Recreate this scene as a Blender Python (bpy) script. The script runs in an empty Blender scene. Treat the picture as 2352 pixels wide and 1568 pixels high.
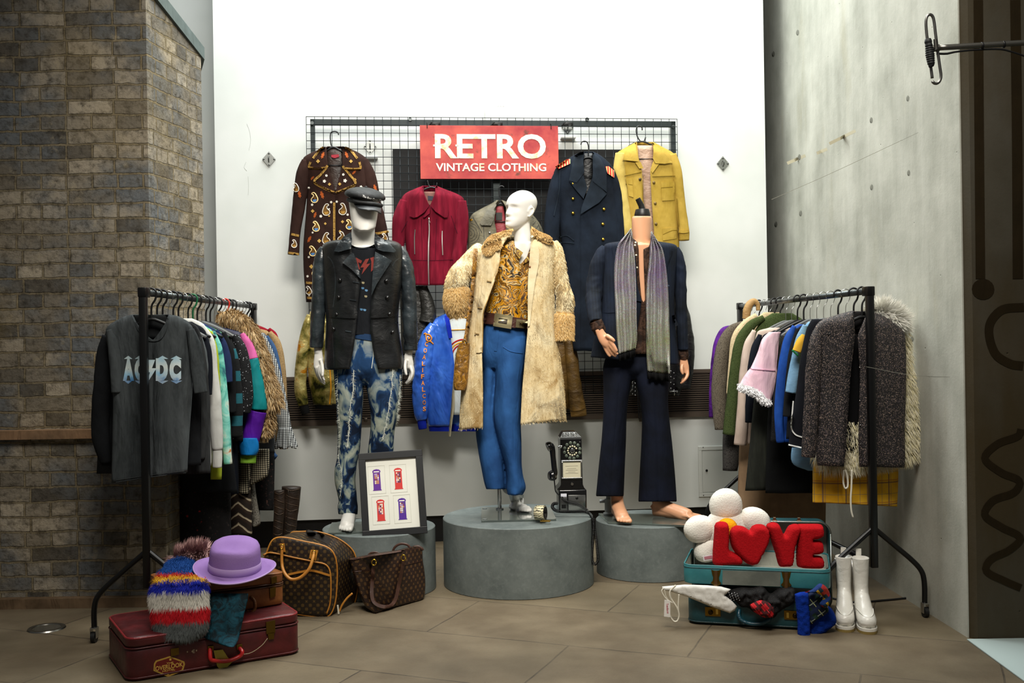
import bpy, bmesh, math, random
from math import sin, cos, pi, radians
from mathutils import Vector, Matrix, noise, geometry
from mathutils.bvhtree import BVHTree

random.seed(7)
SC = bpy.context.scene.collection
# ------------------------------------------------------------------ camera
F, CH, RS = 2400.0, 1.32, 0.016          # focal length in px, lens height in m, camera roll
RC = math.sqrt(1 - RS * RS)
CAM = Vector((0, 0, CH))
cam_d = bpy.data.cameras.new('camera'); cam = bpy.data.objects.new('camera', cam_d); SC.objects.link(cam)
cam_d.sensor_width = 36; cam_d.lens = 36 * F / 2352; cam_d.clip_end = 60
cam.matrix_world = Matrix(((RC, RS, 0, 0), (0, 0, -1, 0), (-RS, RC, 0, CH), (0, 0, 0, 1)))
bpy.context.scene.camera = cam

def P(px, py, D):
    "point at depth D that a measured image position stands for"
    u, v = px - 1176, py - 784
    return Vector(((u * RC - v * RS) * D / F, D, CH - (v * RC + u * RS) * D / F))
def G(px, py, z=0.0):
    "point at height z"
    u, v = px - 1176, py - 784
    D = (CH - z) * F / (v * RC + u * RS)
    return Vector(((u * RC - v * RS) * D / F, D, z))
class K:
    "reads measurements taken in an enlarged crop"
    def __init__(s, x0, y0, k): s.x0, s.y0, s.k = x0, y0, k
    def __call__(s, x, y): return (s.x0 + x / s.k, s.y0 + y / s.k)
    def pts(s, L): return [(s.x0 + p[0] / s.k, s.y0 + p[1] / s.k) + tuple(p[2:]) for p in L]
    def tube(s, L): return [(s.x0 + p[0] / s.k, s.y0 + p[1] / s.k, p[2] / s.k) + tuple(p[3:]) for p in L]
    def rows(s, L): return [(s.y0 + p[0] / s.k, s.x0 + p[1] / s.k, s.x0 + p[2] / s.k) + tuple(p[3:]) for p in L]
KI = K(0, 0, 1)

# ------------------------------------------------------------------ objects
RAW = {}
PLACED = set()
def mk(name, V, Fc, mat=None, parent=None, smooth=True, sharp=None, mats=None, midx=None):
    me = bpy.data.meshes.new(name); me.from_pydata([tuple(v) for v in V], [], Fc)
    for m in (mats or ([mat] if mat else [])): me.materials.append(m)
    if smooth: me.polygons.foreach_set('use_smooth', [True] * len(me.polygons))
    if midx: me.polygons.foreach_set('material_index', midx)
    if sharp: me.set_sharp_from_angle(angle=radians(sharp))
    me.update()
    o = bpy.data.objects.new(name, me); SC.objects.link(o)
    if parent: o.parent = parent
    RAW[o] = (V, Fc)
    return o
def thing(name, label, cat, group=None):
    o = bpy.data.objects.new(name, None); SC.objects.link(o); o.empty_display_size = .05
    return tag(o, label, cat, group)
def tag(o, label, cat, group=None):
    o['label'] = label; o['category'] = cat
    if group: o['group'] = group
    return o
def struct(o):
    o['kind'] = 'structure'; return o
def finish():
    "move every thing's origin to its own base"
    for o in list(bpy.data.objects):
        if o.parent or o in PLACED or o.type not in ('MESH', 'EMPTY') or o.get('kind') == 'structure': continue
        tree = [o] + list(o.children_recursive)
        ms = [c for c in tree if c.type == 'MESH']
        if not ms: continue
        lo = [min(v.co[k] for c in ms for v in c.data.vertices) for k in range(3)]
        hi = [max(v.co[k] for c in ms for v in c.data.vertices) for k in range(3)]
        b = Vector(((lo[0] + hi[0]) / 2, (lo[1] + hi[1]) / 2, lo[2]))
        for d in {c.data for c in ms}: d.transform(Matrix.Translation(-b))
        o.location = b
def join(*VF):
    V, Fc = [], []
    for v, f in VF:
        k = len(V); V += list(v); Fc += [tuple(i + k for i in q) for q in f]
    return V, Fc

# ------------------------------------------------------------------ curves
def cr(pts, m):
    "Catmull-Rom through tuples, m samples, chord parameter"
    n = len(pts)
    if n == 2: return [tuple(a + (b - a) * i / (m - 1) for a, b in zip(*pts)) for i in range(m)]
    d = [0]
    for i in range(1, n): d.append(d[-1] + max(1e-6, math.dist(pts[i][:2], pts[i - 1][:2])))
    out, s = [], 0
    for i in range(m):
        t = d[-1] * i / (m - 1)
        while s < n - 2 and t > d[s + 1]: s += 1
        h = d[s + 1] - d[s]; u = (t - d[s]) / h
        p = []
        for k in range(len(pts[0])):
            def sl(j):
                if j == 0: return (pts[1][k] - pts[0][k]) / (d[1] - d[0])
                if j == n - 1: return (pts[-1][k] - pts[-2][k]) / (d[-1] - d[-2])
                return (pts[j + 1][k] - pts[j - 1][k]) / (d[j + 1] - d[j - 1])
            a, b, ta, tb = pts[s][k], pts[s + 1][k], sl(s) * h, sl(s + 1) * h
            p.append((2*u**3-3*u*u+1)*a + (u**3-2*u*u+u)*ta + (-2*u**3+3*u*u)*b + (u**3-u*u)*tb)
        out.append(tuple(p))
    return out
def lerp_tab(tab, y):
    "piecewise linear table of (y, a, b ...)"
    if y <= tab[0][0]: return tab[0][1:]
    for a, b in zip(tab, tab[1:]):
        if y <= b[0]:
            u = (y - a[0]) / (b[0] - a[0] + 1e-9)
            return tuple(p + (q - p) * u for p, q in zip(a[1:], b[1:]))
    return tab[-1][1:]
def smooth_poly(pts, m=60):
    return cr(list(pts) + [pts[0]], m + 1)[:-1]

# ------------------------------------------------------------------ shapes
def loft(rings, closed=True, cap=False):
    n = len(rings[0]); V = [v for r in rings for v in r]; Fc = []
    for i in range(len(rings) - 1):
        for j in range(n if closed else n - 1):
            k = (j + 1) % n
            Fc.append((i*n+j, i*n+k, (i+1)*n+k, (i+1)*n+j))
    if cap:
        Fc.append(tuple(range(n))[::-1]); Fc.append(tuple((len(rings)-1)*n + j for j in range(n)))
    return V, Fc
def fb(x, y, z): return noise.noise(Vector((x, y, z)))
def spow(c, p): return math.copysign(abs(c) ** p, c)

def vol(rows, D, t, n=40, m=40, e=2.3, gap=None, fold=(0, 9, 1.5), seed=0, tb=None, cap=True, auto=True, hem=0.0, tilt=0.0, lean=0.0, sk=0.0):
    """body of a garment or figure: rows (y, x_left, x_right[, depth factor]) measured at depth D; t = half depth in m.
    gap: (y, x_left, x_right) of a front opening. Returns V, F"""
    tb = tb or t
    rows = [r if len(r) > 3 else tuple(r) + (1.0,) for r in rows]
    rr = cr(rows, m)
    wmax = max(r[2] - r[1] for r in rr)
    seen = 0
    rings = []
    for i, (y, xl, xr, k) in enumerate(rr):
        if auto:
            seen = max(seen, (xr - xl) / wmax); k *= min(1, .35 + .75 * seen) if seen < .9 else 1
        xm, hw = (xl + xr) / 2, max(.3, (xr - xl) / 2)
        a0, a1 = 0.0, 2 * pi
        if gap:
            gl, gr = lerp_tab(gap, y)
            kl = max(-.995, min(.995, (gl - xm) / hw)); kr = max(-.995, min(.995, (gr - xm) / hw))
            al, ar = math.acos(spow(kl, e / 2)), math.acos(spow(kr, e / 2))
            a0, a1 = ar, al - 2 * pi
        ring = []
        for j in range(n):
            a = a0 + (a1 - a0) * (j / (n - 1) if gap else j / n)
            c, s = spow(cos(a), 2 / e), spow(sin(a), 2 / e)
            p = P(xm + hw * c, y + sk * c * i / m, D + tilt * c + lean * i / m)
            dd = (t if s > 0 else tb) * k * s
            if fold[0]:
                f = fb(p.x * fold[1] + seed * 7.3, p.z * fold[2] + fb(p.x * 3, p.z * 2, seed) * .5, seed + (0 if s > 0 else 5))
                dd += fold[0] * f * min(1, i / m * 4) * (1 if s > -.1 else .3)
                f2 = fb(p.x * fold[1] * 2.5 + p.z * 3, p.z * fold[2] * 4, seed + 9)
                dd += fold[0] * .35 * f2
            p = CAM + (p - CAM) * ((p.y - dd) / p.y)
            if hem and i > m * .85: p.z += hem * fb(p.x * 12, seed, 3) * (i / m - .85) / .15
            ring.append(p)
        rings.append(ring)
    return loft(rings, not gap, cap and not gap)

def tubev(path, D=None, n=20, m=36, flat=1.0, wr=(0, 1), seed=0, hollow=False, capend=True):
    "limb, sleeve or cable from (x, y, r[, D]) measured at depth D"
    pp = [tuple(p[:3]) + ((p[3] if len(p) > 3 else D),) for p in path]
    pp = cr(pp, m)
    C = [P(p[0], p[1], p[3]) for p in pp]; R = [max(.0004, p[2] * p[3] / F) for p in pp]
    return tube3(C, R, n, flat, wr, seed, hollow)
def tube3(C, R, n=16, flat=1.0, wr=(0, 1), seed=0, hollow=False):
    m = len(C); rings = []; L = 0
    side0 = None
    for i in range(m):
        T = (C[min(i + 1, m - 1)] - C[max(i - 1, 0)]).normalized()
        if side0 is None:
            ref = Vector((0, -1, 0)) if abs(T.y) < .9 else Vector((0, 0, 1))
            side0 = T.cross(ref).normalized()
        side = (side0 - T * side0.dot(T)).normalized(); side0 = side
        dep = side.cross(T)
        if i: L += (C[i] - C[i - 1]).length
        ring = []
        for j in range(n):
            a = 2 * pi * j / n
            r = R[i]
            if wr[0]:
                w = fb(L * wr[1] + .6 * sin(a + seed), cos(a) * .9 + seed * 3.1, sin(a) * .9)
                w2 = fb(L * wr[1] * 2.3, cos(a) * 2 + seed, sin(a) * 2 + 4)
                r *= 1 + wr[0] * (1 - 2 * abs(w)) * 1.2 - wr[0] * .6 + wr[0] * .5 * w2
            ring.append(C[i] + side * (r * cos(a)) + dep * (r * flat * sin(a)))
        rings.append(ring)
    if hollow:
        ce = C[-1]; T = (C[-1] - C[-2]).normalized()
        rings.append([ce + (p - ce) * .88 + T * .001 for p in rings[-1]])
        rings.append([ce + (p - ce) * .8 - T * min(.05, L * .3) for p in rings[m - 1]])
    return loft(rings, True, True)
def wire(pts, r, n=8, m=None):
    pts = [Vector(p) for p in pts]
    if m:
        pts = [Vector(q) for q in cr([(p.x, p.z, p.y) for p in pts], m)]
        pts = [Vector((q[0], q[2], q[1])) for q in pts]
    return tube3(pts, [r] * len(pts) if not isinstance(r, (list, tuple)) else list(r), n)
def lathe(prof, c, n=48, cap=True, sq=1.0):
    "profile (r, z) turned about the vertical through c"
    rings = [[c + Vector((r * cos(2*pi*j/n), r * sq * sin(2*pi*j/n), z)) for j in range(n)] for r, z in prof]
    return loft(rings, True, cap)
def frame(o, ux, uy, uz=None):
    ux = Vector(ux).normalized(); uy = Vector(uy).normalized()
    uz = Vector(uz).normalized() if uz is not None else ux.cross(uy)
    return Vector(o), ux, uy, uz
def inF(fr, x, y, z): return fr[0] + fr[1] * x + fr[2] * y + fr[3] * z
def boxv(fr, x0, x1, y0, y1, z0, z1, bev=0.0, seg=2):
    bm = bmesh.new(); bmesh.ops.create_cube(bm, size=1)
    for v in bm.verts: v.co = Vector((x0 + (v.co.x + .5) * (x1-x0), y0 + (v.co.y + .5) * (y1-y0), z0 + (v.co.z + .5) * (z1-z0)))
    if bev: bmesh.ops.bevel(bm, geom=bm.edges[:], offset=bev, segments=seg, affect='EDGES', profile=.5)
    V, Fc = bm_out(bm)
    return [inF(fr, *v) for v in V], Fc
def bm_out(bm):
    bm.verts.index_update(); V = [v.co.copy() for v in bm.verts]; Fc = [tuple(v.index for v in f.verts) for f in bm.faces]; bm.free()
    return V, Fc
def rbox(fr, w, d, h, r, bev=.008, seg=8, z0=0, inset=0):
    "suitcase-like body: rounded rectangle w x d in plan, height h"
    def ring(z, s):
        out = []
        for cx, cy, a0 in ((w-r, d-r, 0), (r, d-r, 90), (r, r, 180), (w-r, r, 270)):
            for k in range(seg + 1):
                a = radians(a0 + 90 * k / seg); out.append(inF(fr, cx + (r - s) * cos(a), cy + (r - s) * sin(a), z))
        return out
    prof = [(z0, bev*1.5), (z0+bev*.3, bev*.4), (z0 + bev, 0), (z0 + h*.33, 0), (z0 + h*.66, 0), (z0 + h - bev, 0), (z0 + h - bev*.3, bev*.4), (z0 + h, bev*1.5)]
    return loft([ring(z, s + inset) for z, s in prof], True, True)
def prism(pts3, off):
    "polygon given as world points, thickened by the vector off"
    n = len(pts3); V = [Vector(p) for p in pts3] + [Vector(p) + off for p in pts3]
    return V, [tuple(range(n)), tuple(range(2*n-1, n-1, -1))] + [(i, n+i, n+(i+1) % n, (i+1) % n) for i in range(n)]
def ball(c, r, n=16, sx=1, sy=1, sz=1):
    bm = bmesh.new(); bmesh.ops.create_uvsphere(bm, u_segments=n, v_segments=max(6, n//2), radius=1)
    V, Fc = bm_out(bm)
    return [Vector(c) + Vector((v.x*r*sx, v.y*r*sy, v.z*r*sz)) for v in V], Fc

# ------------------------------------------------------------------ cloth laid on a surface
def bvh(*objs):
    V, Fc = join(*[RAW[o] for o in objs])
    return BVHTree.FromPolygons([tuple(v) for v in V], Fc)
def hit(tree, x, y, Dfb):
    d = (P(x, y, 1.0) - CAM).normalized()
    if tree is not None:
        h = tree.ray_cast(CAM, d)
        if h[0] is not None: return h[0]
    return P(x, y, Dfb)
def fill2d(pts, step):
    pts = [Vector(p[:2]) for p in pts]; out = []
    for a, b in zip(pts, pts[1:] + pts[:1]):
        k = max(1, int((b - a).length / step))
        out += [a + (b - a) * i / k for i in range(k)]
    n = len(out)
    x0, x1 = min(p.x for p in out), max(p.x for p in out); y0, y1 = min(p.y for p in out), max(p.y for p in out)
    def inside(q):
        c = False
        for a, b in zip(out, out[1:] + out[:1]):
            if (a.y > q.y) != (b.y > q.y) and q.x < (b.x - a.x) * (q.y - a.y) / (b.y - a.y) + a.x: c = not c
        return c
    grid = []
    y = y0 + step * .5; k = 0
    while y < y1:
        x = x0 + step * (.5 if k % 2 else .1)
        while x < x1:
            q = Vector((x, y))
            if inside(q) and min((q - a).length for a in out) > step * .45: grid.append(q)
            x += step
        y += step * .87; k += 1
    r = geometry.delaunay_2d_cdt(out + grid, [], [list(range(n))], 1, 1e-4)
    return r[0], r[2]
def patch(name, pts, tree, D, mat, parent=None, off=.004, th=.004, step=6, smooth=0, maxd=.12, bulge=0.0):
    "a piece of cloth (lapel, pocket, strap, applique) lying on the surface below it"
    if smooth: pts = smooth_poly(pts, smooth)
    v2, f2 = fill2d(pts, step)
    H = [hit(tree, p.x, p.y, D) for p in v2]
    ys = sorted(h.y for h in H); med = ys[len(ys) // 4]
    b = [Vector(p[:2]) for p in pts]
    top, bot = [], []
    for p, h in zip(v2, H):
        if abs(h.y - med) > maxd: h = P(p.x, p.y, med)
        d = (CAM - h).normalized()
        extra = 0
        if bulge:
            e = min((p - q).length for q in b); extra = bulge * min(1, e / 12.0)
        top.append(h + d * (off + th + extra)); bot.append(h + d * (off - .002))
    n = len(v2)
    Fc = []; cnt = {}
    for f in f2:
        Fc.append(tuple(f))
        for a, c in zip(f, list(f[1:]) + [f[0]]): cnt[(a, c)] = 1
    Fc += [tuple(n + i for i in reversed(f)) for f in f2]
    for (a, c) in list(cnt):
        if (c, a) not in cnt: Fc.append((a, a + n, c + n, c))
    # faces towards the camera
    if f2:
        a, c, d = (top[i] for i in f2[0][:3])
        if (c - a).cross(d - a).dot(CAM - a) < 0: Fc = [tuple(reversed(f)) for f in Fc]
    return mk(name, top + bot, Fc, mat, parent, True, 50)
def strip(name, line, w, tree, D, mat, parent=None, off=.004, th=.003, step=6):
    "band of width w px along a line of positions"
    q = cr(line, max(4, len(line) * 5)) if len(line) > 2 else cr(line, 6)
    L, R_ = [], []
    for i in range(len(q)):
        a, b = q[max(0, i-1)], q[min(len(q)-1, i+1)]
        dx, dy = b[0]-a[0], b[1]-a[1]; l = math.hypot(dx, dy) or 1
        ww = q[i][2] if len(q[i]) > 2 else w
        L.append((q[i][0] - dy/l*ww/2, q[i][1] + dx/l*ww/2)); R_.append((q[i][0] + dy/l*ww/2, q[i][1] - dx/l*ww/2))
    return patch(name, L + R_[::-1], tree, D, mat, parent, off, th, step)
def cordon(name, line, r, tree, D, mat, parent=None, off=.002, closed=False, m=None):
    "round cord of r px laid along a line on the surface"
    line = [p[:2] for p in line]
    if closed: line = line + [line[0]]
    q = cr(line, m or max(8, len(line) * 3))
    C = []
    for x, y in q:
        h = hit(tree, x, y, D); C.append(h + (CAM - h).normalized() * off)
    return mk(name, *tube3(C, [r * D / F] * len(C), 6), mat, parent)
def button(name, x, y, r, tree, D, mat, parent, dome=.4, off=.004):
    h = hit(tree, x, y, D); R = r * h.y / F; d = (CAM - h).normalized()
    fr = frame(h + d * off, (1, 0, 0), (0, 0, 1), d)
    rings = []
    for rr, zz in ((1, -.25), (1, .1), (.92, .25), (.7, .25 + dome*.5), (.35, .25 + dome*.9), (.05, .25 + dome)):
        rings.append([inF(fr, R*rr*cos(2*pi*j/14), R*rr*sin(2*pi*j/14), R*zz) for j in range(14)])
    V, Fc = loft(rings, True, True)
    return mk(name, V, Fc, mat, parent)
_DG = None
def text_mesh(s, bold=0.0, size=1.0, shear=0.0, ext=0.0, spacing=1.0):
    "outline letters as a mesh in its own xy plane, centred; returns V, F, width, height"
    cu = bpy.data.curves.new('t', 'FONT'); cu.body = s; cu.size = size; cu.offset = bold; cu.extrude = ext; cu.shear = shear
    cu.space_character = spacing; cu.resolution_u = 4
    o = bpy.data.objects.new('t', cu); SC.objects.link(o)
    dg = bpy.context.evaluated_depsgraph_get(); dg.update()
    me = bpy.data.meshes.new_from_object(o.evaluated_get(dg))
    V = [v.co.copy() for v in me.vertices]; Fc = [tuple(p.vertices) for p in me.polygons]
    bpy.data.objects.remove(o); bpy.data.curves.remove(cu); bpy.data.meshes.remove(me)
    x0, x1 = min(v.x for v in V), max(v.x for v in V); y0, y1 = min(v.y for v in V), max(v.y for v in V)
    V = [Vector((v.x - (x0+x1)/2, v.y - (y0+y1)/2, v.z)) for v in V]
    return V, Fc, x1 - x0, y1 - y0
def text_in(name, s, fr, w, h, mat, parent, ext=.001, bold=0.0, spacing=1.0):
    "lettering w x h (m) centred in a frame (x along, y up, z out)"
    V, Fc, tw, th = text_mesh(s, bold, 1.0, 0, ext / max(w, .001) * 3, spacing)
    zz = [v.z for v in V]; zr = max(zz) - min(zz) or 1
    V = [inF(fr, v.x * w / tw, v.y * h / th, (v.z - min(zz)) / zr * ext) for v in V]
    return mk(name, V, Fc, mat, parent, False)
def text_on(name, s, cx, cy, w, h, tree, D, mat, parent, off=.004, rot=0.0, bold=0.0, edge=6.0, mapf=None):
    "lettering w x h px lying on cloth"
    V, Fc, tw, th = text_mesh(s, bold)
    bm = bmesh.new(); vs = [bm.verts.new((v.x * w / tw, -v.y * h / th, 0)) for v in V]
    for f in Fc:
        try: bm.faces.new([vs[i] for i in f])
        except ValueError: pass
    bmesh.ops.triangulate(bm, faces=bm.faces[:])
    for _ in range(4):
        L = [e for e in bm.edges if e.calc_length() > edge]
        if not L: break
        bmesh.ops.subdivide_edges(bm, edges=L, cuts=1)
        bmesh.ops.triangulate(bm, faces=bm.faces[:])
    V, Fc = bm_out(bm); out = []
    for v in V:
        x, y = v.x, v.y
        if mapf: x, y = mapf(x, y)
        x, y = x * cos(rot) - y * sin(rot), x * sin(rot) + y * cos(rot)
        q = hit(tree, cx + x, cy + y, D); out.append(q + (CAM - q).normalized() * off)
    return mk(name, out, Fc, mat, parent, False)
def remesh(name, VF, voxel, mat, parent=None, it=4, fac=.5):
    V, Fc = VF
    me = bpy.data.meshes.new('r'); me.from_pydata([tuple(v) for v in V], [], Fc); me.update()
    bm = bmesh.new(); bm.from_mesh(me); bmesh.ops.recalc_face_normals(bm, faces=bm.faces[:]); bm.to_mesh(me); bm.free()
    o = bpy.data.objects.new('r', me); SC.objects.link(o)
    a = o.modifiers.new('a', 'REMESH'); a.mode = 'VOXEL'; a.voxel_size = voxel; a.adaptivity = 0
    if it: b = o.modifiers.new('b', 'SMOOTH'); b.iterations = it; b.factor = fac
    dg = bpy.context.evaluated_depsgraph_get(); dg.update()
    m2 = bpy.data.meshes.new_from_object(o.evaluated_get(dg))
    V = [v.co.copy() for v in m2.vertices]; Fc = [tuple(p.vertices) for p in m2.polygons]
    bpy.data.objects.remove(o); bpy.data.meshes.remove(me); bpy.data.meshes.remove(m2)
    return mk(name, V, Fc, mat, parent)
def solid(o, th=.005):
    m = o.modifiers.new('s', 'SOLIDIFY'); m.thickness = th; m.offset = 0; return o
def fur(name, src, mats, count, length, width, parent, pick=None, droop=(0, 0, -1), dk=.6, where=None, seed=1, spread=.5, cam_side=False, lay=1.0):
    "pile made of thin tapering tufts growing out of the surfaces in src (list of (V, F))"
    rnd = random.Random(seed); fixed = []
    for v_, f_ in src:
        ce = sum(v_, Vector()) / len(v_)
        s6 = sum((v_[f[0]]-ce).dot((v_[f[1]]-ce).cross(v_[f[2]]-ce)) + ((v_[f[0]]-ce).dot((v_[f[2]]-ce).cross(v_[f[3]]-ce)) if len(f) > 3 else 0) for f in [tuple(q[:4]) for q in f_]) if not cam_side else 0
        if s6 < 0: f_ = [tuple(reversed(q)) for q in f_]
        fixed.append((v_, f_))
    V, Fc = join(*fixed)
    tris = []
    for f in Fc:
        for i in range(1, len(f) - 1): tris.append((f[0], f[i], f[i+1]))
    cum, tot, N = [], 0, []
    for a, b, c in tris:
        nn = (V[b] - V[a]).cross(V[c] - V[a]); tot += nn.length; cum.append(tot); N.append(nn)
    import bisect
    oV, oF, mi = [], [], []
    dr = Vector(droop); made = 0; tries = 0
    while made < count and tries < count * 6:
        tries += 1
        i = bisect.bisect_left(cum, rnd.random() * tot); i = min(i, len(tris)-1)
        a, b, c = tris[i]; u, v = rnd.random(), rnd.random()
        if u + v > 1: u, v = 1-u, 1-v
        p = V[a] + (V[b]-V[a])*u + (V[c]-V[a])*v
        if where and not where(p): continue
        nn = N[i].normalized()
        if cam_side and nn.dot(CAM - p) < 0: nn = -nn
        L = length * rnd.uniform(.55, 1.15)
        cl = Vector((fb(p.x*28, p.y*28, p.z*28+seed), fb(p.x*28+9, p.y*28, p.z*28), fb(p.x*28, p.y*28+9, p.z*28)))
        d1 = (nn * lay + cl * spread + Vector((rnd.uniform(-1, 1), rnd.uniform(-1, 1), rnd.uniform(-1, 1))) * spread * .5 + dr * dk * .4).normalized()
        d2 = (d1 + dr * dk).normalized()
        s = d1.cross((CAM - p).normalized())
        s = (s if s.length > .1 else d1.orthogonal()).normalized()
        w = width * rnd.uniform(.7, 1.3); k = len(oV)
        q1 = p + d1 * L * .5; q2 = q1 + d2 * L * .5
        oV += [p - s*w - nn*.001, p + s*w - nn*.001, q1 + s*w*.7, q1 - s*w*.7, q2]
        oF += [(k, k+1, k+2, k+3), (k+3, k+2, k+4)]
        m = pick(p, rnd) if pick else rnd.randrange(len(mats)); mi += [m, m]
        made += 1
    return mk(name, oV, oF, None, parent, False, None, mats, mi)
# ------------------------------------------------------------------ materials
def lin(h):
    if not isinstance(h, str): return tuple(h)[:3] + (1,)
    h = h.lstrip('#'); c = [int(h[i:i+2], 16) / 255 for i in (0, 2, 4)]
    return tuple(x / 12.92 if x <= .04045 else ((x + .055) / 1.055) ** 2.4 for x in c) + (1,)
class N:
    def __init__(s, name, color='#808080', rough=.8, metal=0, spec=.3, sheen=0, coat=0):
        s.m = bpy.data.materials.new(name); s.m.use_nodes = True; s.t = s.m.node_tree; s.b = s.t.nodes['Principled BSDF']
        s.set('Base Color', lin(color)); s.set('Roughness', rough); s.set('Metallic', metal); s.set('Specular IOR Level', spec)
        if sheen: s.set('Sheen Weight', sheen); s.set('Sheen Roughness', .5)
        if coat: s.set('Coat Weight', coat); s.set('Coat Roughness', .15)
    def set(s, k, v):
        i = s.b.inputs[k]
        if isinstance(v, bpy.types.NodeSocket): s.t.links.new(v, i)
        else: i.default_value = v
        return s
    def a(s, typ, ins=None, **pr):
        n = s.t.nodes.new('ShaderNode' + typ)
        for k, v in pr.items(): setattr(n, k, v)
        for k, v in (ins or {}).items():
            i = n.inputs[k]
            if isinstance(v, bpy.types.NodeSocket): s.t.links.new(v, i)
            else: i.default_value = v
        return n
    def co(s): return s.a('TexCoord').outputs['Object']
    def map(s, v=None, sc=(1, 1, 1), rot=(0, 0, 0), loc=(0, 0, 0)):
        return s.a('Mapping', {0: v or s.co(), 1: loc, 2: rot, 3: sc}).outputs[0]
    def noise(s, sc, det=3, v=None, r=.55, dist=0):
        return s.a('TexNoise', {'Vector': v or s.co(), 'Scale': sc, 'Detail': det, 'Roughness': r, 'Distortion': dist}).outputs[0]
    def vor(s, sc, v=None, feat='F1', out=0, rnd=1.0):
        n = s.a('TexVoronoi', {'Vector': v or s.co(), 'Scale': sc}, feature=feat)
        n.inputs['Randomness'].default_value = rnd
        return n.outputs[out]
    def wave(s, sc, axis='X', v=None, dist=0, dsc=1, det=1, prof='SIN', typ='BANDS'):
        n = s.a('TexWave', {'Vector': v or s.co(), 'Scale': sc, 'Distortion': dist, 'Detail Scale': dsc, 'Detail': det}, wave_type=typ, wave_profile=prof)
        if typ == 'BANDS': n.bands_direction = axis
        return n.outputs[1]
    def ramp(s, f, stops, mode='LINEAR'):
        n = s.a('ValToRGB', {0: f}); n.color_ramp.interpolation = mode; e = n.color_ramp.elements
        while len(e) < len(stops): e.new(.5)
        for x, (p, c) in zip(e, stops): x.position = p; x.color = lin(c) if isinstance(c, str) else (c, c, c, 1)
        return n.outputs[0]
    def math(s, op, a, b=0.0, c=0.0): return s.a('Math', {0: a, 1: b, 2: c}, operation=op).outputs[0]
    def mix(s, f, a, b, bl='MIX'):
        n = s.a('Mix', data_type='RGBA', blend_type=bl)
        for k, v in ((0, f), (6, a), (7, b)):
            if isinstance(v, str): v = lin(v)
            if isinstance(v, bpy.types.NodeSocket): s.t.links.new(v, n.inputs[k])
            else: n.inputs[k].default_value = v
        return n.outputs[2]
    def xyz(s, v=None):
        n = s.a('SeparateXYZ', {0: v or s.co()}); return n.outputs
    def bump(s, h, st=.3, d=.01):
        s._n = s.a('Bump', {'Height': h, 'Strength': st, 'Distance': d, **({'Normal': s._n} if hasattr(s, '_n') else {})}).outputs[0]
        s.set('Normal', s._n); return s
    def col(s, c): return s.set('Base Color', c)
_C = {}
def cached(fn):
    def w(*a, **k):
        key = (fn.__name__, a, tuple(sorted(k.items())))
        if key not in _C: _C[key] = fn(*a, **k)
        return _C[key]
    return w
@cached
def plain(c, rough=.6, metal=0, spec=.4, coat=0): return N('plain', c, rough, metal, spec, 0, coat).m
@cached
def cloth(c, var=.25, weave=500, fold=.25, rough=.9, sheen=.0, c2=None):
    m = N('cloth', c, rough, 0, .15, sheen)
    n = m.noise(7, 4)
    m.col(m.mix(m.ramp(n, [(.35, 0), (.65, 1)]), c, c2 or tuple(x * (1 + var) for x in lin(c)[:3]) + (1,)))
    m.bump(m.noise(weave, 2), .25, .002); m.bump(m.noise(14, 3, m.map(sc=(1, 1, .35)), .5, .5), fold * 1.4, .018)
    return m.m
@cached
def leather(c, rough=.38, c2=None, crack=.25, spec=.5, fold=.45, scf=16):
    m = N('leather', c, rough, 0, spec)
    n = m.noise(9, 5)
    m.col(m.mix(m.ramp(n, [(.4, 0), (.72, 1)]), c, c2 or c))
    m.set('Roughness', m.math('MULTIPLY_ADD', m.noise(30, 3), .25, rough - .1))
    m.bump(m.vor(260, feat='DISTANCE_TO_EDGE'), .12, .003); m.bump(m.noise(scf, 4, m.map(sc=(1, 1, 1.6)), .6, .6), fold, .014)
    return m.m
@cached
def velvet(c, c2, sc=18):
    m = N('velvet', c, .75, 0, .2, .0)
    m.col(m.ramp(m.noise(sc, 4, None, .6, 1.5), [(.38, c), (.62, c2)])); m.bump(m.noise(sc, 3, None, .6, 1.2), .4, .01)
    return m.m
@cached
def denim(c, c2):
    m = N('denim', c, .85, 0, .15)
    w = m.wave(420, 'DIAGONAL')
    m.col(m.mix(m.ramp(m.noise(6, 5), [(.35, 0), (.7, 1)]), m.mix(w, c, c2), c2)); m.bump(w, .15, .002)
    m.bump(m.noise(12, 3, m.map(sc=(1, 1, .4))), .3, .015)
    return m.m
@cached
def tweed(c, c2, c3=None, sc=260):
    m = N('tweed', c, .95, 0, .1)
    n = m.noise(sc, 2, None, .8)
    m.col(m.ramp(n, [(.4, c), (.52, c2), (.64, c3 or c2)])); m.bump(n, .5, .004); m.bump(m.noise(15, 3), .25, .012)
    return m.m
@cached
def furm(c, c2=None):
    m = N('fur', c, .8, 0, .15)
    m.col(m.mix(m.noise(45, 3), c, c2 or c)); return m.m
@cached
def check(c, c2, c3, sc):
    "woven check"
    m = N('check', c, .9, 0, .15)
    x, y, z = m.xyz()
    a = m.math('PINGPONG', m.math('MULTIPLY', x, sc), 1.0); b = m.math('PINGPONG', m.math('MULTIPLY', z, sc), 1.0)
    a = m.math('GREATER_THAN', a, .5); b = m.math('GREATER_THAN', b, .5)
    s_ = m.math('MULTIPLY', m.math('ADD', a, b), .5)
    m.col(m.ramp(s_, [(0, c), (.3, c2), (.75, c3)], 'CONSTANT')); m.bump(m.noise(16, 3), .3, .012)
    return m.m
@cached
def steel(c='#b8b8b6', rough=.25): return N('metal', c, rough, 1, .5).m
@cached
def enamel(c, rough=.25): return N('enamel', c, rough, 0, .5, 0, .3).m
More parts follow.
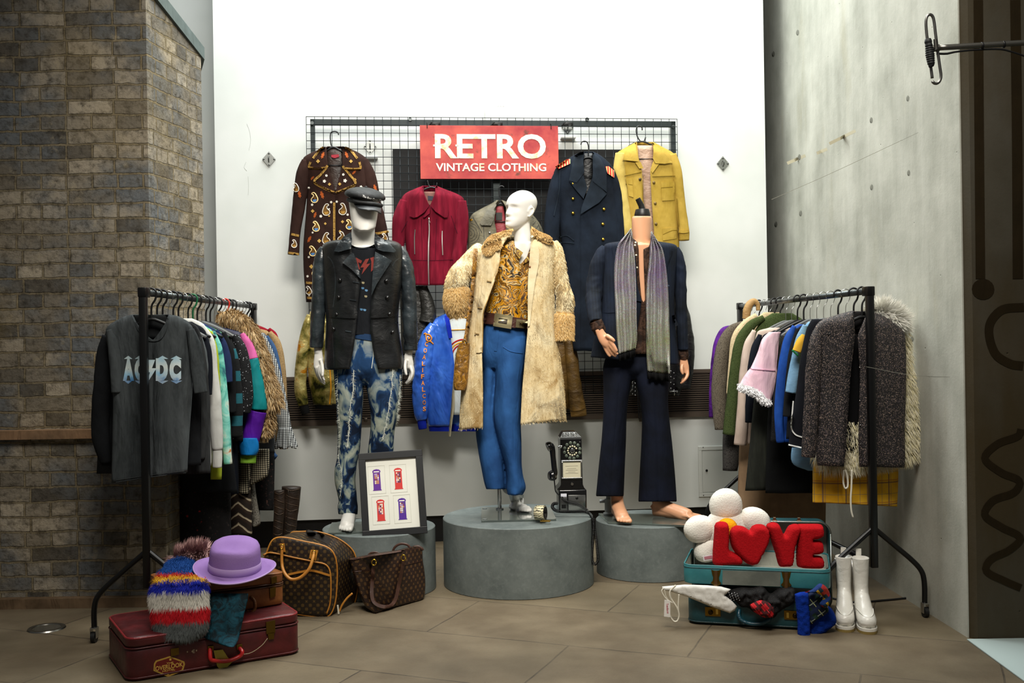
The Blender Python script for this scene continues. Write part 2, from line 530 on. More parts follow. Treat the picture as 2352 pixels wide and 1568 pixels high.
@cached
def glassm():
    m = N('glass', '#dcefe6', .03, 0, .5); m.set('Transmission Weight', .9); m.set('IOR', 1.45); return m.m
@cached
def plush(c, c2):
    m = N('plush', c, .95, 0, .1)
    n = m.noise(130, 2, None, .7); m.col(m.mix(n, c, c2)); m.bump(n, .5, .006); return m.m

def brick_mat():
    m = N('brickwork', '#7a705f', .92, 0, .2)
    v = m.co(); x, y, z = m.xyz(v)
    uv = m.a('CombineXYZ', {0: m.math('ADD', x, m.math('MULTIPLY', y, 1.0)), 1: z}).outputs[0]
    wob = m.noise(5, 3, uv); w2 = m.noise(40, 2, uv)
    uv2 = m.a('VectorMath', {0: uv, 1: m.a('CombineXYZ', {0: m.math('MULTIPLY', m.math('SUBTRACT', wob, .5), .02), 1: m.math('ADD', m.math('MULTIPLY', m.math('SUBTRACT', wob, .5), .028), m.math('MULTIPLY', m.math('SUBTRACT', w2, .5), .006))}).outputs[0]}, operation='ADD').outputs[0]
    def bt(c1, c2, mo, ms):
        n = m.a('TexBrick', {'Vector': uv2, 'Color1': lin(c1), 'Color2': lin(c2), 'Mortar': lin(mo), 'Scale': 1, 'Mortar Size': ms, 'Mortar Smooth': .35, 'Bias': 0, 'Brick Width': .24, 'Row Height': .0765})
        n.offset = .42; n.offset_frequency = 2; n.squash = .55; n.squash_frequency = 2
        return n.outputs
    b = bt('#544f47', '#aa9f8c', '#7d725c', .007)
    tone = m.noise(1.3, 2, uv); st = m.noise(22, 6, uv, .7)
    c = m.mix(m.ramp(m.noise(2.6, 4, uv), [(.45, 0), (.62, 1)]), b[0], '#66696b')
    c = m.mix(b[1], c, '#7d725c')
    c = m.mix(m.ramp(st, [(.47, 0), (.70, .85)]), c, '#332e26')
    c = m.mix(m.ramp(m.noise(9, 5, uv, .7), [(.58, 0), (.75, .5)]), c, '#b7a98a')
    c = m.mix(m.math('MULTIPLY', m.ramp(m.noise(.9, 3, uv), [(.48, 0), (.68, 1)]), .42), c, '#86703a')
    m.col(c)
    m.bump(m.math('SUBTRACT', 1.0, b[1]), 1.0, .03); m.bump(m.noise(35, 6, uv, .65), .6, .016); m.bump(m.noise(8, 3, uv), .35, .03)
    return m.m
def floor_mat():
    m = N('stone floor', '#6d6252', .62, 0, .35)
    v = m.map(None, (1, 1, 1), (0, 0, radians(21.8)))
    v = m.map(v, (1, 1, 1), (0, 0, 0), (2.155, -3.69, 0))
    w = m.noise(2.5, 2, v)
    v2 = m.a('VectorMath', {0: v, 1: m.a('CombineXYZ', {0: m.math('MULTIPLY', m.math('SUBTRACT', w, .5), .02), 1: m.math('MULTIPLY', m.math('SUBTRACT', w, .5), .02)}).outputs[0]}, operation='ADD').outputs[0]
    n = m.a('TexBrick', {'Vector': v2, 'Color1': lin('#615442'), 'Color2': lin('#746852'), 'Mortar': lin('#393128'), 'Scale': 1, 'Mortar Size': .004, 'Mortar Smooth': .2, 'Brick Width': 1.2, 'Row Height': .595})
    n.offset = .43
    c = n.outputs[0]
    c = m.mix(m.ramp(m.noise(3.5, 6, None, .6), [(.38, 0), (.68, .6)]), c, '#837660')
    c = m.mix(m.ramp(m.noise(1.1, 3), [(.4, 0), (.7, .6)]), c, '#40392b')
    c = m.mix(m.ramp(m.noise(28, 6, None, .7), [(.55, 0), (.8, .5)]), c, '#4a4334')
    c = m.mix(m.ramp(m.vor(7), [(0, .55), (.035, 0)]), c, '#3a3328')
    m.col(c); m.set('Roughness', m.math('MULTIPLY_ADD', m.noise(6, 4), .3, .42))
    m.bump(m.math('SUBTRACT', 1.0, n.outputs[1]), .5, .008); m.bump(m.noise(14, 5, None, .6), .25, .012); m.bump(m.noise(90, 3), .12, .004)
    return m.m
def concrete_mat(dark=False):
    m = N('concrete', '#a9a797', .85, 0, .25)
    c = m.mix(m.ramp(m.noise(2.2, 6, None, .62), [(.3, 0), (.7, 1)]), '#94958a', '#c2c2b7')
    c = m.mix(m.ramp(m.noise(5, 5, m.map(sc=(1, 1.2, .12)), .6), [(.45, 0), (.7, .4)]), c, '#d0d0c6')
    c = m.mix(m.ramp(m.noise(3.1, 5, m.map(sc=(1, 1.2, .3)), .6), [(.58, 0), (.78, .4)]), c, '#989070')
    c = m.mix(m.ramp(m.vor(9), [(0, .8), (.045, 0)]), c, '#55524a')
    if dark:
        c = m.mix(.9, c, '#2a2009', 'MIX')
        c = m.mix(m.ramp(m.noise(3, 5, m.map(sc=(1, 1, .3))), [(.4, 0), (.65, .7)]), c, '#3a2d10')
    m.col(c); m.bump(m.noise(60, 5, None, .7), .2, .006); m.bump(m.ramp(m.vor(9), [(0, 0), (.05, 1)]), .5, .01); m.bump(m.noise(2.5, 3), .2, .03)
    return m.m
def paint_mat(c='#dfe2df', c2='#d6dad6'):
    m = N('wall paint', c, .75, 0, .3)
    m.col(m.mix(m.ramp(m.noise(1.7, 3), [(.4, 0), (.6, 1)]), c, c2)); m.bump(m.noise(40, 3), .06, .004); return m.m
def monogram(base, mark):
    "coated canvas with a woven repeat of small marks: four-petal flowers, stars in discs and crossed strokes"
    m = N('coated canvas', base, .42, 0, .5)
    x, y, z = m.xyz()
    S = 27.0
    u = m.math('MULTIPLY', m.math('ADD', x, m.math('MULTIPLY', y, .75)), S); w = m.math('MULTIPLY', z, S)
    p = m.math('ADD', u, w); q = m.math('SUBTRACT', u, w)
    fp = m.math('SUBTRACT', m.math('FRACT', p), .5); fq = m.math('SUBTRACT', m.math('FRACT', q), .5)
    r = m.math('SQRT', m.math('ADD', m.math('MULTIPLY', fp, fp), m.math('MULTIPLY', fq, fq)))
    an = m.math('ARCTAN2', fp, fq)
    pet = m.math('MULTIPLY_ADD', m.math('COSINE', m.math('MULTIPLY', an, 4.0)), .09, .19)
    star = m.math('LESS_THAN', r, pet)
    core = m.math('GREATER_THAN', r, .05)
    ring = m.math('COMPARE', r, .27, .03)
    par = m.math('FRACT', m.math('MULTIPLY', m.math('ADD', m.math('FLOOR', p), m.math('MULTIPLY', m.math('FLOOR', q), 2.0)), .3334))
    ringon = m.math('GREATER_THAN', par, .5)
    f = m.math('MAXIMUM', m.math('MULTIPLY', star, core), m.math('MULTIPLY', ring, ringon))
    c = m.mix(m.noise(8, 4), base, tuple(k * .75 for k in lin(base)[:3]) + (1,))
    m.col(m.mix(m.math('MULTIPLY', f, .6), c, mark)); m.bump(m.noise(400, 2), .2, .002); m.bump(m.noise(9, 3), .3, .015)
    return m.m
# ------------------------------------------------------------------ the place
k_tl = K(0, 0, 2.3059); k_tr = K(1640, 0, 2.6138)
WN = math.sqrt(1 + .105 ** 2)
FW = frame((0, 6.97, 0), (1, .105, 0), (0, 0, 1))        # white wall: x along it, y up, z out into the room
def DW(px, py, off=0.0):
    u, v = px - 1176, py - 784
    return (6.97 - off * WN) / (1 - .105 * (u * RC - v * RS) / F)
def WL(px, py, off=0.0):
    p = P(px, py, DW(px, py, off)); return (p - FW[0]).dot(FW[1]), p.z
def wbox(x0, y0, x1, y1, off, th, bev=.0):
    a = WL(x0, y1, off); b = WL(x1, y0, off)
    return boxv(FW, a[0], b[0], a[1], b[1], off, off + th, bev)
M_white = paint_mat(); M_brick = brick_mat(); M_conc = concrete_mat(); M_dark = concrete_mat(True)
M_black = plain('#101011', .5); M_iron = plain('#23282a', .45, .3); M_blackmetal = plain('#0c0c0d', .32, .2, .5)
chrome = steel('#c8c8c6', .18); brass = steel('#a8843c', .35); gold = steel('#d8b040', .22)

flo = struct(mk('floor', *boxv(frame((0, 0, 0), (1, 0, 0), (0, 1, 0)), -6, 6, .3, 9.5, -.1, 0), floor_mat(), None, False))
wl = struct(mk('wall_white', *boxv(FW, -1.915, 1.765, .175, 5.2, -.14, 0), M_white, None, False))
struct(mk('baseboard_back', *boxv(FW, -1.915, 1.765, 0, .175, -.14, -.025), M_black, None, False))
struct(mk('wall_back', *boxv(frame((0, 7.12, 0), (1, 0, 0), (0, 0, 1)), -5, -1.7, 0, 6, -.1, 0), M_white, None, False))
struct(mk('wall_rear', *boxv(frame((0, 8.6, 0), (1, 0, 0), (0, 0, 1)), -2.0, 3.2, 0, 6, -.1, 0), M_white, None, False))
# brick pier
def pier(pts, z0, z1, dz=0.0, both=False):
    V = [Vector((x, y, z - (dz * (y - 5.4) if z == z1 or both else 0))) for z in (z0, z1) for x, y in pts]; n = len(pts)
    return V, [tuple(range(n))[::-1], tuple(range(n, 2*n))] + [(i, (i+1) % n, n+(i+1) % n, n+i) for i in range(n)]
plan = [(-5, 5.40), (-1.865, 5.40), (-1.76, 6.0), (-1.9, 6.35), (-5, 6.35)]
wb = struct(mk('wall_left', *join(pier(plan, .88, 3.19, .32), pier([(-5, 5.36), (-1.79, 5.36), (-1.70, 6.05), (-1.9, 6.35), (-5, 6.35)], 0, .86)), M_brick, None, False))
struct(mk('trim_1', *pier([(-5, 5.325), (-1.775, 5.325), (-1.69, 6.06), (-1.9, 6.35), (-5, 6.35)], .86, .905), cloth('#6b5642', .3, 60, .8, .9, 0, '#8d6f54'), None, False))
struct(mk('trim_2', *pier([(-5, 5.31), (-1.76, 5.31), (-1.68, 6.06), (-1.9, 6.35), (-5, 6.35)], 0, .05), cloth('#544433', .3, 60, .8, .9, 0, '#75604a'), None, False))
struct(mk('trim_3', *pier([(-5, 5.37), (-1.85, 5.37), (-1.745, 6.02), (-1.9, 6.35), (-5, 6.35)], 3.17, 3.24, .32, True), cloth('#5c6664', .2, 60, .5), None, False))
# concrete pier on the right: pale long face, dark end
XR = lambda D: 1.962 - (D - 4.52) * .0175
wr = struct(mk('wall_right', *pier([(XR(4.545), 4.545), (3.6, 4.545), (3.6, 8.6), (XR(8.6), 8.6)], 0, 5.2), M_conc, None, False))
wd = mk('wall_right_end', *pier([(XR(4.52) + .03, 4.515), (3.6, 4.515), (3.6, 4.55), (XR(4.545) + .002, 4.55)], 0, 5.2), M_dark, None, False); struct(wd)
tw = bvh(wd); twr = bvh(wr)
M_hole = plain('#77776d', .9)
for x, y in ((2001, 276), (2085, 226), (2002, 430), (2087, 397), (1836, 361), (1839, 490), (1832, 75), (1776, 124), (1782, 515), (2095, 778)):
    patch('tie_hole', [(x + 3.6 * cos(t), y + 7 * sin(t)) for t in [i * .52 for i in range(12)]], twr, 5, M_hole, wr, .0008, .0004, 4)
for L in ([(1772, 458), (1900, 402), (2050, 332), (2192, 265)], [(1990, 842), (2100, 862), (2205, 866)]): strip('joint', L, .9, twr, 5, plain('#85857a', .9), wr, .0003, .0003, 6)
for L in ([(1905, 330), (1965, 300)], [(1876, 352), (1900, 342)], [(1808, 375), (1850, 357)]): strip('stain', L, 7, twr, 5, plain('#b5ae96', .9), wr, .0006, .0004, 6)
M_mark = cloth('#221a0c', .3, 60, .3, .95)
for nm, line, w in (('painted_stripe', [(2247, 0), (2249, 300), (2252, 640)], 22), ('painted_stripe', [(2332, 0), (2336, 300), (2338, 640)], 24),
                    ('painted_squiggle', [(2345, 985), (2340, 1000), (2290, 1020), (2262, 1052), (2300, 1085), (2342, 1105), (2330, 1130), (2280, 1150), (2262, 1182), (2300, 1210), (2344, 1235), (2320, 1262), (2275, 1285), (2265, 1310), (2310, 1335), (2345, 1350)], 17),
                    ('painted_ring', [(2258, 642), (2280, 652), (2284, 670), (2270, 686), (2250, 686), (2237, 672), (2242, 652), (2258, 643)], 20),
                    ('painted_ring', [(2352, 705), (2300, 712), (2272, 750), (2285, 810), (2320, 835), (2350, 840)], 20)):
    if nm == 'painted_ring' and len(line) > 6: patch(nm, [(2258 + 26 * cos(t), 664 + 24 * sin(t)) for t in [i * .35 for i in range(18)]], tw, 4.52, M_mark, wd, .0015, .001, 6)
    else: strip(nm, line, w, tw, 4.52, M_mark, wd, .0015, .001, 8)
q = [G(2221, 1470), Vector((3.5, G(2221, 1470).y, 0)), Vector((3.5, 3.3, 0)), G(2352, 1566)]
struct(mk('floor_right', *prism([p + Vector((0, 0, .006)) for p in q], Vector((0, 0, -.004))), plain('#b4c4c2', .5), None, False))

# wall cracks
twl = bvh(wl)
for L in ([(567, 284), (573, 300), (576, 322), (572, 345)], [(565, 372), (561, 384), (567, 392)], [(570, 405), (571, 428), (570, 448)]):
    strip('crack', L, .7, twl, 6.8, plain('#b9bdb8', .9), wl, .0005, .0005, 4)

# grille along the wall
g = thing('wall_grille', 'long dark bronze louvred ventilation grille set across the white wall', 'vent')
M_bronze = plain('#5b5046', .4, .3)
x0, x1 = WL(560, 900)[0], 1.765
zt, zb = 1.112, .79
mk('frame', *join(boxv(FW, x0, x1, zt-.022, zt, .0, .022), boxv(FW, x0, x1, zb, zb+.03, .0, .024)), M_bronze, g, False)
sl = []
nz = 19
for i in range(nz):
    z = zb + .035 + (zt - zb - .06) * i / (nz - 1)
    sl.append(boxv(FW, x0, x1, z - .0042, z + .0042, .002, .018))
mk('louvres', *join(*sl), M_bronze, g, False)
mk('backing', *boxv(FW, x0, x1, zb + .01, zt - .01, .0005, .002), plain('#0b0908', .8), g, False)
sc = []
for px in (840, 1472):
    w0 = WL(px, 964, .026); mk('fixing_plate', *boxv(FW, w0[0]-.012, w0[0]+.012, w0[1]-.012, w0[1]+.012, .022, .028, .004), steel('#6b6256', .4), g)

# black board and wire grid
M_pb = plain('#0b0b0c', .7)
tag(mk('backing_board', *wbox(905, 345, 1436, 545, .002, .02), M_pb, None, False), 'flat black board on the white wall behind the wire grid', 'board')
gr = thing('grid_panel', 'large black wire display grid fixed to the white wall behind the hung coats', 'display grid')
ox = .13
ax, az = WL(703, 268, ox); bx = WL(1555, 276, ox)[0]; zlo = .975
wv = []
n = 46
for i in range(n):
    x = ax + (bx - ax) * i / (n - 1)
    wv.append(tube3([inF(FW, x, zlo, ox), inF(FW, x, az, ox)], [.0021] * 2, 5))
n = 36
for i in range(n):
    z = zlo + (az - zlo) * i / (n - 1)
    wv.append(tube3([inF(FW, ax, z, ox + .004), inF(FW, bx, z, ox + .004)], [.0021] * 2, 5))
mk('wire_mesh', *join(*wv), plain('#1d2326', .4, .5), gr)
fx0, fx1, fz = WL(713, 275, .1)[0], WL(1550, 275, .1)[0], az - .012
fm = [boxv(FW, fx0, fx1, fz - .036, fz, .085, .118), boxv(FW, fx0, fx0 + .026, .98, fz, .085, .118), boxv(FW, fx1 - .03, fx1, .98, fz, .085, .118)]
cx = WL(1141, 440, .1)[0]; fm.append(boxv(FW, cx - .024, cx + .024, .98, fz, .085, .116))
mk('support_frame', *join(*fm), plain('#2b3334', .5, .3), gr, False)
for px, py in ((717, 283), (942, 274), (1348, 274), (1546, 291)):
    p = WL(px, py, .12); mk('bolt', *tube3([inF(FW, p[0], p[1], .115), inF(FW, p[0], p[1], .128)], [.012] * 2, 10), steel('#565b5c', .4), gr, True, 40)
for px in (1000, 1143, 1305):
    p = WL(px, 285, .14)
    mk('clamp', *join(boxv(FW, p[0]-.032, p[0]+.032, p[1]-.012, p[1]+.014, .10, .15, .005), tube3([inF(FW, p[0]-.045, p[1]-.012, .14), inF(FW, p[0]-.02, p[1]+.01, .15)], [.004]*2, 6), tube3([inF(FW, p[0]+.008, p[1]-.006, .15), inF(FW, p[0]+.008, p[1]-.006, .158)], [.01]*2, 8)), plain('#1a1c1c', .4, .4), gr, True, 35)

# diamond anchor plates
for px, py, lab in ((618, 366, 'small diamond steel anchor plate alone on the white wall beyond the brick pier'), (850, 337, 'diamond anchor plate seen through the wire grid beside the embroidered coat'),
                    (1303, 292, 'diamond anchor plate behind the wire grid above the navy military coat'), (1660, 376, 'small diamond steel anchor plate alone on the white wall near the concrete')):
    c = WL(px, py, .0); R = .05
    a = thing('anchor_plate', lab, 'wall plate', 'diamond anchor plates on the white wall')
    q = [inF(FW, c[0] + R*.86*s, c[1] + R*t, .001) for s, t in ((0, -1), (1, 0), (0, 1), (-1, 0))]
    mk('plate', *prism(q, FW[3] * .006), steel('#9a9d9a', .35), a, False)
    for s, t in ((0, -1), (1, 0), (0, 1), (-1, 0)): mk('screw', *ball(inF(FW, c[0] + R*.66*s, c[1] + R*.74*t, .007), .006, 8), steel('#6a6c6a', .3), a)
    mk('hook', *wire([inF(FW, c[0], c[1]+.018, .006), inF(FW, c[0], c[1]+.016, .024), inF(FW, c[0], c[1]-.01, .026), inF(FW, c[0], c[1]-.018, .008)], .0035, 8, 14), steel('#5d5f5d', .3), a)
    if 800 < px < 1400:
        mk('bracket', *boxv(FW, c[0]-.05, c[0]+.05, c[1]-.083, c[1]-.07, 0, .05, .003), M_white, a, False)
# wireless box
w = thing('wireless_box', 'white plastic wireless access point on the wall above the red shop sign', 'access point')
V, Fc = wbox(1113, 236, 1183, 292, 0, .045, .016); mk('housing', V, Fc, plain('#d8dad8', .45), w, True, 35)
c = WL(1148, 243, .046); frx = frame(inF(FW, c[0], c[1], .0455), FW[1], (0, 0, 1))
text_in('logo', 'ruckus', frx, .058, .012, plain('#a9adab', .6), w, .0006)
mk('indicator', *join(*[ball(inF(FW, c[0] - .03 + i * .015, c[1] + .013, .0445), .0025, 6) for i in range(5)]), plain('#cfd3d0', .5), w)
# access panel
ap = thing('access_panel', 'pale grey metal access hatch with a round lock low on the white wall', 'access hatch')
M_pan = plain('#d3d6d0', .5)
a0 = WL(1605, 1141, 0); a1 = WL(1706, 1022, 0)
mk('frame', *join(boxv(FW, a0[0], a1[0], a0[1], a0[1]+.028, 0, .008, .002), boxv(FW, a0[0], a1[0], a1[1]-.028, a1[1], 0, .008, .002), boxv(FW, a0[0], a0[0]+.024, a0[1]+.028, a1[1]-.028, 0, .008, .002), boxv(FW, a1[0]-.024, a1[0], a0[1]+.028, a1[1]-.028, 0, .008, .002)), M_pan, ap, False)
mk('door', *boxv(FW, a0[0]+.027, a1[0]-.027, a0[1]+.031, a1[1]-.031, 0, .006, .002), plain('#cdd0ca', .5), ap, False)
c = WL(1623, 1080, .006); mk('lock', *tube3([inF(FW, c[0], c[1], .004), inF(FW, c[0], c[1], .011)], [.008] * 2, 12), M_black, ap, True, 40)
for px, py in ((1615, 1027), (1616, 1137)):
    c = WL(px, py, .008); mk('screw', *ball(inF(FW, c[0], c[1], .008), .004, 8), steel('#70726e', .4), ap)

# light sunk in the floor
c = G(107, 1443)
fl = thing('floor_light', 'round steel uplighter sunk flush into the dark stone floor', 'floor light')
mk('trim_ring', *lathe([(.062, .001), (.064, .006), (.082, .006), (.086, .0005)], c, 40, False), steel('#8f8d88', .3), fl, True, 40)
mk('glass', *lathe([(.001, .004), (.063, .004)], c, 40, False), plain('#3b3a35', .12, 0, .6), fl)

# metal pole reaching in from the right
pl = thing('arm_barrier', 'steel pole with a looped end and rubber grip sticking out by the concrete pier', 'pole')
Dp = 3.75
mk('loop', *tubev(k_tr.tube([(1310, 486, 9), (1318, 497, 9), (1332, 502, 9), (1352, 490, 9), (1362, 460, 9), (1355, 400, 9), (1341, 300, 9), (1329, 200, 9), (1318, 115, 9), (1308, 93, 9), (1295, 87, 9), (1280, 96, 9), (1272, 130, 9), (1276, 200, 9), (1290, 320, 9), (1302, 410, 9), (1310, 470, 9)]), Dp, 12, 90), steel('#85837e', .35), pl)
gp = [(1285, 233, 17), (1286, 250, 22), (1288, 262, 20)]
for i in range(9): gp += [(1290 + i * 1.6, 275 + i * 13, 27 - abs(i - 4) * 1.2), (1291 + i * 1.6, 282 + i * 13, 24 - abs(i - 4) * 1.2)]
gp += [(1303, 400, 14), (1304, 404, 10)]
mk('grip', *tubev(k_tr.tube(gp), Dp - .01, 16, 80), plain('#18191a', .6), pl)
mk('tube', *tubev(k_tr.tube([(1346, 287, 17), (1500, 278, 17), (1700, 266, 17), (2000, 249, 17), (2300, 233, 17)]), Dp + .02, 16, 20), steel('#8d8a82', .35), pl)
mk('clamp', *join(tubev(k_tr.tube([(1300, 292, 20), (1350, 288, 22)]), Dp, 14, 4), tubev(k_tr.tube([(1328, 236, 12), (1334, 300, 14)]), Dp - .01, 12, 4)), steel('#77756f', .35), pl, True, 40)
for x in (1608, 1738): mk('cable_tie', *tubev(k_tr.tube([(x - 5, 281 - (x - 1500) * .055, 21), (x + 5, 280 - (x - 1500) * .055, 21)]), Dp + .02, 14, 3), M_black, pl)
mk('cable', *tubev(k_tr.tube([(1335, 322, 7), (1400, 322, 7), (1440, 313, 6), (1560, 300, 6), (1720, 296, 6), (1800, 315, 6), (1861, 336, 6), (1960, 380, 6)]), Dp + .02, 8, 30), M_black, pl)
# ------------------------------------------------------------------ podiums
kM, kM2, k6 = K(690, 420, 4), K(640, 640, 4), K(660, 640, 2.53)
kF, kF7, kF6, kF5 = K(1000, 420, 4), K(960, 640, 2.529), K(1040, 400, 6.5333), K(1000, 940, 3.4095)
kT, kT7 = K(1300, 480, 4), K(1240, 760, 3.5636)
def plinth_mat():
    m = N('painted plinth', '#6d7677', .6, 0, .3)
    c = m.mix(m.ramp(m.noise(6, 6, None, .65), [(.3, 0), (.7, 1)]), '#596160', '#747c7a')
    m.col(m.mix(m.ramp(m.noise(40, 4, None, .7), [(.5, 0), (.75, .4)]), c, '#868e8c')); m.bump(m.noise(70, 4), .12, .004); return m.m
M_pl = plinth_mat()
PZ1, PZ2, PZ3 = .334, .364, .30
D1, D2, D3 = 5.62, 5.70, 5.95
for px, D, r, h, lab in ((864, 5.64, .302, PZ1, 'round grey plinth behind the monogram tote bag, under the mannequin in leather jacket'), (1183, 5.74, .411, PZ2, 'widest round grey plinth, under the fur coat mannequin and payphone'), (1484, 5.96, .302, PZ3, 'round grey plinth under the mannequin in black flares')):
    c = P(px, 784, D); c.z = 0
    tag(mk('display_plinth', *lathe([(r - .004, 0), (r, .003), (r, h * .5), (r, h - .004), (r - .004, h)], c, 72), M_pl, None, True, 40), lab, 'plinth')

def foot(b, d, L=.235, up=.30, heel=0.0, w=1.0, shin=None):
    "bare foot on its sole at b, toes towards d"
    d = Vector((d[0], d[1], 0)).normalized(); s = Vector((-d.y, d.x, 0)); Z = Vector((0, 0, 1))
    toe = b + d * L * .72
    def q(f, l, z):
        v = b + d * f * L + s * l + Z * z
        if heel:
            r = v - toe
            if r.dot(d) < 0:
                a = -heel; f0, z0 = r.dot(d), r.z
                v = toe + d * (f0 * cos(a) + z0 * sin(a)) + s * r.dot(s) + Z * (-f0 * sin(a) + z0 * cos(a))
        return v
    out = []
    if shin is None: shin = q(-.02, 0, .09) + Z * up
    out.append(tube3([shin, q(-.02, 0, .15), q(-.0, 0, .085), q(.12, 0, .062), q(.35, 0, .045), q(.55, 0, .030), q(.70, 0, .020), q(.76, 0, .014)], [.042, .034*w, .036*w, .037*w, .036*w, .038*w, .036*w, .026*w], 16, .85))
    out.append(tube3([q(.02, 0, .075), q(-.1, 0, .04), q(-.12, 0, .03), q(.1, 0, .027), q(.5, 0, .022), q(.72, 0, .018)], [.03*w, .029*w, .03*w, .03*w, .036*w, .034*w], 14, .72))
    for i, (l, f, r) in enumerate(((.026, 1.0, .0125), (.009, .99, .0095), (-.005, .95, .009), (-.018, .9, .0085), (-.03, .84, .008))):
        out.append(tube3([q(.62, l * w, .022), q(.74, l * w, .02), q(f - .05, l * w, .013), q(f, l * w, .009)], [r*1.1, r*1.15, r*1.1, r*.6], 10))
    return out
def figure(name, parts, mat, parent, vox=.0042, it=5): return remesh(name, join(*parts), vox, mat, parent, it)
M_mwhite = N('white mannequin', '#d2d0ca', .36, 0, .5).m
M_mflesh = N('flesh mannequin', '#d9a17c', .35, 0, .5).m

# ================================================================== mannequin in the leather jacket
man = thing('mannequin', 'faceless white male mannequin in a peaked cap, leather jacket and bleached jeans', 'mannequin', 'shop mannequins on plinths')
b1 = []
b1.append(vol(kM.rows([(112, 500, 670), (118, 460, 704), (130, 446, 716), (180, 445, 720), (265, 455, 712), (330, 463, 704), (380, 471, 695), (415, 484, 686), (436, 515, 655)]), D1 - .03, .088, 40, 40, 2.7, None, (0, 1, 1), 0, .09, auto=False, lean=-.03))
b1.append(vol(kM.rows([(360, 480, 684), (440, 470, 684), (500, 468, 681), (550, 467, 680), (590, 455, 695), (620, 400, 760), (660, 290, 880)]), D1 - .01, .062, 40, 24, 2.1, auto=False))
b1.append(vol(kM.rows([(585, 430, 730), (620, 330, 830), (660, 265, 900), (800, 262, 905), (1000, 275, 890), (1200, 290, 870), (1400, 285, 880), (1640, 280, 890)]), D1, .098, 40, 30, 2.3, auto=False))
b1.append(tubev(kM.tube([(240, 660, 44), (195, 800, 42), (180, 1000, 38), (165, 1250, 36), (155, 1450, 32), (157, 1560, 31)]), D1, 16, 24))
b1.append(tubev(kM.tube([(920, 660, 44), (975, 800, 42), (995, 1000, 38), (1003, 1250, 36), (1010, 1450, 32), (1000, 1560, 31)]), D1, 16, 24))
def hand(palm, fingers, D, k, fl=.55):
    o = [tubev(k.tube(palm), D, 16, 16, fl)]
    for f in fingers: o.append(tubev(k.tube([q[:3] + ((D + q[3],) if len(q) > 3 else (D,)) for q in f]), D, 12, 16))
    return o
b1 += hand([(366, 620, 34), (366, 660, 35), (366, 700, 40), (368, 750, 46), (362, 800, 44), (356, 828, 34)],
    [[(338, 790, 17), (345, 850, 16, .01), (375, 915, 15, .02), (405, 958, 12, .02)], [(348, 810, 17, -.01), (362, 870, 16, -.01), (392, 930, 14), (425, 972, 11, .0)],
     [(366, 815, 16, -.02), (378, 880, 15, -.03), (402, 930, 13, -.03), (428, 962, 10, -.02)], [(378, 800, 15, -.025), (390, 860, 14, -.04), (408, 905, 12, -.05), (425, 938, 9, -.05)],
     [(388, 745, 17, -.02), (402, 800, 17, -.035), (406, 850, 15, -.05), (404, 898, 11, -.06)]], D1, kM2)
b1 += hand([(1192, 640, 34), (1192, 690, 36), (1192, 740, 42), (1198, 790, 46), (1204, 825, 36)],
    [[(1222, 790, 17), (1236, 850, 16), (1224, 915, 15), (1188, 962, 12)], [(1212, 810, 17, -.01), (1228, 865, 16, -.02), (1208, 925, 14, -.02), (1172, 966, 11)],
     [(1202, 815, 16, .01), (1215, 870, 15, .01), (1196, 925, 13, .0), (1166, 960, 10, 0)], [(1218, 800, 14, .03), (1234, 860, 13, .03), (1218, 900, 12, .03), (1190, 940, 9, .03)],
     [(1170, 745, 17, -.02), (1162, 800, 17, -.035), (1166, 850, 15, -.045), (1176, 888, 11, -.05)]], D1, kM2)
b1.append(tubev(k6.tube([(350, 500, 78), (352, 700, 68), (350, 900, 52), (350, 1100, 44), (362, 1300, 33)]), D1, 16, 24))
b1.append(tubev(k6.tube([(570, 500, 78), (562, 700, 68), (548, 900, 52), (535, 1100, 44), (525, 1300, 33)]), D1, 16, 24))
fA = P(804, 1200, D1 - .0); fA.z = PZ1 + .012
b1 += foot(fA, (.03, -1), .215, .2, shin=P(802, 1160, D1 + .01))
fB = P(868, 1200, D1); fB.z = PZ1 + .012
b1 += foot(fB, (.35, -1), .2, .2, shin=P(868, 1160, D1))
figure('body', b1, M_mwhite, man)
g0 = P(815, 1200, D1); g0.z = PZ1
mk('base_plate', *boxv(frame(g0 + Vector((.05, -.02, 0)), (1, .1, 0), (-.1, 1, 0)), -.18, .18, -.17, .15, .0005, .0105, .002), glassm(), man, False)
mk('support_rod', *tube3([Vector((P(790, 1200, D1).x, D1 + .1, PZ1 + .01)), Vector((P(790, 1200, D1).x, D1 + .1, PZ1 + .45))], [.008] * 2, 10), chrome, man)

# jeans
def bleach_mat():
    m = N('bleached denim', '#16233c', .85, 0, .15)
    n = m.noise(10, 3, m.map(sc=(1.5, 1.5, .95), rot=(0, .55, 0)), .55, .7)
    c = m.ramp(n, [(.40, '#0f1a2c'), (.49, '#1f3a5e'), (.535, '#7d8d8a'), (.62, '#a9b0a2')])
    z = m.xyz()[2]
    up = m.math('MULTIPLY', m.ramp(m.noise(4, 3), [(.4, 0), (.6, 1)]), m.ramp(z, [(.55, 0), (.75, 1)]))
    c = m.mix(m.math('MULTIPLY', up, .5), c, '#2a5488')
    w = m.wave(400, 'DIAGONAL'); c = m.mix(m.math('MULTIPLY', w, .2), c, '#0d1522')
    m.col(c); m.bump(w, .12, .002); m.bump(m.noise(18, 4), .3, .012); return m.m
M_bl = bleach_mat()
je = thing('jeans', 'bleach-splashed blue jeans with frayed seams on the faceless white mannequin', 'jeans')
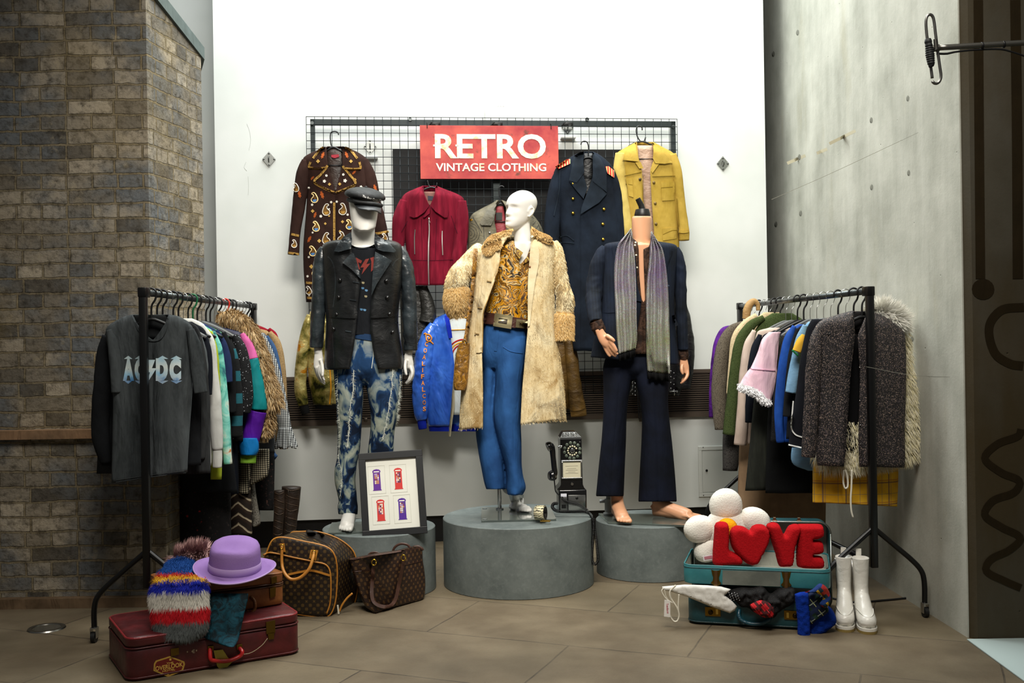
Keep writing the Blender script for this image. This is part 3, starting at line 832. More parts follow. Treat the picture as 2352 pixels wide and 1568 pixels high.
LL = k6.rows([(400, 290, 520, .8), (430, 275, 520), (520, 268, 470), (600, 273, 445), (700, 281, 441), (850, 289, 432, .8), (1000, 292, 421, .7), (1060, 285, 408, .66), (1110, 274, 400, .64), (1180, 275, 396, .62), (1240, 288, 402, .62), (1290, 298, 406, .6), (1325, 292, 410, .62), (1368, 296, 408, .62)])
LR = k6.rows([(400, 440, 645, .8), (430, 440, 660), (520, 440, 667), (600, 452, 665), (700, 470, 655), (800, 484, 640), (900, 480, 622, .8), (1000, 468, 617, .7), (1100, 470, 600, .64), (1200, 472, 592, .62), (1366, 476, 588, .6)])
jb = [vol(LL, D1, .105, 48, 90, 2.1, None, (.010, 12, 5), 3, auto=False), vol(LR, D1, .105, 48, 90, 2.1, None, (.010, 12, 5), 4, auto=False),
      vol(k6.rows([(310, 330, 590), (345, 320, 605), (420, 285, 645), (520, 268, 667), (575, 275, 662, .8), (620, 300, 640, .45)]), D1, .108, 48, 40, 2.2, None, (.006, 9, 3), 5, auto=False)]
jo = remesh('trousers', join(*jb), .0055, M_bl, je, 2)
tj = bvh(jo); M_fray = cloth('#c3c7bd', .2, 300, .3, .95)
for L in ([(292, 530), (290, 640), (300, 760), (305, 900), (300, 1040), (318, 1150), (305, 1280)], [(385, 530), (380, 650), (365, 760), (358, 880), (350, 985)], [(612, 520), (605, 640), (590, 740), (570, 860), (550, 950)], [(655, 560), (652, 650), (640, 760), (632, 850)]):
    rnd = random.Random(len(L)); q = cr([k6(*p) for p in L], 40)
    fs = strip('frayed_seam', [(x + rnd.uniform(-.9, .9), y, .7 + rnd.random() * 1.0) for x, y in q[::2]], 2.5, tj, D1, M_fray, je, .001, .003, 3)
    fur('loose_threads', [RAW[fs]], [M_fray], 260, .02, .0006, fs, None, (0, 0, -1), .5, None, 3, .9, True, .3)
patch('waistband', k6.pts([(385, 312), (500, 325), (497, 362), (385, 345)]), tj, D1, denim('#13233c', '#253f62'), je, .002, .003, 5)
patch('turn_up', k6.pts([(296, 1308), (406, 1318), (408, 1368), (296, 1366)]), tj, D1, M_bl, je, .003, .006, 5)
strip('fly_seam', k6.pts([(492, 340), (500, 430), (490, 520)]), 1.6, tj, D1, M_fray, je, .001, .002, 4)

# T-shirt under the jacket
te = thing('t_shirt', 'black T-shirt with a red lightning bolt print under the leather jacket', 't-shirt')
to = mk('body', *vol(kM.rows([(560, 440, 705), (585, 420, 730), (610, 380, 770), (660, 350, 820), (900, 340, 840), (1200, 350, 830), (1390, 360, 820)]), D1, .112, 40, 30, 2.3, [(420 + 560/4, 690 + 466/4, 690 + 682/4), (420 + 585/4, 690 + 485/4, 690 + 668/4), (420 + 596/4, 690 + 573/4, 690 + 568/4), (780, 690 + 573/4, 690 + 568/4)], (.006, 12, 4), 8, auto=False), cloth('#15171b', .3, 500, .4, .85), te)
tt = bvh(to); M_red = cloth('#7a3530', .3, 200, .2)
patch('bolt_print', kM.pts([(598, 700), (632, 694), (606, 746), (642, 740), (562, 842), (582, 776), (550, 778)]), tt, D1, M_red, te, .0015, .001, 5)
patch('bolt_print', kM.pts([(508, 684), (566, 714), (556, 740), (530, 728), (552, 800), (536, 790)]), tt, D1, M_red, te, .0015, .001, 5)
patch('bolt_print', kM.pts([(640, 690), (676, 678), (668, 800), (648, 816), (652, 720)]), tt, D1, M_red, te, .0015, .001, 5)
for i, (x, y) in enumerate(((575, 915), (572, 965), (605, 985), (600, 1040), (560, 1160), (590, 1165))):
    patch('faded_print', kM.pts(smooth_poly([(x-12, y-9), (x+14, y-4), (x+9, y+12), (x-10, y+8)], 10)), tt, D1, cloth(('#8d8468', '#4a6f8f', '#5a7fa0')[i % 3], .3, 200, .2), te, .0015, .001, 4)
strip('neck_rib', kM.pts([(470, 575), (500, 590), (570, 600), (640, 588), (680, 570)]), 3.2, tt, D1, cloth('#1c1f24'), te, .001, .003, 4)

# leather jacket
M_lea = leather('#0d0e0f', .34, '#1b1d1f', .3, .55, .35, 9)
M_lea_sheen = leather('#181c1f', .28, '#363f44', .3, .7, .35, 11)  # paler copy of the jacket leather, its sheen put into the colour
lj = thing('leather_jacket', 'black double-breasted leather jacket hanging open on the faceless white mannequin', 'jacket')
gapL = [(545, 800, 866), (600, 815, 862), (640, 829, 858), (700, 822, 852), (760, 817, 851), (800, 812, 856), (846, 803, 868)]
rowsL = [(550, 795, 872), (553, 766, 898), (558, 748, 914), (566, 741, 922), (590, 741, 926), (640, 743, 923), (700, 748, 916), (740, 750, 914), (790, 748, 920), (830, 746, 926), (848, 745, 926)]
jk = solid(mk('body', *vol(rowsL, D1, .14, 70, 70, 2.5, gapL, (.016, 8, 2.2), 1, .13, hem=.008), M_lea, lj), .006)
tk = bvh(jk)
for pth in ([(228, 600, 44), (205, 660, 62), (187, 760, 69), (180, 900, 68), (170, 1100, 66), (157, 1300, 63), (148, 1512, 59)], [(905, 600, 44), (935, 660, 58), (968, 760, 64), (990, 900, 65), (1000, 1100, 67), (1005, 1300, 68), (1012, 1536, 62)]):
    mk('sleeve', *tubev(kM.tube(pth), D1, 28, 90, 1.15, (.075, 16), len(lj.children), True), M_lea_sheen, lj)
ts = bvh(jk, *[c for c in lj.children if c.name.startswith('sleeve')])
for pts in ([(465, 450), (400, 490), (345, 555), (308, 626), (350, 634), (462, 604), (474, 520)], [(684, 455), (720, 490), (800, 530), (882, 626), (858, 637), (760, 628), (690, 606), (678, 540)]):
    patch('collar', kM.pts(pts), ts, D1 - .1, M_lea_sheen, lj, .018, .010, 5)
for pts in ([(472, 640), (385, 730), (470, 795), (556, 884), (536, 790), (508, 690), (488, 645)], [(688, 632), (842, 712), (770, 820), (700, 930), (652, 1036), (660, 900), (670, 760)]):
    patch('lapel', kM.pts(pts), tk, D1 - .12, M_lea_sheen, lj, .016, .012, 5)
    q = [kM(*p) for p in pts]; 
for L in ([(398, 728), (478, 786), (548, 868)], [(826, 715), (755, 818), (690, 925)], [(322, 616), (352, 625), (455, 596)], [(868, 622), (760, 616), (694, 594)], [(322, 612), (358, 552), (412, 496)], [(866, 614), (796, 538), (722, 498)]):
    strip('stitching', kM.pts(L), .9, ts, D1 - .12, plain('#33373a', .4), lj, .022, .0015, 4)
for pts in ([(250, 1158), (525, 1182), (520, 1246), (250, 1232)], [(640, 1160), (890, 1155), (893, 1226), (640, 1242)]):
    patch('waist_band', kM.pts(pts), tk, D1 - .12, M_lea, lj, .006, .006, 6)
for x, y in ((362, 893), (350, 1050), (332, 1208), (303, 1343), (787, 900), (796, 1053), (815, 1205), (845, 1372)):
    button('button', *kM(x, y), 4.6, tk, D1 - .13, plain('#0c0c0d', .25, 0, .6), lj, .5, .012)
for L in ([(482, 906), (540, 918)], [(452, 1070), (512, 1080)], [(412, 1358), (468, 1368)], [(870, 1286), (900, 1284)]):
    strip('buttonhole', kM.pts(L), 2.4, tk, D1 - .13, M_lea_sheen, lj, .005, .004, 3)
for L in ([(222, 650), (290, 720), (320, 850), (318, 1000), (300, 1140)], [(925, 680), (870, 720), (845, 760)], [(285, 1250), (300, 1500), (310, 1690)], [(880, 1240), (905, 1480), (915, 1680)]):
    strip('seam', kM.pts(L), 1.8, tk, D1 - .13, M_lea_sheen, lj, .002, .003, 4)

# cap
cp = thing('flat_cap', 'black leather baker boy cap with white script on the faceless white mannequin', 'cap')
M_cap = leather('#0c0d0e', .55, '#141618', .3, .3, .35, 16)
cc = P(*kM(592, 132), D1 - .04)
V, Fc = ball((0, 0, 0), 1, 40)
R = Matrix.Rotation(radians(9), 3, 'Y') @ Matrix.Rotation(radians(10), 3, 'X')
def capf(v):
    z = v.z if v.z > 0 else v.z * .55
    a = math.atan2(v.y, v.x); pu = 1 + .012 * cos(8 * a) * (1 - abs(v.z))
    return cc + R @ Vector((v.x * .109 * pu, v.y * .125 * pu, z * .047 + .006))
co = mk('crown', *( [capf(v) for v in V], Fc), M_cap, cp); tc = bvh(co)
mk('button', *ball(cc + R @ Vector((0, 0, .052)), .009, 12), M_cap, cp)
band = [(P(*kM(440, 155), D1 - .08)), (P(*kM(500, 172), D1 - .145)), (P(*kM(590, 184), D1 - .155)), (P(*kM(680, 196), D1 - .14)), (P(*kM(745, 208), D1 - .08))]
mk('band', *wire(band, .011, 10, 30), M_cap, cp)
inn = cr([(478, 174, .10), (540, 194, .128), (620, 203, .135), (690, 214, .125), (745, 232, .09)], 30)
out_ = cr([(492, 196, .125), (530, 238, .175), (610, 250, .20), (690, 258, .18), (742, 287, .13)], 30)
rings = []
for k in range(9):
    u = k / 8; rings.append([P(*kM(a[0] + (b[0]-a[0])*u, a[1] + (b[1]-a[1])*u - 8*sin(pi*u)), D1 - (a[2] + (b[2]-a[2])*u)) for a, b in zip(inn, out_)])
solid(mk('peak', *loft(rings, False), leather('#17191b', .35, '#1f2225', .2, .5, .15, 10), cp), .004)
text_on('lettering', 'The Beat Goes On', *kM(662, 140), 47, 5.2, tc, D1 - .1, plain('#d8d8d6', .7), cp, .002, .27, .012, 4, lambda x, y: (x, y - .0035 * (x + 4) ** 2 + 2))

# ================================================================== mannequin in the fur coat
wo = thing('mannequin', 'white female mannequin with moulded face turned aside, wearing the pale fur coat', 'mannequin', 'shop mannequins on plinths')
def female_head(c, yaw, pitch, roll, s=1.0):
    prof = [(0, .012, .074, .035), (.006, .026, .084, .02), (.016, .037, .0875, .0), (.03, .046, .0885, -.018), (.046, .0535, .088, -.035), (.062, .058, .086, -.05), (.078, .0615, .0845, -.062), (.095, .064, .084, -.072), (.112, .0665, .085, -.081), (.13, .069, .0885, -.089), (.148, .071, .088, -.0955), (.165, .071, .082, -.098), (.182, .068, .072, -.095), (.198, .061, .057, -.087), (.212, .049, .038, -.073), (.222, .034, .018, -.055), (.2285, .016, -.002, -.036), (.2305, .003, -.015, -.022)]
    pr = cr([(p[0] * 10, p[0], p[1], p[2], p[3]) for p in prof], 90)
    n = 96; rings = []
    def gz(a, b, c_): return math.exp(-((a - b) / c_) ** 2)
    for _, z, w, f, b in pr:
        cy, hd = (f + b) / 2, (f - b) / 2; ring = []
        for j in range(n):
            a = 2 * pi * j / n; x = w * spow(cos(a), .92); y = cy + hd * spow(sin(a), .95)
            if sin(a) > 0:
                fr_ = sin(a) ** 2
                dy = 0.0
                nl = max(0, min(1, (.128 - z) / .055))                                   # nose: ridge widening to the tip
                if z > .064: dy += (.004 + .019 * nl ** 1.3) * gz(x, 0, .0075 + .007 * nl) * (1 if z > .074 else max(0, (z - .064) / .010))
                dy += -.0125 * (gz(x, .030, .017) + gz(x, -.030, .017)) * gz(z, .113, .0125)
                dy += .004 * (gz(x, .031, .0125) + gz(x, -.031, .0125)) * gz(z, .1105, .006)
                dy += .0035 * (gz(x, .03, .022) + gz(x, -.03, .022)) * gz(z, .1305, .007)
                dy += .0055 * gz(x, 0, .019) * gz(z, .0515, .0045) + .0065 * gz(x, 0, .016) * gz(z, .0425, .0045) - .003 * gz(x, 0, .022) * gz(z, .0472, .0016)
                dy += -.004 * gz(x, 0, .02) * gz(z, .0335, .005) + .0065 * gz(x, 0, .018) * gz(z, .018, .010)
                dy += -.003 * gz(x, 0, .003) * gz(z, .060, .004)
                dy += .003 * (gz(x, .043, .016) + gz(x, -.043, .016)) * gz(z, .088, .016)
                dy += -.003 * (gz(x, .04, .014) + gz(x, -.04, .014)) * gz(z, .05, .02)
                y += dy * fr_ ** .25
            ring.append(Vector((x, -y, z)))
        rings.append(ring)
    VF = [loft(rings, True, True)]
    for sg in (-1, 1):
        ear = [Vector((sg * (.066 + .004 * sin(t * pi)), .006 - .012 * cos(t * pi * 1.3) * 1.1, .125 - .056 * t + .01 * sin(t * pi))) for t in [i / 9 for i in range(10)]]
        VF.append(tube3([Vector((sg * .066, -.006, .1)), Vector((sg * .0715, .002, .122)), Vector((sg * .0755, .014, .131)), Vector((sg * .0785, .026, .122)), Vector((sg * .0775, .026, .106)), Vector((sg * .0735, .014, .086)), Vector((sg * .068, .003, .074))], [.004, .0048, .0052, .0055, .0055, .0055, .0045], 8))
        VF.append(ball((sg * .068, .010, .104), 1, 12, .0055, .013, .021))
    M = Matrix.Rotation(roll, 3, 'Y') @ Matrix.Rotation(yaw, 3, 'Z') @ Matrix.Rotation(pitch, 3, 'X')
    return [([c + M @ (v * s) for v in V], Fc) for V, Fc in VF]
hd = P(1190, 530, D2)
b2 = female_head(P(1191, 530, D2 - .005), -radians(47), radians(-6), radians(2), .985)
b2.append(tubev([(1197, 500, 19.5, D2 + .02), (1198, 530, 20, D2 + .015), (1200, 545, 19.5, D2 + .01), (1200, 560, 19.5, D2), (1201, 575, 27, D2)], None, 24, 20, 1.05))
b2.append(vol([(556, 1180, 1221), (566, 1160, 1240), (576, 1135, 1262), (600, 1125, 1268), (650, 1136, 1256), (700, 1142, 1222), (735, 1138, 1208), (790, 1126, 1206)], D2, .085, 40, 30, 2.2, auto=False))
b2.append(tubev(kF.tube([(440, 640, 50), (350, 740, 44), (240, 880, 40), (220, 960, 36), (330, 1090, 32), (420, 1180, 30)]), D2 + .02, 14, 24))
b2.append(tubev(kF.tube([(1070, 600, 48), (1120, 740, 44), (1150, 900, 40), (1190, 1060, 36), (1180, 1250, 32), (1178, 1400, 28)]), D2, 14, 24))
b2.append(tubev(kF7.tube([(430, 340, 62), (415, 600, 56), (415, 850, 44), (440, 1050, 38), (475, 1200, 26)]), D2 + .05, 14, 24))
b2.append(tubev(kF7.tube([(555, 340, 64), (530, 600, 58), (520, 820, 46), (545, 1050, 38), (560, 1220, 26)]), D2 - .02, 14, 24))
fl_, fr_ = G(1181, 1172, PZ2 + .012), G(1208, 1178, PZ2 + .012)
for fp, dd, sh in ((fl_, (-.12, -1), P(1170, 1120, D2 + .05)), (fr_, (.25, -1), P(1181, 1115, D2 - .01))):
    d = Vector((dd[0], dd[1], 0)).normalized(); b2 += foot(fp - d * .19, dd, .2, .2, .55, .88, sh)
figure('body', b2, M_mwhite, wo, .0038, 4)
gp_ = [kF5(360, 765), kF5(905, 765), kF5(947, 858), kF5(360, 870)]
g4 = [G(*p, PZ2 + .011) for p in gp_]
mk('base_plate', *prism(g4, Vector((0, 0, -.0105))), glassm(), wo, False)
rc = G(*kF5(503, 780), PZ2 + .012)
mk('support_rod', *join(tube3([rc, rc + Vector((0, 0, .35))], [.012] * 2, 14), lathe([(.024, 0), (.024, .005), (.012, .008)], rc, 20)), chrome, wo, True, 40)
for i, p in enumerate((gp_[0], gp_[3])):
    q = G(p[0] + 8, p[1] + (3 if i == 0 else -4), PZ2 + .0118); mk('corner_pad', *lathe([(.014, 0), (.014, .002)], q, 14), plain('#7d8280', .4), wo)

# blue trousers
M_blue = cloth('#1f4272', .3, 420, .4, .85, 0, '#2d5a93')
bt = thing('trousers', 'royal blue high-waisted flared trousers on the female mannequin', 'trousers')
L2 = kF7.rows([(380, 378, 470, .9), (420, 372, 470), (600, 374, 455), (750, 355, 460), (880, 336, 478), (1000, 350, 502), (1100, 368, 512), (1180, 384, 512), (1222, 396, 508)])
R2 = kF7.rows([(340, 452, 632, .75), (400, 444, 630, .95), (500, 448, 618), (600, 450, 606), (700, 441, 602), (800, 436, 599), (860, 444, 598), (930, 462, 601), (1000, 482, 602), (1080, 505, 603), (1150, 514, 612), (1200, 514, 626), (1225, 515, 624), (1255, 522, 608)])
bb = [vol(L2, D2 + .05, .10, 48, 80, 2.1, None, (.012, 13, 1.6), 6, auto=False), vol(R2, D2 - .02, .115, 48, 80, 2.1, None, (.013, 13, 1.6), 7, auto=False),
      vol(kF7.rows([(245, 384, 634), (270, 380, 637), (350, 372, 632), (450, 370, 624, .9), (520, 378, 612, .55)]), D2, .115, 48, 40, 2.2, None, (.005, 12, 3), 8, auto=False)]
bo = remesh('legs', join(*bb), .0055, M_blue, bt, 2); tb_ = bvh(bo)
strip('fly', kF7.pts([(462, 275), (462, 330), (450, 420)]), 6, tb_, D2, M_blue, bt, .001, .002, 4)
strip('pocket_seam', kF7.pts([(495, 395), (540, 420), (610, 432)]), 2, tb_, D2, cloth('#2a548c'), bt, .001, .003, 4)
strip('hem', kF7.pts([(518, 1246), (560, 1256), (606, 1245)]), 3, tb_, D2, cloth('#4c6ea0'), bt, .001, .002, 4)

# blouse
def paisley_mat(c0, c1, c2, c3, sc=11):
    m = N('swirl print', c1, .5, 0, .4)
    v = m.a('VectorMath', {0: m.co(), 1: m.a('VectorMath', {0: m.a('TexNoise', {'Vector': m.co(), 'Scale': 9, 'Detail': 2}).outputs[1], 3: .16}, operation='SCALE').outputs[0]}, operation='ADD').outputs[0]
    a = m.noise(sc * .5, 4, v, .55, 2.4)
    m.col(m.ramp(a, [(.30, c0), (.38, c1), (.42, c2), (.45, c0), (.475, c0), (.49, c3), (.51, c2), (.54, c0), (.58, c1), (.605, c2), (.64, c0), (.66, c3), (.7, c0)], 'LINEAR')); m.bump(m.noise(20, 3), .35, .012); return m.m
M_pais = paisley_mat('#23140a', '#7a500a', '#d2920c', '#c9bb90', 14)
bl = thing('blouse', 'gold and brown swirl-print open-neck blouse under the fur coat', 'blouse')
blo = solid(mk('body', *vol([(553, 1176, 1226), (560, 1160, 1240), (570, 1140, 1254), (600, 1130, 1262), (660, 1126, 1252), (700, 1118, 1240), (736, 1112, 1232), (742, 1112, 1232)], D2, .108, 60, 50, 2.2, [(553, 1180, 1220), (570, 1184, 1219), (585, 1193, 1214), (604, 1192, 1198), (607, 1193, 1191.4), (742, 1193, 1191.4)], (.016, 11, 3.5), 12, .1, auto=False), M_pais, bl), .003)
tbl = bvh(blo)
patch('collar', kF.pts([(722, 580), (742, 592), (806, 640), (772, 700), (742, 655), (720, 625)]), tbl, D2 - .1, paisley_mat('#4a2a1a', '#5a3220', '#b8963a', '#c9b88c', 8), bl, .006, .004, 4)
patch('collar', kF.pts([(872, 590), (862, 716), (805, 745), (840, 680)]), tbl, D2 - .1, paisley_mat('#4a2a1a', '#5a3220', '#b8963a', '#c9b88c', 8), bl, .006, .004, 4)

# belt
be = thing('belt', 'wide dark brown belt with a big brass buckle at the blue trousers', 'belt')
tbb = bvh(bo, blo)
patch('strap', kF.pts([(438, 1182), (560, 1200), (700, 1228), (852, 1252), (852, 1345), (700, 1328), (540, 1302), (434, 1290)]), tbb, D2 - .1, leather('#3a2019', .4, '#4a2a20'), be, .012, .005, 6)
M_obr = N('old brass', '#b8ac84', .35, .85, .5).m
patch('buckle', kF.pts([(546, 1194), (712, 1220), (696, 1342), (530, 1314)]), tbb, D2 - .1, M_obr, be, .02, .006, 6)
patch('buckle_bar', kF.pts([(582, 1238), (664, 1252), (656, 1296), (576, 1282)]), tbb, D2 - .1, plain('#2b241a', .5, .5), be, .027, .001, 4)
patch('keeper', kF.pts([(745, 1250), (850, 1264), (846, 1338), (736, 1326)]), tbb, D2 - .1, M_obr, be, .02, .005, 6)
patch('keeper_slot', kF.pts([(768, 1280), (815, 1288), (812, 1310), (766, 1302)]), tbb, D2 - .1, plain('#5a4a30', .5, .4), be, .026, .001, 4)

# fur coat
def pony_mat():
    m = N('pony skin', '#cdb68c', .8, 0, .25)
    n = m.noise(6, 5, m.map(sc=(1, 1, .7)), .6, .8); st = m.noise(60, 3, m.map(sc=(1, 1, .16), rot=(0, .2, 0)), .6)
    c = m.ramp(n, [(.34, '#a07f4c'), (.44, '#d6c092'), (.56, '#e2d2ab'), (.66, '#857860')])
    m.col(m.mix(m.ramp(st, [(.4, .0), (.7, .55)]), c, '#a48a5e')); m.bump(st, .45, .006); m.bump(m.noise(9, 4), .4, .02); return m.m
M_pony = pony_mat()
fc = thing('fur_coat', 'long pale cream fur coat with tan fur collar and cuffs on the female mannequin', 'coat')
gapF = [(540, 1168, 1222), (570, 1150, 1219), (600, 1147, 1216), (645, 1136, 1212), (682, 1122, 1212), (715, 1110, 1212), (757, 1109, 1212), (812, 1107, 1207), (900, 1109, 1199), (986, 1109, 1195)]
rowsF = [(543, 1172, 1232), (548, 1140, 1254), (554, 1122, 1268), (564, 1108, 1278), (585, 1099, 1278), (620, 1093, 1273), (700, 1082, 1272), (760, 1074, 1276), (830, 1066, 1285), (900, 1060, 1294), (975, 1056, 1299)]
fo = solid(mk('body', *vol(rowsF, D2, .145, 80, 90, 2.4, gapF, (.020, 7, 1.6), 21, .13, sk=-11, hem=.01), M_pony, fc), .009)
sl1 = mk('sleeve', *tubev(kF.tube([(430, 590, 62, D2), (385, 650, 82, D2 - .01), (310, 750, 96, D2 - .02), (225, 850, 104, D2 - .04), (190, 930, 100, D2 - .05), (198, 1020, 96, D2 - .03)]), D2, 28, 70, 1.0, (.11, 13), 3), M_pony, fc)
sl2 = mk('sleeve', *tubev(kF.tube([(1075, 545, 44), (1100, 610, 62), (1125, 720, 66), (1143, 830, 62), (1165, 950, 66), (1192, 1060, 78), (1180, 1210, 74)]), D2 - .02, 28, 70, 1.05, (.08, 9), 5), M_pony, fc)
tf = bvh(fo, sl1, sl2)
FT = [furm('#d0a868', '#dcb97e'), furm('#bd9252', '#d0a868'), furm('#e2c590')]
FP = [furm('#c9b182', '#d6c296'), furm('#b69c6c', '#a08a62'), furm('#ddd0ab'), furm('#8c7c5e')]
cuffs = []
for pth in ([(196, 965, 96, D2 - .05), (200, 1020, 110, D2 - .05), (206, 1100, 114, D2 - .03), (222, 1190, 96, D2 + .0)], [(1180, 1200, 74), (1178, 1260, 80), (1178, 1340, 82), (1180, 1435, 78)]):
    VF = tubev(kF.tube(pth), D2 - .03, 28, 20, 1.0, (.03, 8), 2, True); c = mk('cuff', *VF, FT[1], fc); c['label'] = 'tan fur cuff'
    n_ = 28 * 20; Fo = [f for f in VF[1] if max(f) < n_]
    fu = fur('fur', [(VF[0], Fo)], FT, 8500, .022, .0011, c, None, (.1, 0, -1), 1.0, None, 4, .3, False, .6)
for pts, sd in (([(716, 418), (640, 438), (500, 486), (446, 560), (446, 640), (500, 656), (560, 606), (602, 600), (600, 500), (690, 466)], 7), ([(882, 396), (940, 436), (1062, 496), (1072, 556), (1000, 548), (930, 506), (884, 470)], 8)):
    c = patch('collar', kF.pts(pts), tf, D2 - .1, FT[1], fc, .008, .008, 5, 40, .2, .018); c['label'] = 'tan fur collar'
    V, Fq = RAW[c]; Fq = [f for f in Fq if max(f) < len(V) // 2]
    fur('fur', [(V, Fq)], FT, 5500, .019, .0011, c, None, (.1, -.2, -1), .9, None, sd, .3, True, .6)
fur('pile', [RAW[fo], RAW[sl1], RAW[sl2]], FP, 22000, .016, .0011, fc, lambda p, r: min(3, int(max(0, (fb(p.x*9, p.y*9, p.z*7+3) + .55) * 3.2 + r.uniform(-.5, .5)))), (.1, 0, -1), 1.6, lambda p: p.y < D2 + .02, 9, .25, True, .5)
M_fac = leather('#cdbb93', .6, '#ddd0ae', .2, .3, .3, 8)
patch('facing', kF.pts([(884, 478), (930, 500), (955, 640), (950, 740), (915, 920), (890, 1100), (866, 1310), (850, 1320), (852, 900), (868, 640)]), tf, D2 - .12, M_fac, fc, .012, .004, 6)
patch('facing', kF.pts([(560, 622), (598, 690), (590, 735), (545, 900), (490, 1050), (441, 1180), (437, 1345), (432, 1560), (375, 1560), (370, 1340), (385, 1150), (440, 920), (500, 720)]), tf, D2 - .12, M_pony, fc, .010, .004, 6)
for x, y in ((495, 906), (410, 1150), (380, 1386)): strip('buttonhole', kF.pts([(x - 22, y - 6), (x + 20, y + 2)]), 2.5, tf, D2 - .12, leather('#8d7348', .5), fc, .018, .003, 3)
button('button', *kF(868, 770), 2.4, tf, D2 - .13, plain('#7a4a2a', .4), fc, .4, .018)
strip('facing_seam', kF.pts([(596, 690), (590, 735), (545, 900), (490, 1050), (441, 1180), (437, 1345), (432, 1560)]), 1.4, tf, D2 - .12, leather('#a8823e', .5), fc, .017, .002, 4)

# shoulder bag
sb = thing('shoulder_bag', 'gold-brown leather shoulder bag with a long strap worn over the fur coat', 'bag')
def ruched():
    m = N('ruched leather', '#8a5e1a', .4, 0, .5); n = m.noise(26, 4, m.map(sc=(1, 1, 1.1)), .6, 1.2)
    m.col(m.ramp(n, [(.35, '#5a3b10'), (.55, '#96691f'), (.7, '#b8852e')])); m.bump(n, .8, .015); return m.m
tag_b = mk('pouch', *vol(kF7.rows([(374, 240, 300), (400, 230, 302), (450, 218, 300), (520, 210, 296), (600, 206, 290), (636, 208, 284), (648, 214, 276)]), D2 - .07, .06, 36, 40, 2.2, None, (.012, 22, 2), 4, auto=False), ruched(), sb)
strip('strap', kF.pts([(370, 602), (362, 720), (352, 860), (338, 1000), (322, 1130), (303, 1260), (284, 1400), (272, 1450)]), 9.2, tf, D2 - .1, ruched(), sb, .024, .004, 5)
mk('strap_ring', *tubev(kF.tube([(248, 1462, 9), (270, 1440, 14), (292, 1468, 9)]), D2 - .13, 10, 12), leather('#6b4a18', .4), sb)

# ================================================================== headless mannequin
hm = thing('mannequin', 'headless flesh-toned male mannequin in a blue blazer, glittering scarf and black flares', 'mannequin', 'shop mannequins on plinths')
b3 = [vol(kT.rows([(64, 640, 756), (68, 612, 784), (90, 605, 789), (160, 605, 786), (230, 610, 784), (290, 612, 782), (330, 560, 830), (370, 430, 960)]), D3 - .01, .078, 44, 30, 2.2, auto=False),
      vol(kT.rows([(320, 520, 870), (345, 420, 960), (400, 375, 1000), (600, 380, 985), (800, 410, 950), (1000, 420, 940), (1250, 380, 980)]), D3, .118, 44, 30, 2.2, auto=False)]
b3.append(tubev(kT.tube([(390, 400, 50), (310, 540, 48), (270, 720, 46), (256, 860, 44, D3 - .07), (275, 1000, 38, D3 - .16), (305, 1110, 36, D3 - .21)]), D3 - .02, 16, 24))
b3.append(tubev(kT.tube([(985, 400, 48), (1045, 540, 46), (1055, 800, 44), (1065, 1100, 38), (1078, 1340, 32)]), D3, 16, 24))
b3 += hand([(300, 1100, 38), (320, 1145, 42), (348, 1190, 52), (378, 1225, 54), (400, 1250, 42)],
    [[(400, 1205, 20, -.02), (435, 1250, 18, -.03), (458, 1290, 16, -.03), (470, 1308, 12, -.03)], [(392, 1230, 20, -.01), (428, 1282, 18, -.02), (458, 1318, 16, -.02), (478, 1334, 12, -.02)],
     [(372, 1245, 20), (408, 1302, 18), (440, 1338, 16), (464, 1354, 12)], [(348, 1245, 19, .01), (372, 1300, 17, .01), (394, 1338, 15, .01), (412, 1356, 11, .01)],
     [(372, 1160, 21, -.02), (405, 1180, 19, -.035), (430, 1198, 17, -.04), (448, 1218, 12, -.04)]], D3 - .22, kT, .6)
b3 += hand([(1078, 1350, 34), (1082, 1390, 37), (1086, 1430, 42), (1092, 1475, 42), (1096, 1505, 34)],
    [[(1112, 1465, 18), (1116, 1520, 17, -.01), (1096, 1562, 15, -.02), (1062, 1596, 11, -.02)], [(1104, 1480, 18, .015), (1112, 1530, 17, .01), (1088, 1572, 14), (1052, 1604, 11)],
     [(1098, 1480, 17, .03), (1105, 1535, 16, .025), (1085, 1572, 13, .02), (1056, 1598, 10, .02)], [(1090, 1470, 16, .04), (1098, 1520, 15, .04), (1080, 1555, 12, .035), (1060, 1580, 9, .03)],
     [(1068, 1425, 18, -.03), (1062, 1470, 17, -.04), (1068, 1500, 14, -.045), (1078, 1520, 10, -.045)]], D3, kT)
b3.append(tubev(kT7.tube([(640, 260, 95), (630, 500, 82), (605, 750, 62), (610, 1000, 52), (620, 1250, 44)]), D3, 16, 24))
b3.append(tubev(kT7.tube([(930, 260, 95), (935, 500, 82), (945, 750, 62), (960, 1000, 52), (975, 1250, 44)]), D3, 16, 24))
f3 = P(*kT7(632, 1400), D3 - .01); f3.z = PZ3 + .012
b3 += foot(f3, (.1, -1), .225, .2, 0, 1.05, P(*kT7(632, 1340), D3 - .0))
f4 = P(*kT7(970, 1400), D3 - .02); f4.z = PZ3 + .012
b3 += foot(f4, (1, -.55), .25, .2, 0, 1.05, P(*kT7(978, 1340), f4.y))
figure('body', b3, M_mflesh, hm)
kn = P(*kT(702, 62), D3)
mk('neck_cap', *lathe([(.0, -.004), (.045, -.003), (.046, .006), (.042, .022), (.038, .036), (.02, .04)], kn, 30), plain('#161616', .4), hm, True, 40)
mk('neck_knob', *tube3([kn + Vector((0, 0, .035)), kn + Vector((-.006, 0, .06)), kn + Vector((-.026, -.005, .098))], [.018, .017, .015], 14), plain('#161616', .35), hm, True, 40)
gq = [kT7(480, 1490), kT7(560, 1562), kT7(1240, 1590), kT7(1150, 1500)]
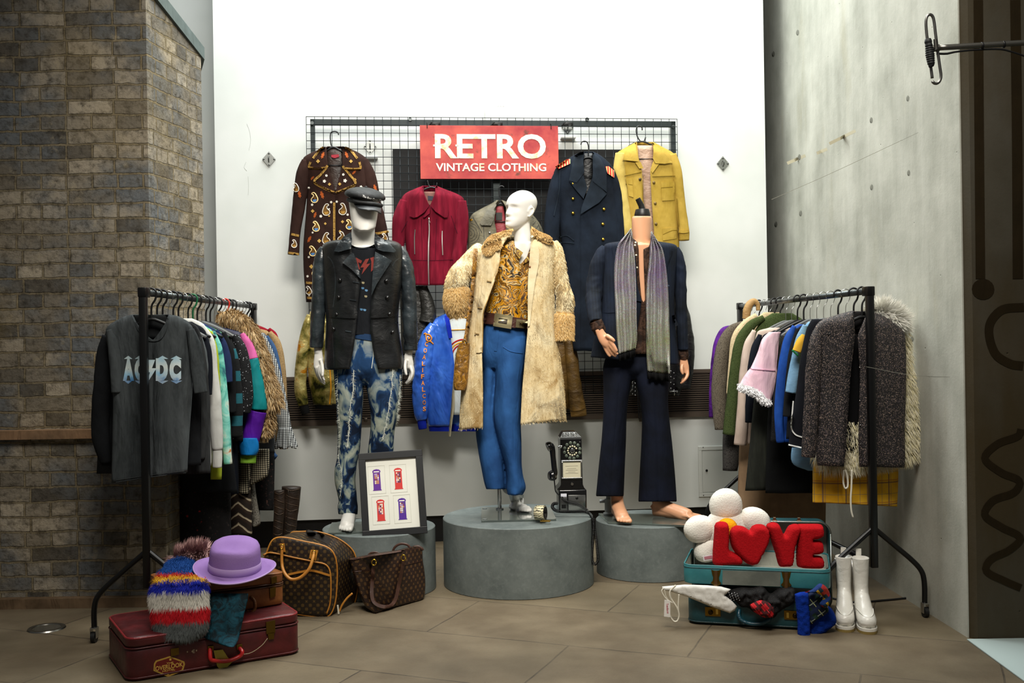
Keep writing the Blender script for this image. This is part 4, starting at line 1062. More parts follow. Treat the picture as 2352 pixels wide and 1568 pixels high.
mk('base_plate', *prism([G(*p, PZ3 + .011) for p in gq], Vector((0, 0, -.0105))), glassm(), hm, False)
rc = G(*kT7(562, 1498), PZ3 + .012)
mk('support_rod', *join(tube3([rc, rc + Vector((0, 0, .09))], [.022] * 2, 14), tube3([rc + Vector((0, 0, .09)), rc + Vector((0, 0, .3))], [.013] * 2, 12), lathe([(.03, 0), (.03, .008), (.02, .012)], rc, 18), tube3([rc + Vector((-.05, 0, .075)), rc + Vector((0, 0, .075))], [.01] * 2, 10)), plain('#c9ccca', .4), hm, True, 40)

# flared trousers
M_blk = cloth('#0d1018', .3, 450, .35, .9, 0, '#131827')
ft = thing('flared_trousers', 'very dark navy flared trousers on the headless mannequin', 'trousers')
L3 = kT7.rows([(300, 516, 790), (400, 518, 757), (550, 520, 727), (700, 517, 711), (900, 504, 705), (1100, 482, 696), (1250, 468, 690), (1352, 458, 686)])
R3 = kT7.rows([(300, 760, 1064), (400, 778, 1060), (550, 814, 1050), (700, 834, 1058), (900, 831, 1081), (1100, 820, 1100), (1250, 812, 1112), (1396, 805, 1121)])
fb3 = [vol(L3, D3, .115, 48, 80, 2.2, None, (.009, 10, 1.2), 31, auto=False), vol(R3, D3, .115, 48, 80, 2.2, None, (.009, 10, 1.2), 32, auto=False), vol(kT7.rows([(180, 560, 1020), (240, 530, 1050), (320, 516, 1064, .95), (400, 530, 1050, .5)]), D3, .115, 40, 30, 2.3, auto=False)]
f3o = remesh('legs', join(*fb3), .006, M_blk, ft, 2); t3 = bvh(f3o)
for L in ([(640, 420), (620, 700), (590, 1000), (572, 1345)], [(930, 420), (945, 700), (955, 1000), (962, 1385)]): strip('crease', kT7.pts(L), 2, t3, D3, M_blk, ft, .001, .005, 5)

# velvet shirt
M_vel = velvet('#1d120c', '#4a3428', 22)
vs = thing('velvet_shirt', 'dark brown crushed velvet shirt open to the waist on the headless mannequin', 'shirt')
gv = [(480 + a/4, 1300 + b/4, 1300 + c/4) for a, b, c in ((270, 615, 782), (300, 656, 776), (345, 664, 762), (365, 667, 712), (420, 668, 713), (600, 673, 719), (800, 690, 727), (838, 700, 726), (846, 716, 709), (1340, 716, 709))]
vo = solid(mk('body', *vol(kT.rows([(268, 606, 790), (300, 580, 815), (330, 530, 870), (380, 440, 940), (600, 430, 930), (900, 430, 930), (1135, 440, 920), (1330, 430, 930)]), D3, .135, 60, 50, 2.2, gv, (.008, 14, 5), 41, .12, auto=False), M_vel, vs), .004)
tv = bvh(vo)
for x, y in ((640, 308), (634, 333), (645, 424), (652, 538)): button('button', *kT(x, y), 2.4, tv, D3 - .12, plain('#e2dcc4', .25, 0, .6), vs, .6, .004)
mk('cuff', *tubev(kT.tube([(272, 1030, 56), (296, 1090, 62), (318, 1140, 54)]), D3 - .2, 24, 24, .9, (.12, 30), 5, True), M_vel, vs)
mk('cuff', *tubev(kT.tube([(1077, 1270, 40), (1080, 1330, 45), (1082, 1378, 41)]), D3, 24, 24, .9, (.12, 30), 6, True), M_vel, vs)

# blazer
def pin_mat():
    m = N('pinstripe', '#1a2740', .85, 0, .2); x = m.xyz()[0]
    s_ = m.math('LESS_THAN', m.math('FRACT', m.math('MULTIPLY', x, 60.0)), .09)
    c = m.mix(m.ramp(m.noise(5, 4), [(.35, 0), (.65, 1)]), '#0e131a', '#161f30')
    m.col(m.mix(m.math('MULTIPLY', s_, .1), c, '#45546c')); m.bump(m.noise(500, 2), .2, .002); m.bump(m.noise(15, 3, m.map(sc=(1, 1, .5))), .45, .014); return m.m
M_pin = pin_mat()
bz = thing('blazer', 'navy pinstriped denim blazer worn open on the headless mannequin', 'jacket')
gb = [(480 + a/4, 1300 + b/4, 1300 + c/4) for a, b, c in ((300, 600, 790), (500, 645, 775), (700, 655, 745), (850, 694, 735), (1000, 672, 742), (1130, 652, 748), (1400, 600, 800))]
zo = solid(mk('body', *vol(kT.rows([(302, 500, 850), (312, 430, 930), (322, 385, 985), (340, 356, 1015), (400, 352, 1016), (600, 345, 1000), (800, 332, 992), (950, 316, 994), (1100, 288, 1005), (1300, 248, 1025), (1396, 232, 1036)]), D3, .16, 80, 70, 2.5, gb, (.012, 9, 1.6), 51, .15, sk=9), M_pin, bz), .007)
s1 = mk('sleeve', *tubev(kT.tube([(362, 352, 40), (335, 400, 58), (300, 500, 72), (270, 650, 77), (256, 790, 78, D3 - .05), (254, 880, 72, D3 - .10), (276, 1050, 60, D3 - .19)]), D3 - .02, 28, 80, 1.1, (.075, 14), 4, True), M_pin, bz)
s2 = mk('sleeve', *tubev(kT.tube([(1000, 360, 36), (1025, 430, 50), (1048, 560, 55), (1052, 700, 55), (1058, 900, 54), (1068, 1100, 50), (1078, 1292, 46)]), D3, 28, 80, 1.3, (.09, 13), 6, True), M_pin, bz)
tz = bvh(zo)
patch('lapel', kT.pts([(420, 350), (475, 340), (640, 430), (655, 700), (694, 850), (640, 840), (520, 640), (445, 460)]), tz, D3 - .14, M_pin, bz, .008, .005, 7)
patch('lapel', kT.pts([(880, 350), (985, 388), (900, 600), (850, 760), (740, 860), (745, 700), (770, 450)]), tz, D3 - .14, M_pin, bz, .008, .005, 7)
strip('pocket', kT.pts([(332, 936), (380, 940), (448, 936)]), 7, tz, D3 - .14, M_pin, bz, .003, .005, 4)
strip('pocket', kT.pts([(985, 975), (1000, 1020), (1024, 1070)]), 6, tz, D3 - .14, M_pin, bz, .003, .005, 4)
strip('pocket', kT.pts([(920, 556), (985, 545)]), 4, tz, D3 - .14, M_pin, bz, .003, .003, 4)
button('button', *kT(941, 706), 2.5, tz, D3 - .14, plain('#2a3550', .4), bz)

# glittering scarf
def crystal_mat():
    m = N('crystal mesh', '#0b0b0c', .5, 0, .4)
    x, y, z = m.xyz(); S = 118.0
    u = m.math('MULTIPLY', m.math('ADD', x, z), S); w = m.math('MULTIPLY', m.math('SUBTRACT', x, z), S)
    fu = m.math('SUBTRACT', m.math('FRACT', u), .5); fv = m.math('SUBTRACT', m.math('FRACT', w), .5)
    r = m.math('SQRT', m.math('ADD', m.math('MULTIPLY', fu, fu), m.math('MULTIPLY', fv, fv)))
    d = m.math('LESS_THAN', r, .36)
    cell = m.a('CombineXYZ', {0: m.math('FLOOR', u), 1: m.math('FLOOR', w)}).outputs[0]
    rn = m.a('TexWhiteNoise', {'Vector': cell}, noise_dimensions='3D')
    tint = m.mix(m.ramp(m.noise(7, 2), [(.35, 0), (.65, 1)]), m.mix(m.ramp(z, [(.28, 0), (.5, 1)]), '#dfe5a8', '#c8a6e2'), '#eef0e4')
    tint = m.mix(.16, tint, rn.outputs[1]); tint = m.mix(m.math('MULTIPLY', rn.outputs[0], .35), tint, '#8a8d84')
    m.col(m.mix(d, '#0a0a0b', tint)); m.set('Roughness', m.math('MULTIPLY_ADD', d, -.25, .55)); m.set('Metallic', m.math('MULTIPLY', d, .25))
    m.bump(m.math('SUBTRACT', 1.0, r), .4, .004); return m.m
M_cry = crystal_mat()
sf = thing('scarf', 'long glittering crystal mesh scarf draped round the headless mannequin neck', 'scarf')
tsc = bvh(zo, vo, f3o)
def panel(name, left, right, D, n=16, m=60, fold=.012, fq=3.0, seed=0, mat=None, parent=None, tree=None, off=.018):
    "hanging cloth between two traced edges, in vertical folds"
    a, b = cr(left, m), cr(right, m); rings = []
    for i in range(m):
        row = []
        for j in range(n):
            u = j / (n - 1); x, y = a[i][0] + (b[i][0]-a[i][0])*u, a[i][1] + (b[i][1]-a[i][1])*u
            q = hit(tree, x, y, D) if tree else P(x, y, D)
            if q.y > D + .1: q = P(x, y, D)
            row.append(q)
        rings.append(row)
    # relax depth so that the cloth hangs free instead of shrink-wrapping
    for _ in range(8):
        for j in range(n):
            for i in range(1, m - 1):
                y = min(rings[i][j].y, (rings[i-1][j].y + rings[i+1][j].y) / 2); p = rings[i][j]; t_ = (y - CAM.y) / p.y; rings[i][j] = CAM + (p - CAM) * t_
    for i in range(m):
        for j in range(n):
            p = rings[i][j]; u = j / (n - 1)
            f = sin(u * fq * 2 * pi + .8 * fb(i * .07, seed, u)) * fold
            rings[i][j] = p + (CAM - p).normalized() * (off + fold + f)
    return solid(mk(name, *loft(rings, False), mat, parent), .004)
sA = panel('scarf_end', kT.pts([(598, 178), (535, 255), (485, 320), (455, 440), (444, 600), (452, 850), (466, 1150), (486, 1330)]), kT.pts([(606, 215), (612, 290), (628, 420), (640, 600), (646, 850), (650, 1080), (654, 1190), (640, 1282)]), D3 - .15, 30, 70, .010, 3.2, 1, M_cry, sf, tsc)
sB = panel('scarf_end', kT.pts([(784, 205), (776, 320), (766, 480), (744, 660), (734, 850), (736, 1150), (740, 1350), (748, 1488)]), kT.pts([(790, 215), (838, 290), (885, 370), (915, 520), (936, 720), (948, 1000), (955, 1300), (956, 1516)]), D3 - .15, 34, 80, .010, 3.4, 2, M_cry, sf, tsc)
for L, D in (([(490, 1322), (560, 1300), (636, 1278)], 0), ([(750, 1484), (850, 1500), (954, 1512)], 1)):
    tt_ = bvh(sA, sB); rg = []
    for k in range(2):
        rg.append([hit(tt_, *kT(x, y - 8), D3 - .17) + Vector((0, .004, -k * .05 + .006 * fb(x * .05, k, 1))) for x, y in cr(L, 24)])
    solid(mk('end_lining', *loft(rg, False), cloth('#0c0c0d', .3, 300, .4), sf), .003)
# ------------------------------------------------------------------ red shop sign
k4, k5, k8 = K(640, 220, 3.4087), K(1000, 220, 3.2672), K(880, 620, 8)
def sign_mat():
    m = N('painted board', '#c0463f', .6, 0, .3)
    c = m.mix(m.ramp(m.noise(5, 5, None, .6), [(.35, 0), (.65, 1)]), '#9a2f36', '#c4564a')
    c = m.mix(m.ramp(m.noise(9, 6, None, .7), [(.6, 0), (.68, .85)]), c, '#5a3a30'); m.col(c); return m.m
def worn_white():
    m = N('worn white paint', '#e0d8c8', .6)
    c = m.mix(m.ramp(m.noise(16, 5, None, .65), [(.52, 0), (.68, 1)]), '#e2dccf', '#cfae6a')
    m.col(m.mix(m.ramp(m.noise(23, 6, None, .7), [(.6, 0), (.72, .8)]), c, '#b58a78')); return m.m
sg = thing('shop_sign', 'red weathered board reading RETRO VINTAGE CLOTHING hung on the wire grid', 'sign')
so = .155
a = WL(966, 412, so); b = WL(1281, 290, so); tl = WL(966, 289, so); br = WL(1281, 411, so)
mk('board', *boxv(FW, a[0], b[0], (a[1] + br[1]) / 2, (b[1] + tl[1]) / 2, so, so + .014, .001), sign_mat(), sg, False)
M_ww = worn_white()
def sign_text(s_, x0, y0, x1, y1, bold):
    p = WL((x0 + x1) / 2, (y0 + y1) / 2, so + .014); q0 = WL(x0, y1, so + .014); q1 = WL(x1, y0, so + .014)
    text_in('lettering', s_, frame(inF(FW, p[0], p[1], so + .0145), FW[1], (0, 0, 1)), abs(q1[0]-q0[0]), abs(q1[1]-q0[1]), M_ww, sg, .0015, bold, 1.0)
sign_text('RETRO', 1000, 308, 1254, 364, .028)
sign_text('VINTAGE CLOTHING', 1002, 375, 1255, 393, .018)
for x in (996, 1047, 1148):
    p = WL(x + 3, 335, so); mk('letter_spur', *boxv(FW, p[0]-.012, p[0]+.012, p[1]-.006, p[1]+.006, so + .0145, so + .016), M_ww, sg, False)
for x, y in ((981, 291), (1265, 293)):
    p = WL(x, y, so); mk('tie', *wire([inF(FW, p[0], p[1]-.012, so+.016), inF(FW, p[0], p[1]+.03, so+.012), inF(FW, p[0], p[1]+.02, so-.02)], .0025, 6, 10), M_black, sg)

# ------------------------------------------------------------------ coats hung on the grid
def DGf(px, off=.23): return DW(px, 500, off)
def hanger(label, D, hook, arms, bar, col='#15181a', group='coat hangers on the wire grid'):
    h = thing('coat_hanger', label, 'hanger', group); m = plain(col, .4)
    mk('hook', *wire([P(x, y, D) for x, y in hook], .0042, 8, 40), m, h)
    mk('shoulder_bar', *wire([P(x, y, D) for x, y in arms], .006, 8, 20), m, h)
    if bar: mk('trouser_bar', *wire([P(x, y, D - .01) for x, y in bar], .0032, 8), m, h)
    return h

# 1 embroidered coat
DA = DGf(780, .25)
ec = thing('embroidered_coat', 'long dark plum coat with paisley and flower embroidery hung on the grid', 'coat')
M_plum = cloth('#21130f', .3, 350, .4, .9, 0, '#33201b')
ra = k4.rows([(398, 385, 490), (430, 300, 590), (470, 215, 660), (500, 190, 692), (560, 205, 710), (700, 226, 735), (900, 218, 760), (1050, 205, 780), (1200, 195, 800), (1400, 200, 810), (1530, 212, 810), (1610, 218, 812)])
ga = [(220 + y/3.4087, 640 + l/3.4087, 640 + r/3.4087) for y, l, r in ((395, 372, 500), (545, 385, 500), (690, 422, 462), (762, 438, 446), (775, 443, 438), (1620, 443, 438))]
eo = solid(mk('body', *vol(ra, DA, .075, 60, 60, 2.6, ga, (.010, 9, 1.5), 61, hem=.01), M_plum, ec), .005)
e1 = mk('sleeve', *tubev(k4.tube([(220, 505, 38), (195, 610, 56), (167, 800, 52), (146, 950, 46), (128, 1080, 41), (116, 1244, 44)]), DA - .02, 24, 60, .8, (.05, 9), 2, True), M_plum, ec)
e2 = mk('sleeve', *tubev(k4.tube([(662, 505, 38), (700, 620, 58), (740, 800, 55), (785, 980, 52), (815, 1140, 50)]), DA - .02, 24, 60, .8, (.05, 9), 3, True), M_plum, ec)
te_ = bvh(eo, e1, e2)
mk('lining', *vol(k4.rows([(415, 360, 505), (550, 375, 510), (700, 410, 475), (760, 430, 455)]), DA + .02, .02, 20, 12, 3, auto=False), leather('#2e211c', .35, '#4a3a32'), ec)
patch('brand_tag', k4.pts([(412, 462), (470, 458), (474, 478), (440, 488), (412, 480)]), None, DA - .005, plain('#a82838', .6), ec, 0, .002, 4)
LC = [[(366, 395), (322, 418), (262, 500), (238, 566), (372, 572), (385, 545), (364, 500), (362, 430)], [(498, 395), (548, 404), (612, 480), (642, 576), (508, 572), (500, 545), (504, 470)]]
LP = [[(384, 548), (330, 610), (270, 672), (440, 766), (428, 700), (392, 600)], [(500, 546), (556, 610), (610, 690), (444, 766), (460, 690)]]
M_gold = tweed('#8d6a30', '#b08c4c', '#5a3f1c', 90)
for pts in LC: patch('collar', k4.pts(pts), te_, DA - .06, M_plum, ec, .010, .006, 5)
for pts in LP: patch('lapel', k4.pts(pts), te_, DA - .06, M_plum, ec, .008, .005, 5)
tE = bvh(eo, e1, e2, *[c for c in ec.children if c.name.split('.')[0] in ('collar', 'lapel')])
for L in ([(250, 515), (240, 560), (368, 564), (382, 545)], [(268, 490), (318, 425), (352, 402)], [(632, 515), (638, 568), (512, 566), (504, 548)], [(616, 490), (562, 425), (520, 404)], [(380, 556), (330, 616), (278, 672), (350, 720), (438, 758)], [(506, 556), (556, 616), (602, 688), (520, 730), (446, 760)], [(435, 835), (435, 1000), (435, 1140), (432, 1300)], [(98, 1082), (160, 1096)], [(74, 1228), (158, 1240)], [(752, 1080), (862, 1062)], [(214, 1462), (290, 1468)], [(222, 1580), (280, 1584)]):
    strip('gold_trim', k4.pts(L), 5.2, tE, DA - .08, M_gold, ec, .003, .002, 3)
Mc = [cloth(c, .3, 200, .2, .8) for c in ('#e0c48c', '#6a4c24', '#4a78ae', '#cfc9be', '#9a7434', '#96481e', '#b08e4c')]
def teardrop(x, y, s, rot=0):
    o = []
    for px, py in smooth_poly([(0, 1), (.5, .84), (.74, .4), (.66, -.05), (.4, -.5), (.1, -.9), (-.25, -1.12), (-.58, -1.0), (-.62, -.74), (-.42, -.72), (-.22, -.52), (-.3, -.15), (-.62, .3), (-.48, .78)], 34):
        px, py = px * s * (-1 if rot < -.1 else 1), py * s
        o.append((x + px * cos(rot) - py * sin(rot), y + px * sin(rot) + py * cos(rot)))
    return o
for x, y, s, r, kind in ((280, 800, 44, .1, 0), (292, 1025, 44, .1, 0), (266, 1218, 44, 0, 0), (552, 1010, 42, .1, 0), (372, 895, 50, -.2, 1), (502, 890, 50, .25, 1), (372, 1120, 50, -.2, 1), (492, 1110, 46, .3, 1), (135, 720, 38, .1, 1), (122, 1160, 34, .2, 1), (236, 1525, 36, 0, 1), (830, 1110, 34, 0, 1), (284, 1380, 36, .3, 0)):
    s *= .84; p = teardrop(x, y, s, r)
    pa = patch('paisley', k4.pts(p), tE, DA - .08, Mc[1], ec, .002, .001, 4)
    cordon('paisley_edge', k4.pts(p), 1.25 if kind == 0 else 1.0, tE, DA - .08, Mc[0] if kind == 0 else Mc[3], pa, .004, True)
    patch('paisley_heart', k4.pts(smooth_poly([(x - s*.4, y + s*.35), (x + s*.45, y + s*.3), (x + s*.2, y + s*.78), (x - s*.2, y + s*.75)], 14)), tE, DA - .08, Mc[2] if kind == 0 else Mc[4], pa, .004, .001, 4)
def posy(x, y, s, m, n=5, nm='flower'):
    o = []
    for i in range(n * 6):
        t = 2 * pi * i / (n * 6); r = s * (.62 + .38 * abs(cos(t * n / 2))); o.append((x + r * cos(t), y + r * sin(t)))
    patch(nm, k4.pts(o), tE, DA - .08, m, ec, .003, .0015, 4)
for x, y, s in ((358, 668, 19), (374, 624, 15), (520, 664, 21), (506, 616, 15), (262, 852, 15), (411, 832, 14), (455, 828, 14), (330, 942, 17), (645, 712, 16), (236, 720, 14), (266, 1070, 12), (236, 1262, 13), (226, 1412, 14), (540, 930, 14), (395, 885, 10), (238, 1560, 12)): posy(x, y, s * .72, Mc[3])
for x, y, s in ((308, 512, 22), (566, 512, 20), (266, 902, 20), (365, 1000, 15), (256, 1336, 24), (318, 1135, 22), (398, 692, 18), (478, 690, 18), (598, 655, 16), (500, 985, 18), (300, 1400, 16), (395, 940, 12), (480, 1060, 15)): posy(x, y, s * .68, Mc[6], 4, 'gold_flower')
for x, y, s, r in ((345, 465, 30, .35), (532, 462, 30, -.35), (163, 770, 32, -.2), (240, 1122, 30, .5), (285, 932, 26, .3), (340, 775, 34, -.3), (755, 720, 30, -.3), (590, 600, 22, .8), (262, 645, 22, .8)):
    o = []
    for i in range(40):
        t = 2 * pi * i / 40; q = s * (.55 + .45 * abs(sin(t * 3.5))); px, py = q * .42 * sin(t), -q * cos(t); o.append((x + px * cos(r) - py * sin(r), y + px * sin(r) + py * cos(r)))
    patch('leaf_sprig', k4.pts(o), tE, DA - .08, Mc[5], ec, .002, .0015, 4)
hanger('black plastic hanger holding the embroidered plum coat', DA, k4.pts([(470, 306), (462, 286), (438, 278), (412, 286), (405, 310), (406, 350), (412, 385), (426, 402)]), k4.pts([(330, 455), (372, 432), (428, 402), (482, 428), (540, 460)]), k4.pts([(372, 544), (500, 544)]))

# 2 red corduroy jacket
DB = DGf(990, .25)
def cord(c, c2):
    m = N('corduroy', c, .8, 0, .2); x, y, z = m.xyz(); w = m.wave(95, 'X')
    n = m.noise(16, 4, m.map(sc=(1.6, 1.6, .25)))
    m.col(m.mix(m.math('MULTIPLY', m.ramp(n, [(.45, 0), (.7, 1)]), w), c, c2)); m.bump(w, .5, .006); m.bump(m.noise(10, 3, m.map(sc=(1, 1, .6))), .35, .015); return m.m
M_cord = cord('#6a0420', '#a8203c')
rj = thing('corduroy_jacket', 'crimson corduroy zip jacket with a broad collar hung below the red sign', 'jacket')
rb = kM.rows([(28, 1125, 1245), (62, 1040, 1330), (100, 965, 1430), (135, 935, 1490), (170, 925, 1500), (300, 940, 1480), (450, 955, 1445), (690, 985, 1405), (712, 990, 1400), (800, 990, 1402), (940, 1005, 1405)])
gb_ = [(420 + y/4, 690 + l/4, 690 + r/4) for y, l, r in ((28, 1130, 1240), (90, 1135, 1238), (205, 1182, 1194), (215, 1188, 1181), (945, 1184, 1177))]
ro = solid(mk('body', *vol(rb, DB, .065, 60, 50, 2.6, gb_, (.011, 9, 1.8), 71, hem=.004), M_cord, rj), .005)
r1 = mk('sleeve', *tubev(kM.tube([(955, 160, 40), (915, 320, 64), (902, 500, 58), (895, 700, 54), (900, 900, 48)]), DB - .03, 24, 60, .8, (.06, 8), 2, True), M_cord, rj)
r2 = mk('sleeve', *tubev(kM.tube([(1478, 165, 44), (1484, 320, 62), (1474, 480, 64), (1458, 640, 68), (1432, 780, 64), (1395, 900, 56)]), DB - .03, 24, 60, .8, (.07, 8), 5, True), M_cord, rj)
tr = bvh(ro, r1, r2)
mk('lining', *vol(kM.rows([(80, 1125, 1245), (150, 1140, 1235), (205, 1175, 1205)]), DB + .01, .015, 16, 10, 3, auto=False), cloth('#7d5a52', .3, 100, .6), rj)
patch('brand_tag', kM.pts([(1170, 118), (1220, 122), (1216, 160), (1172, 158)]), None, DB - .006, plain('#232a38', .6), rj, 0, .002, 4)
for pts in ([(1130, 22), (1108, 60), (1050, 130), (1002, 305), (1040, 320), (1075, 312), (1140, 268), (1186, 205), (1140, 130), (1120, 70)], [(1245, 22), (1322, 82), (1364, 250), (1352, 316), (1322, 318), (1240, 262), (1192, 205), (1236, 110)]): patch('collar', kM.pts(pts), tr, DB - .06, M_cord, rj, .014, .008, 5)
patch('collar_tab', kM.pts([(1170, 240), (1196, 218), (1186, 280), (1140, 318), (1128, 312)]), tr, DB - .06, M_cord, rj, .014, .006, 4)
M_zip = steel('#d8d4d0', .3)
strip('zip', kM.pts([(1180, 325), (1184, 430), (1178, 560), (1176, 760), (1180, 934)]), 2.3, tr, DB - .07, M_zip, rj, .006, .003, 3)
mk('zip_pull', *tubev(kM.tube([(1180, 322, 7), (1184, 345, 5), (1190, 368, 5)]), DB - .085, 8, 8), M_zip, rj)
for L in ([(1054, 428), (1048, 500), (1050, 655)], [(1303, 440), (1302, 520), (1308, 662)]): strip('pocket_zip', kM.pts(L), 1.9, tr, DB - .07, M_zip, rj, .005, .003, 3)
for L in ([(990, 708), (1200, 712), (1402, 706)], [(1112, 330), (1120, 705)], [(1250, 330), (1242, 705)], [(985, 350), (930, 450)], [(1385, 300), (1440, 460)]): strip('seam', kM.pts(L), 1.3, tr, DB - .07, cord('#43041a', '#6a0a24'), rj, .002, .002, 4)
hanger('thin black hanger holding the crimson corduroy jacket', DB, kM.pts([(1255, 0), (1250, 25), (1230, 42), (1200, 40), (1180, 22), (1170, -10), (1165, -22)]), kM.pts([(1120, 72), (1150, 55), (1200, 40), (1240, 48)]), kM.pts([(1155, 206), (1190, 208)]))

# 3 worn grey leather jacket
DC = DGf(1150, .25)
gl = thing('leather_jacket', 'worn grey-brown quilted leather jacket hung behind the white female head', 'jacket')
M_grl = leather('#4b483c', .6, '#7d7660', .3, .3, .5, 12)
rc_ = kF6.rows([(392, 660, 740), (440, 590, 860), (500, 470, 980), (560, 360, 1110), (600, 300, 1180), (660, 262, 1240), (760, 235, 1310), (900, 225, 1365), (1200, 225, 1385), (1700, 240, 1380)])
gc = [(400 + y/6.5333, 1040 + l/6.5333, 1040 + r/6.5333) for y, l, r in ((390, 680, 735), (500, 640, 800), (720, 625, 790), (850, 655, 800), (1700, 690, 760))]
go = solid(mk('body', *vol(rc_, DC, .07, 50, 50, 2.6, gc, (.012, 10, 2), 81), M_grl, gl), .005); tg = bvh(go)
mk('lining', *vol(kF6.rows([(480, 650, 760), (720, 620, 800), (900, 640, 820)]), DC + .015, .015, 16, 10, 3, auto=False), leather('#8d2f36', .5, '#b85058'), gl)
patch('collar', kF6.pts([(690, 382), (610, 480), (500, 560), (405, 730), (430, 764), (572, 768), (612, 690), (640, 580), (668, 460)]), tg, DC - .06, leather('#3f3e34', .6, '#6a6452'), gl, .012, .007, 4)
patch('brand_tag', kF6.pts([(645, 575), (740, 575), (740, 690), (648, 690)]), None, DC - .003, plain('#3a3b38', .7), gl, 0, .002, 4)
patch('shoulder_tab', kF6.pts([(248, 672), (286, 668), (296, 690), (258, 702)]), tg, DC - .06, plain('#c8961e', .6), gl, .004, .003, 3)
M_grs = leather('#2f2e28', .6)
for r in (36, 78, 118, 155):
    cordon('quilting', kF6.pts([(255 + r * .95 * cos(t), 890 + r * sin(t)) for t in [-1.4 + i * .28 for i in range(11)]]), .9, tg, DC - .06, M_grs, gl, .001)
for L in ([(1180, 640), (1260, 700), (1320, 850)], [(1200, 760), (1250, 700)], [(1240, 830), (1290, 760)], [(460, 780), (470, 960)], [(300, 640), (440, 880)]): strip('seam', kF6.pts(L), 1.4, tg, DC - .06, M_grs, gl, .001, .004, 3)
button('snap', *kF6(552, 878), 2.6, tg, DC - .07, chrome, gl, .5, .008)
hanger('thin black hanger just above the white female head', DC, kF6.pts([(770, 200), (745, 178), (715, 180), (695, 205), (696, 270), (706, 380), (716, 440)]), kF6.pts([(620, 500), (680, 460), (716, 442), (790, 480), (880, 540)]), kF6.pts([(620, 712), (830, 712)]))

# 4 navy military coat
DN = DGf(1340, .27)
nc = thing('military_coat', 'long navy double-breasted coat with brass buttons and red epaulettes on the grid', 'coat')
M_navy = cloth('#10151d', .35, 300, .35, .95, 0, '#1a222e')
rn_ = [(349, 1341, 1362), (357, 1318, 1378), (372, 1296, 1396), (386, 1278, 1408), (404, 1272, 1414), (465, 1280, 1420), (560, 1290, 1425), (700, 1306, 1412), (806, 1318, 1395)]
gn = [(348, 1342, 1362), (400, 1338, 1362), (440, 1338, 1352), (470, 1345, 1347), (485, 1334.5, 1332.5), (810, 1334.5, 1332.5)]
no_ = solid(mk('body', *vol(rn_, DN, .085, 60, 60, 2.6, gn, (.012, 10, 1.4), 91, hem=.006), M_navy, nc), .006)
n1 = mk('sleeve', *tubev([(1290, 388, 11), (1280, 420, 16), (1271, 480, 18), (1267, 540, 18), (1268, 600, 18), (1275, 680, 17), (1292, 770, 16)], DN - .03, 24, 60, .8, (.05, 9), 2, True), M_navy, nc)
n2 = mk('sleeve', *tubev([(1400, 392, 11), (1410, 430, 15), (1416, 500, 16), (1420, 600, 16), (1412, 700, 16)], DN - .02, 24, 60, .8, (.05, 9), 2, True), M_navy, nc)
tn = bvh(no_, n1, n2)
mk('lining', *vol(k5.rows([(430, 1100, 1190), (600, 1100, 1190), (760, 1120, 1160)]), DN + .02, .015, 16, 10, 3, auto=False), leather('#0c0d10', .4), nc)
M_nv2 = cloth('#151b22', .35, 300, .3, .9, 0, '#222b36')
for pts in ([(1115, 418), (1085, 422), (1040, 450), (1003, 635), (1060, 652), (1118, 575), (1108, 480)], [(1178, 420), (1240, 470), (1285, 560), (1286, 722), (1180, 640), (1182, 560)]): patch('collar', k5.pts(pts), tn, DN - .08, M_nv2, nc, .016, .009, 5)
for pts in ([(1178, 620), (1286, 735), (1230, 800), (1090, 888), (1096, 840), (1140, 720)], [(1006, 640), (1050, 700), (1112, 772), (1140, 690), (1110, 590), (1060, 655)]): patch('lapel', k5.pts(pts), tn, DN - .08, M_nv2, nc, .012, .009, 5)
M_ep = N('epaulette', '#b8382c', .7); xx = M_ep.xyz()[0]; M_ep.col(M_ep.mix(M_ep.math('GREATER_THAN', M_ep.math('FRACT', M_ep.math('MULTIPLY', xx, 60.0)), .62), '#c23a2e', '#d8b878'))
for pts in ([(898, 532), (985, 476), (1012, 474), (1012, 508), (925, 548)], [(1276, 530), (1300, 528), (1342, 560), (1342, 614), (1292, 582)]): patch('epaulette', k5.pts(pts), tn, DN - .06, M_ep.m, nc, .012, .008, 4)
for x, y in ((1032, 658), (1033, 772), (1033, 880), (1264, 850), (1256, 962), (1258, 1076)): button('brass_button', *k5(x, y), 3.9, tn, DN - .08, gold, nc, .8, .012)
for L in ([(930, 1060), (985, 1048), (1040, 1085)], [(905, 1104), (980, 1100), (1042, 1106)], [(935, 560), (930, 700), (890, 900)]): strip('seam', k5.pts(L), 2, tn, DN - .08, M_nv2, nc, .002, .006, 4)
hanger('black plastic hanger holding the navy military coat', DN, k5.pts([(1092, 366), (1098, 348), (1118, 340), (1138, 348), (1148, 375), (1150, 420), (1145, 462)]), k5.pts([(1085, 500), (1110, 474), (1145, 462), (1175, 470), (1210, 500)]), k5.pts([(1108, 605), (1180, 605)]))

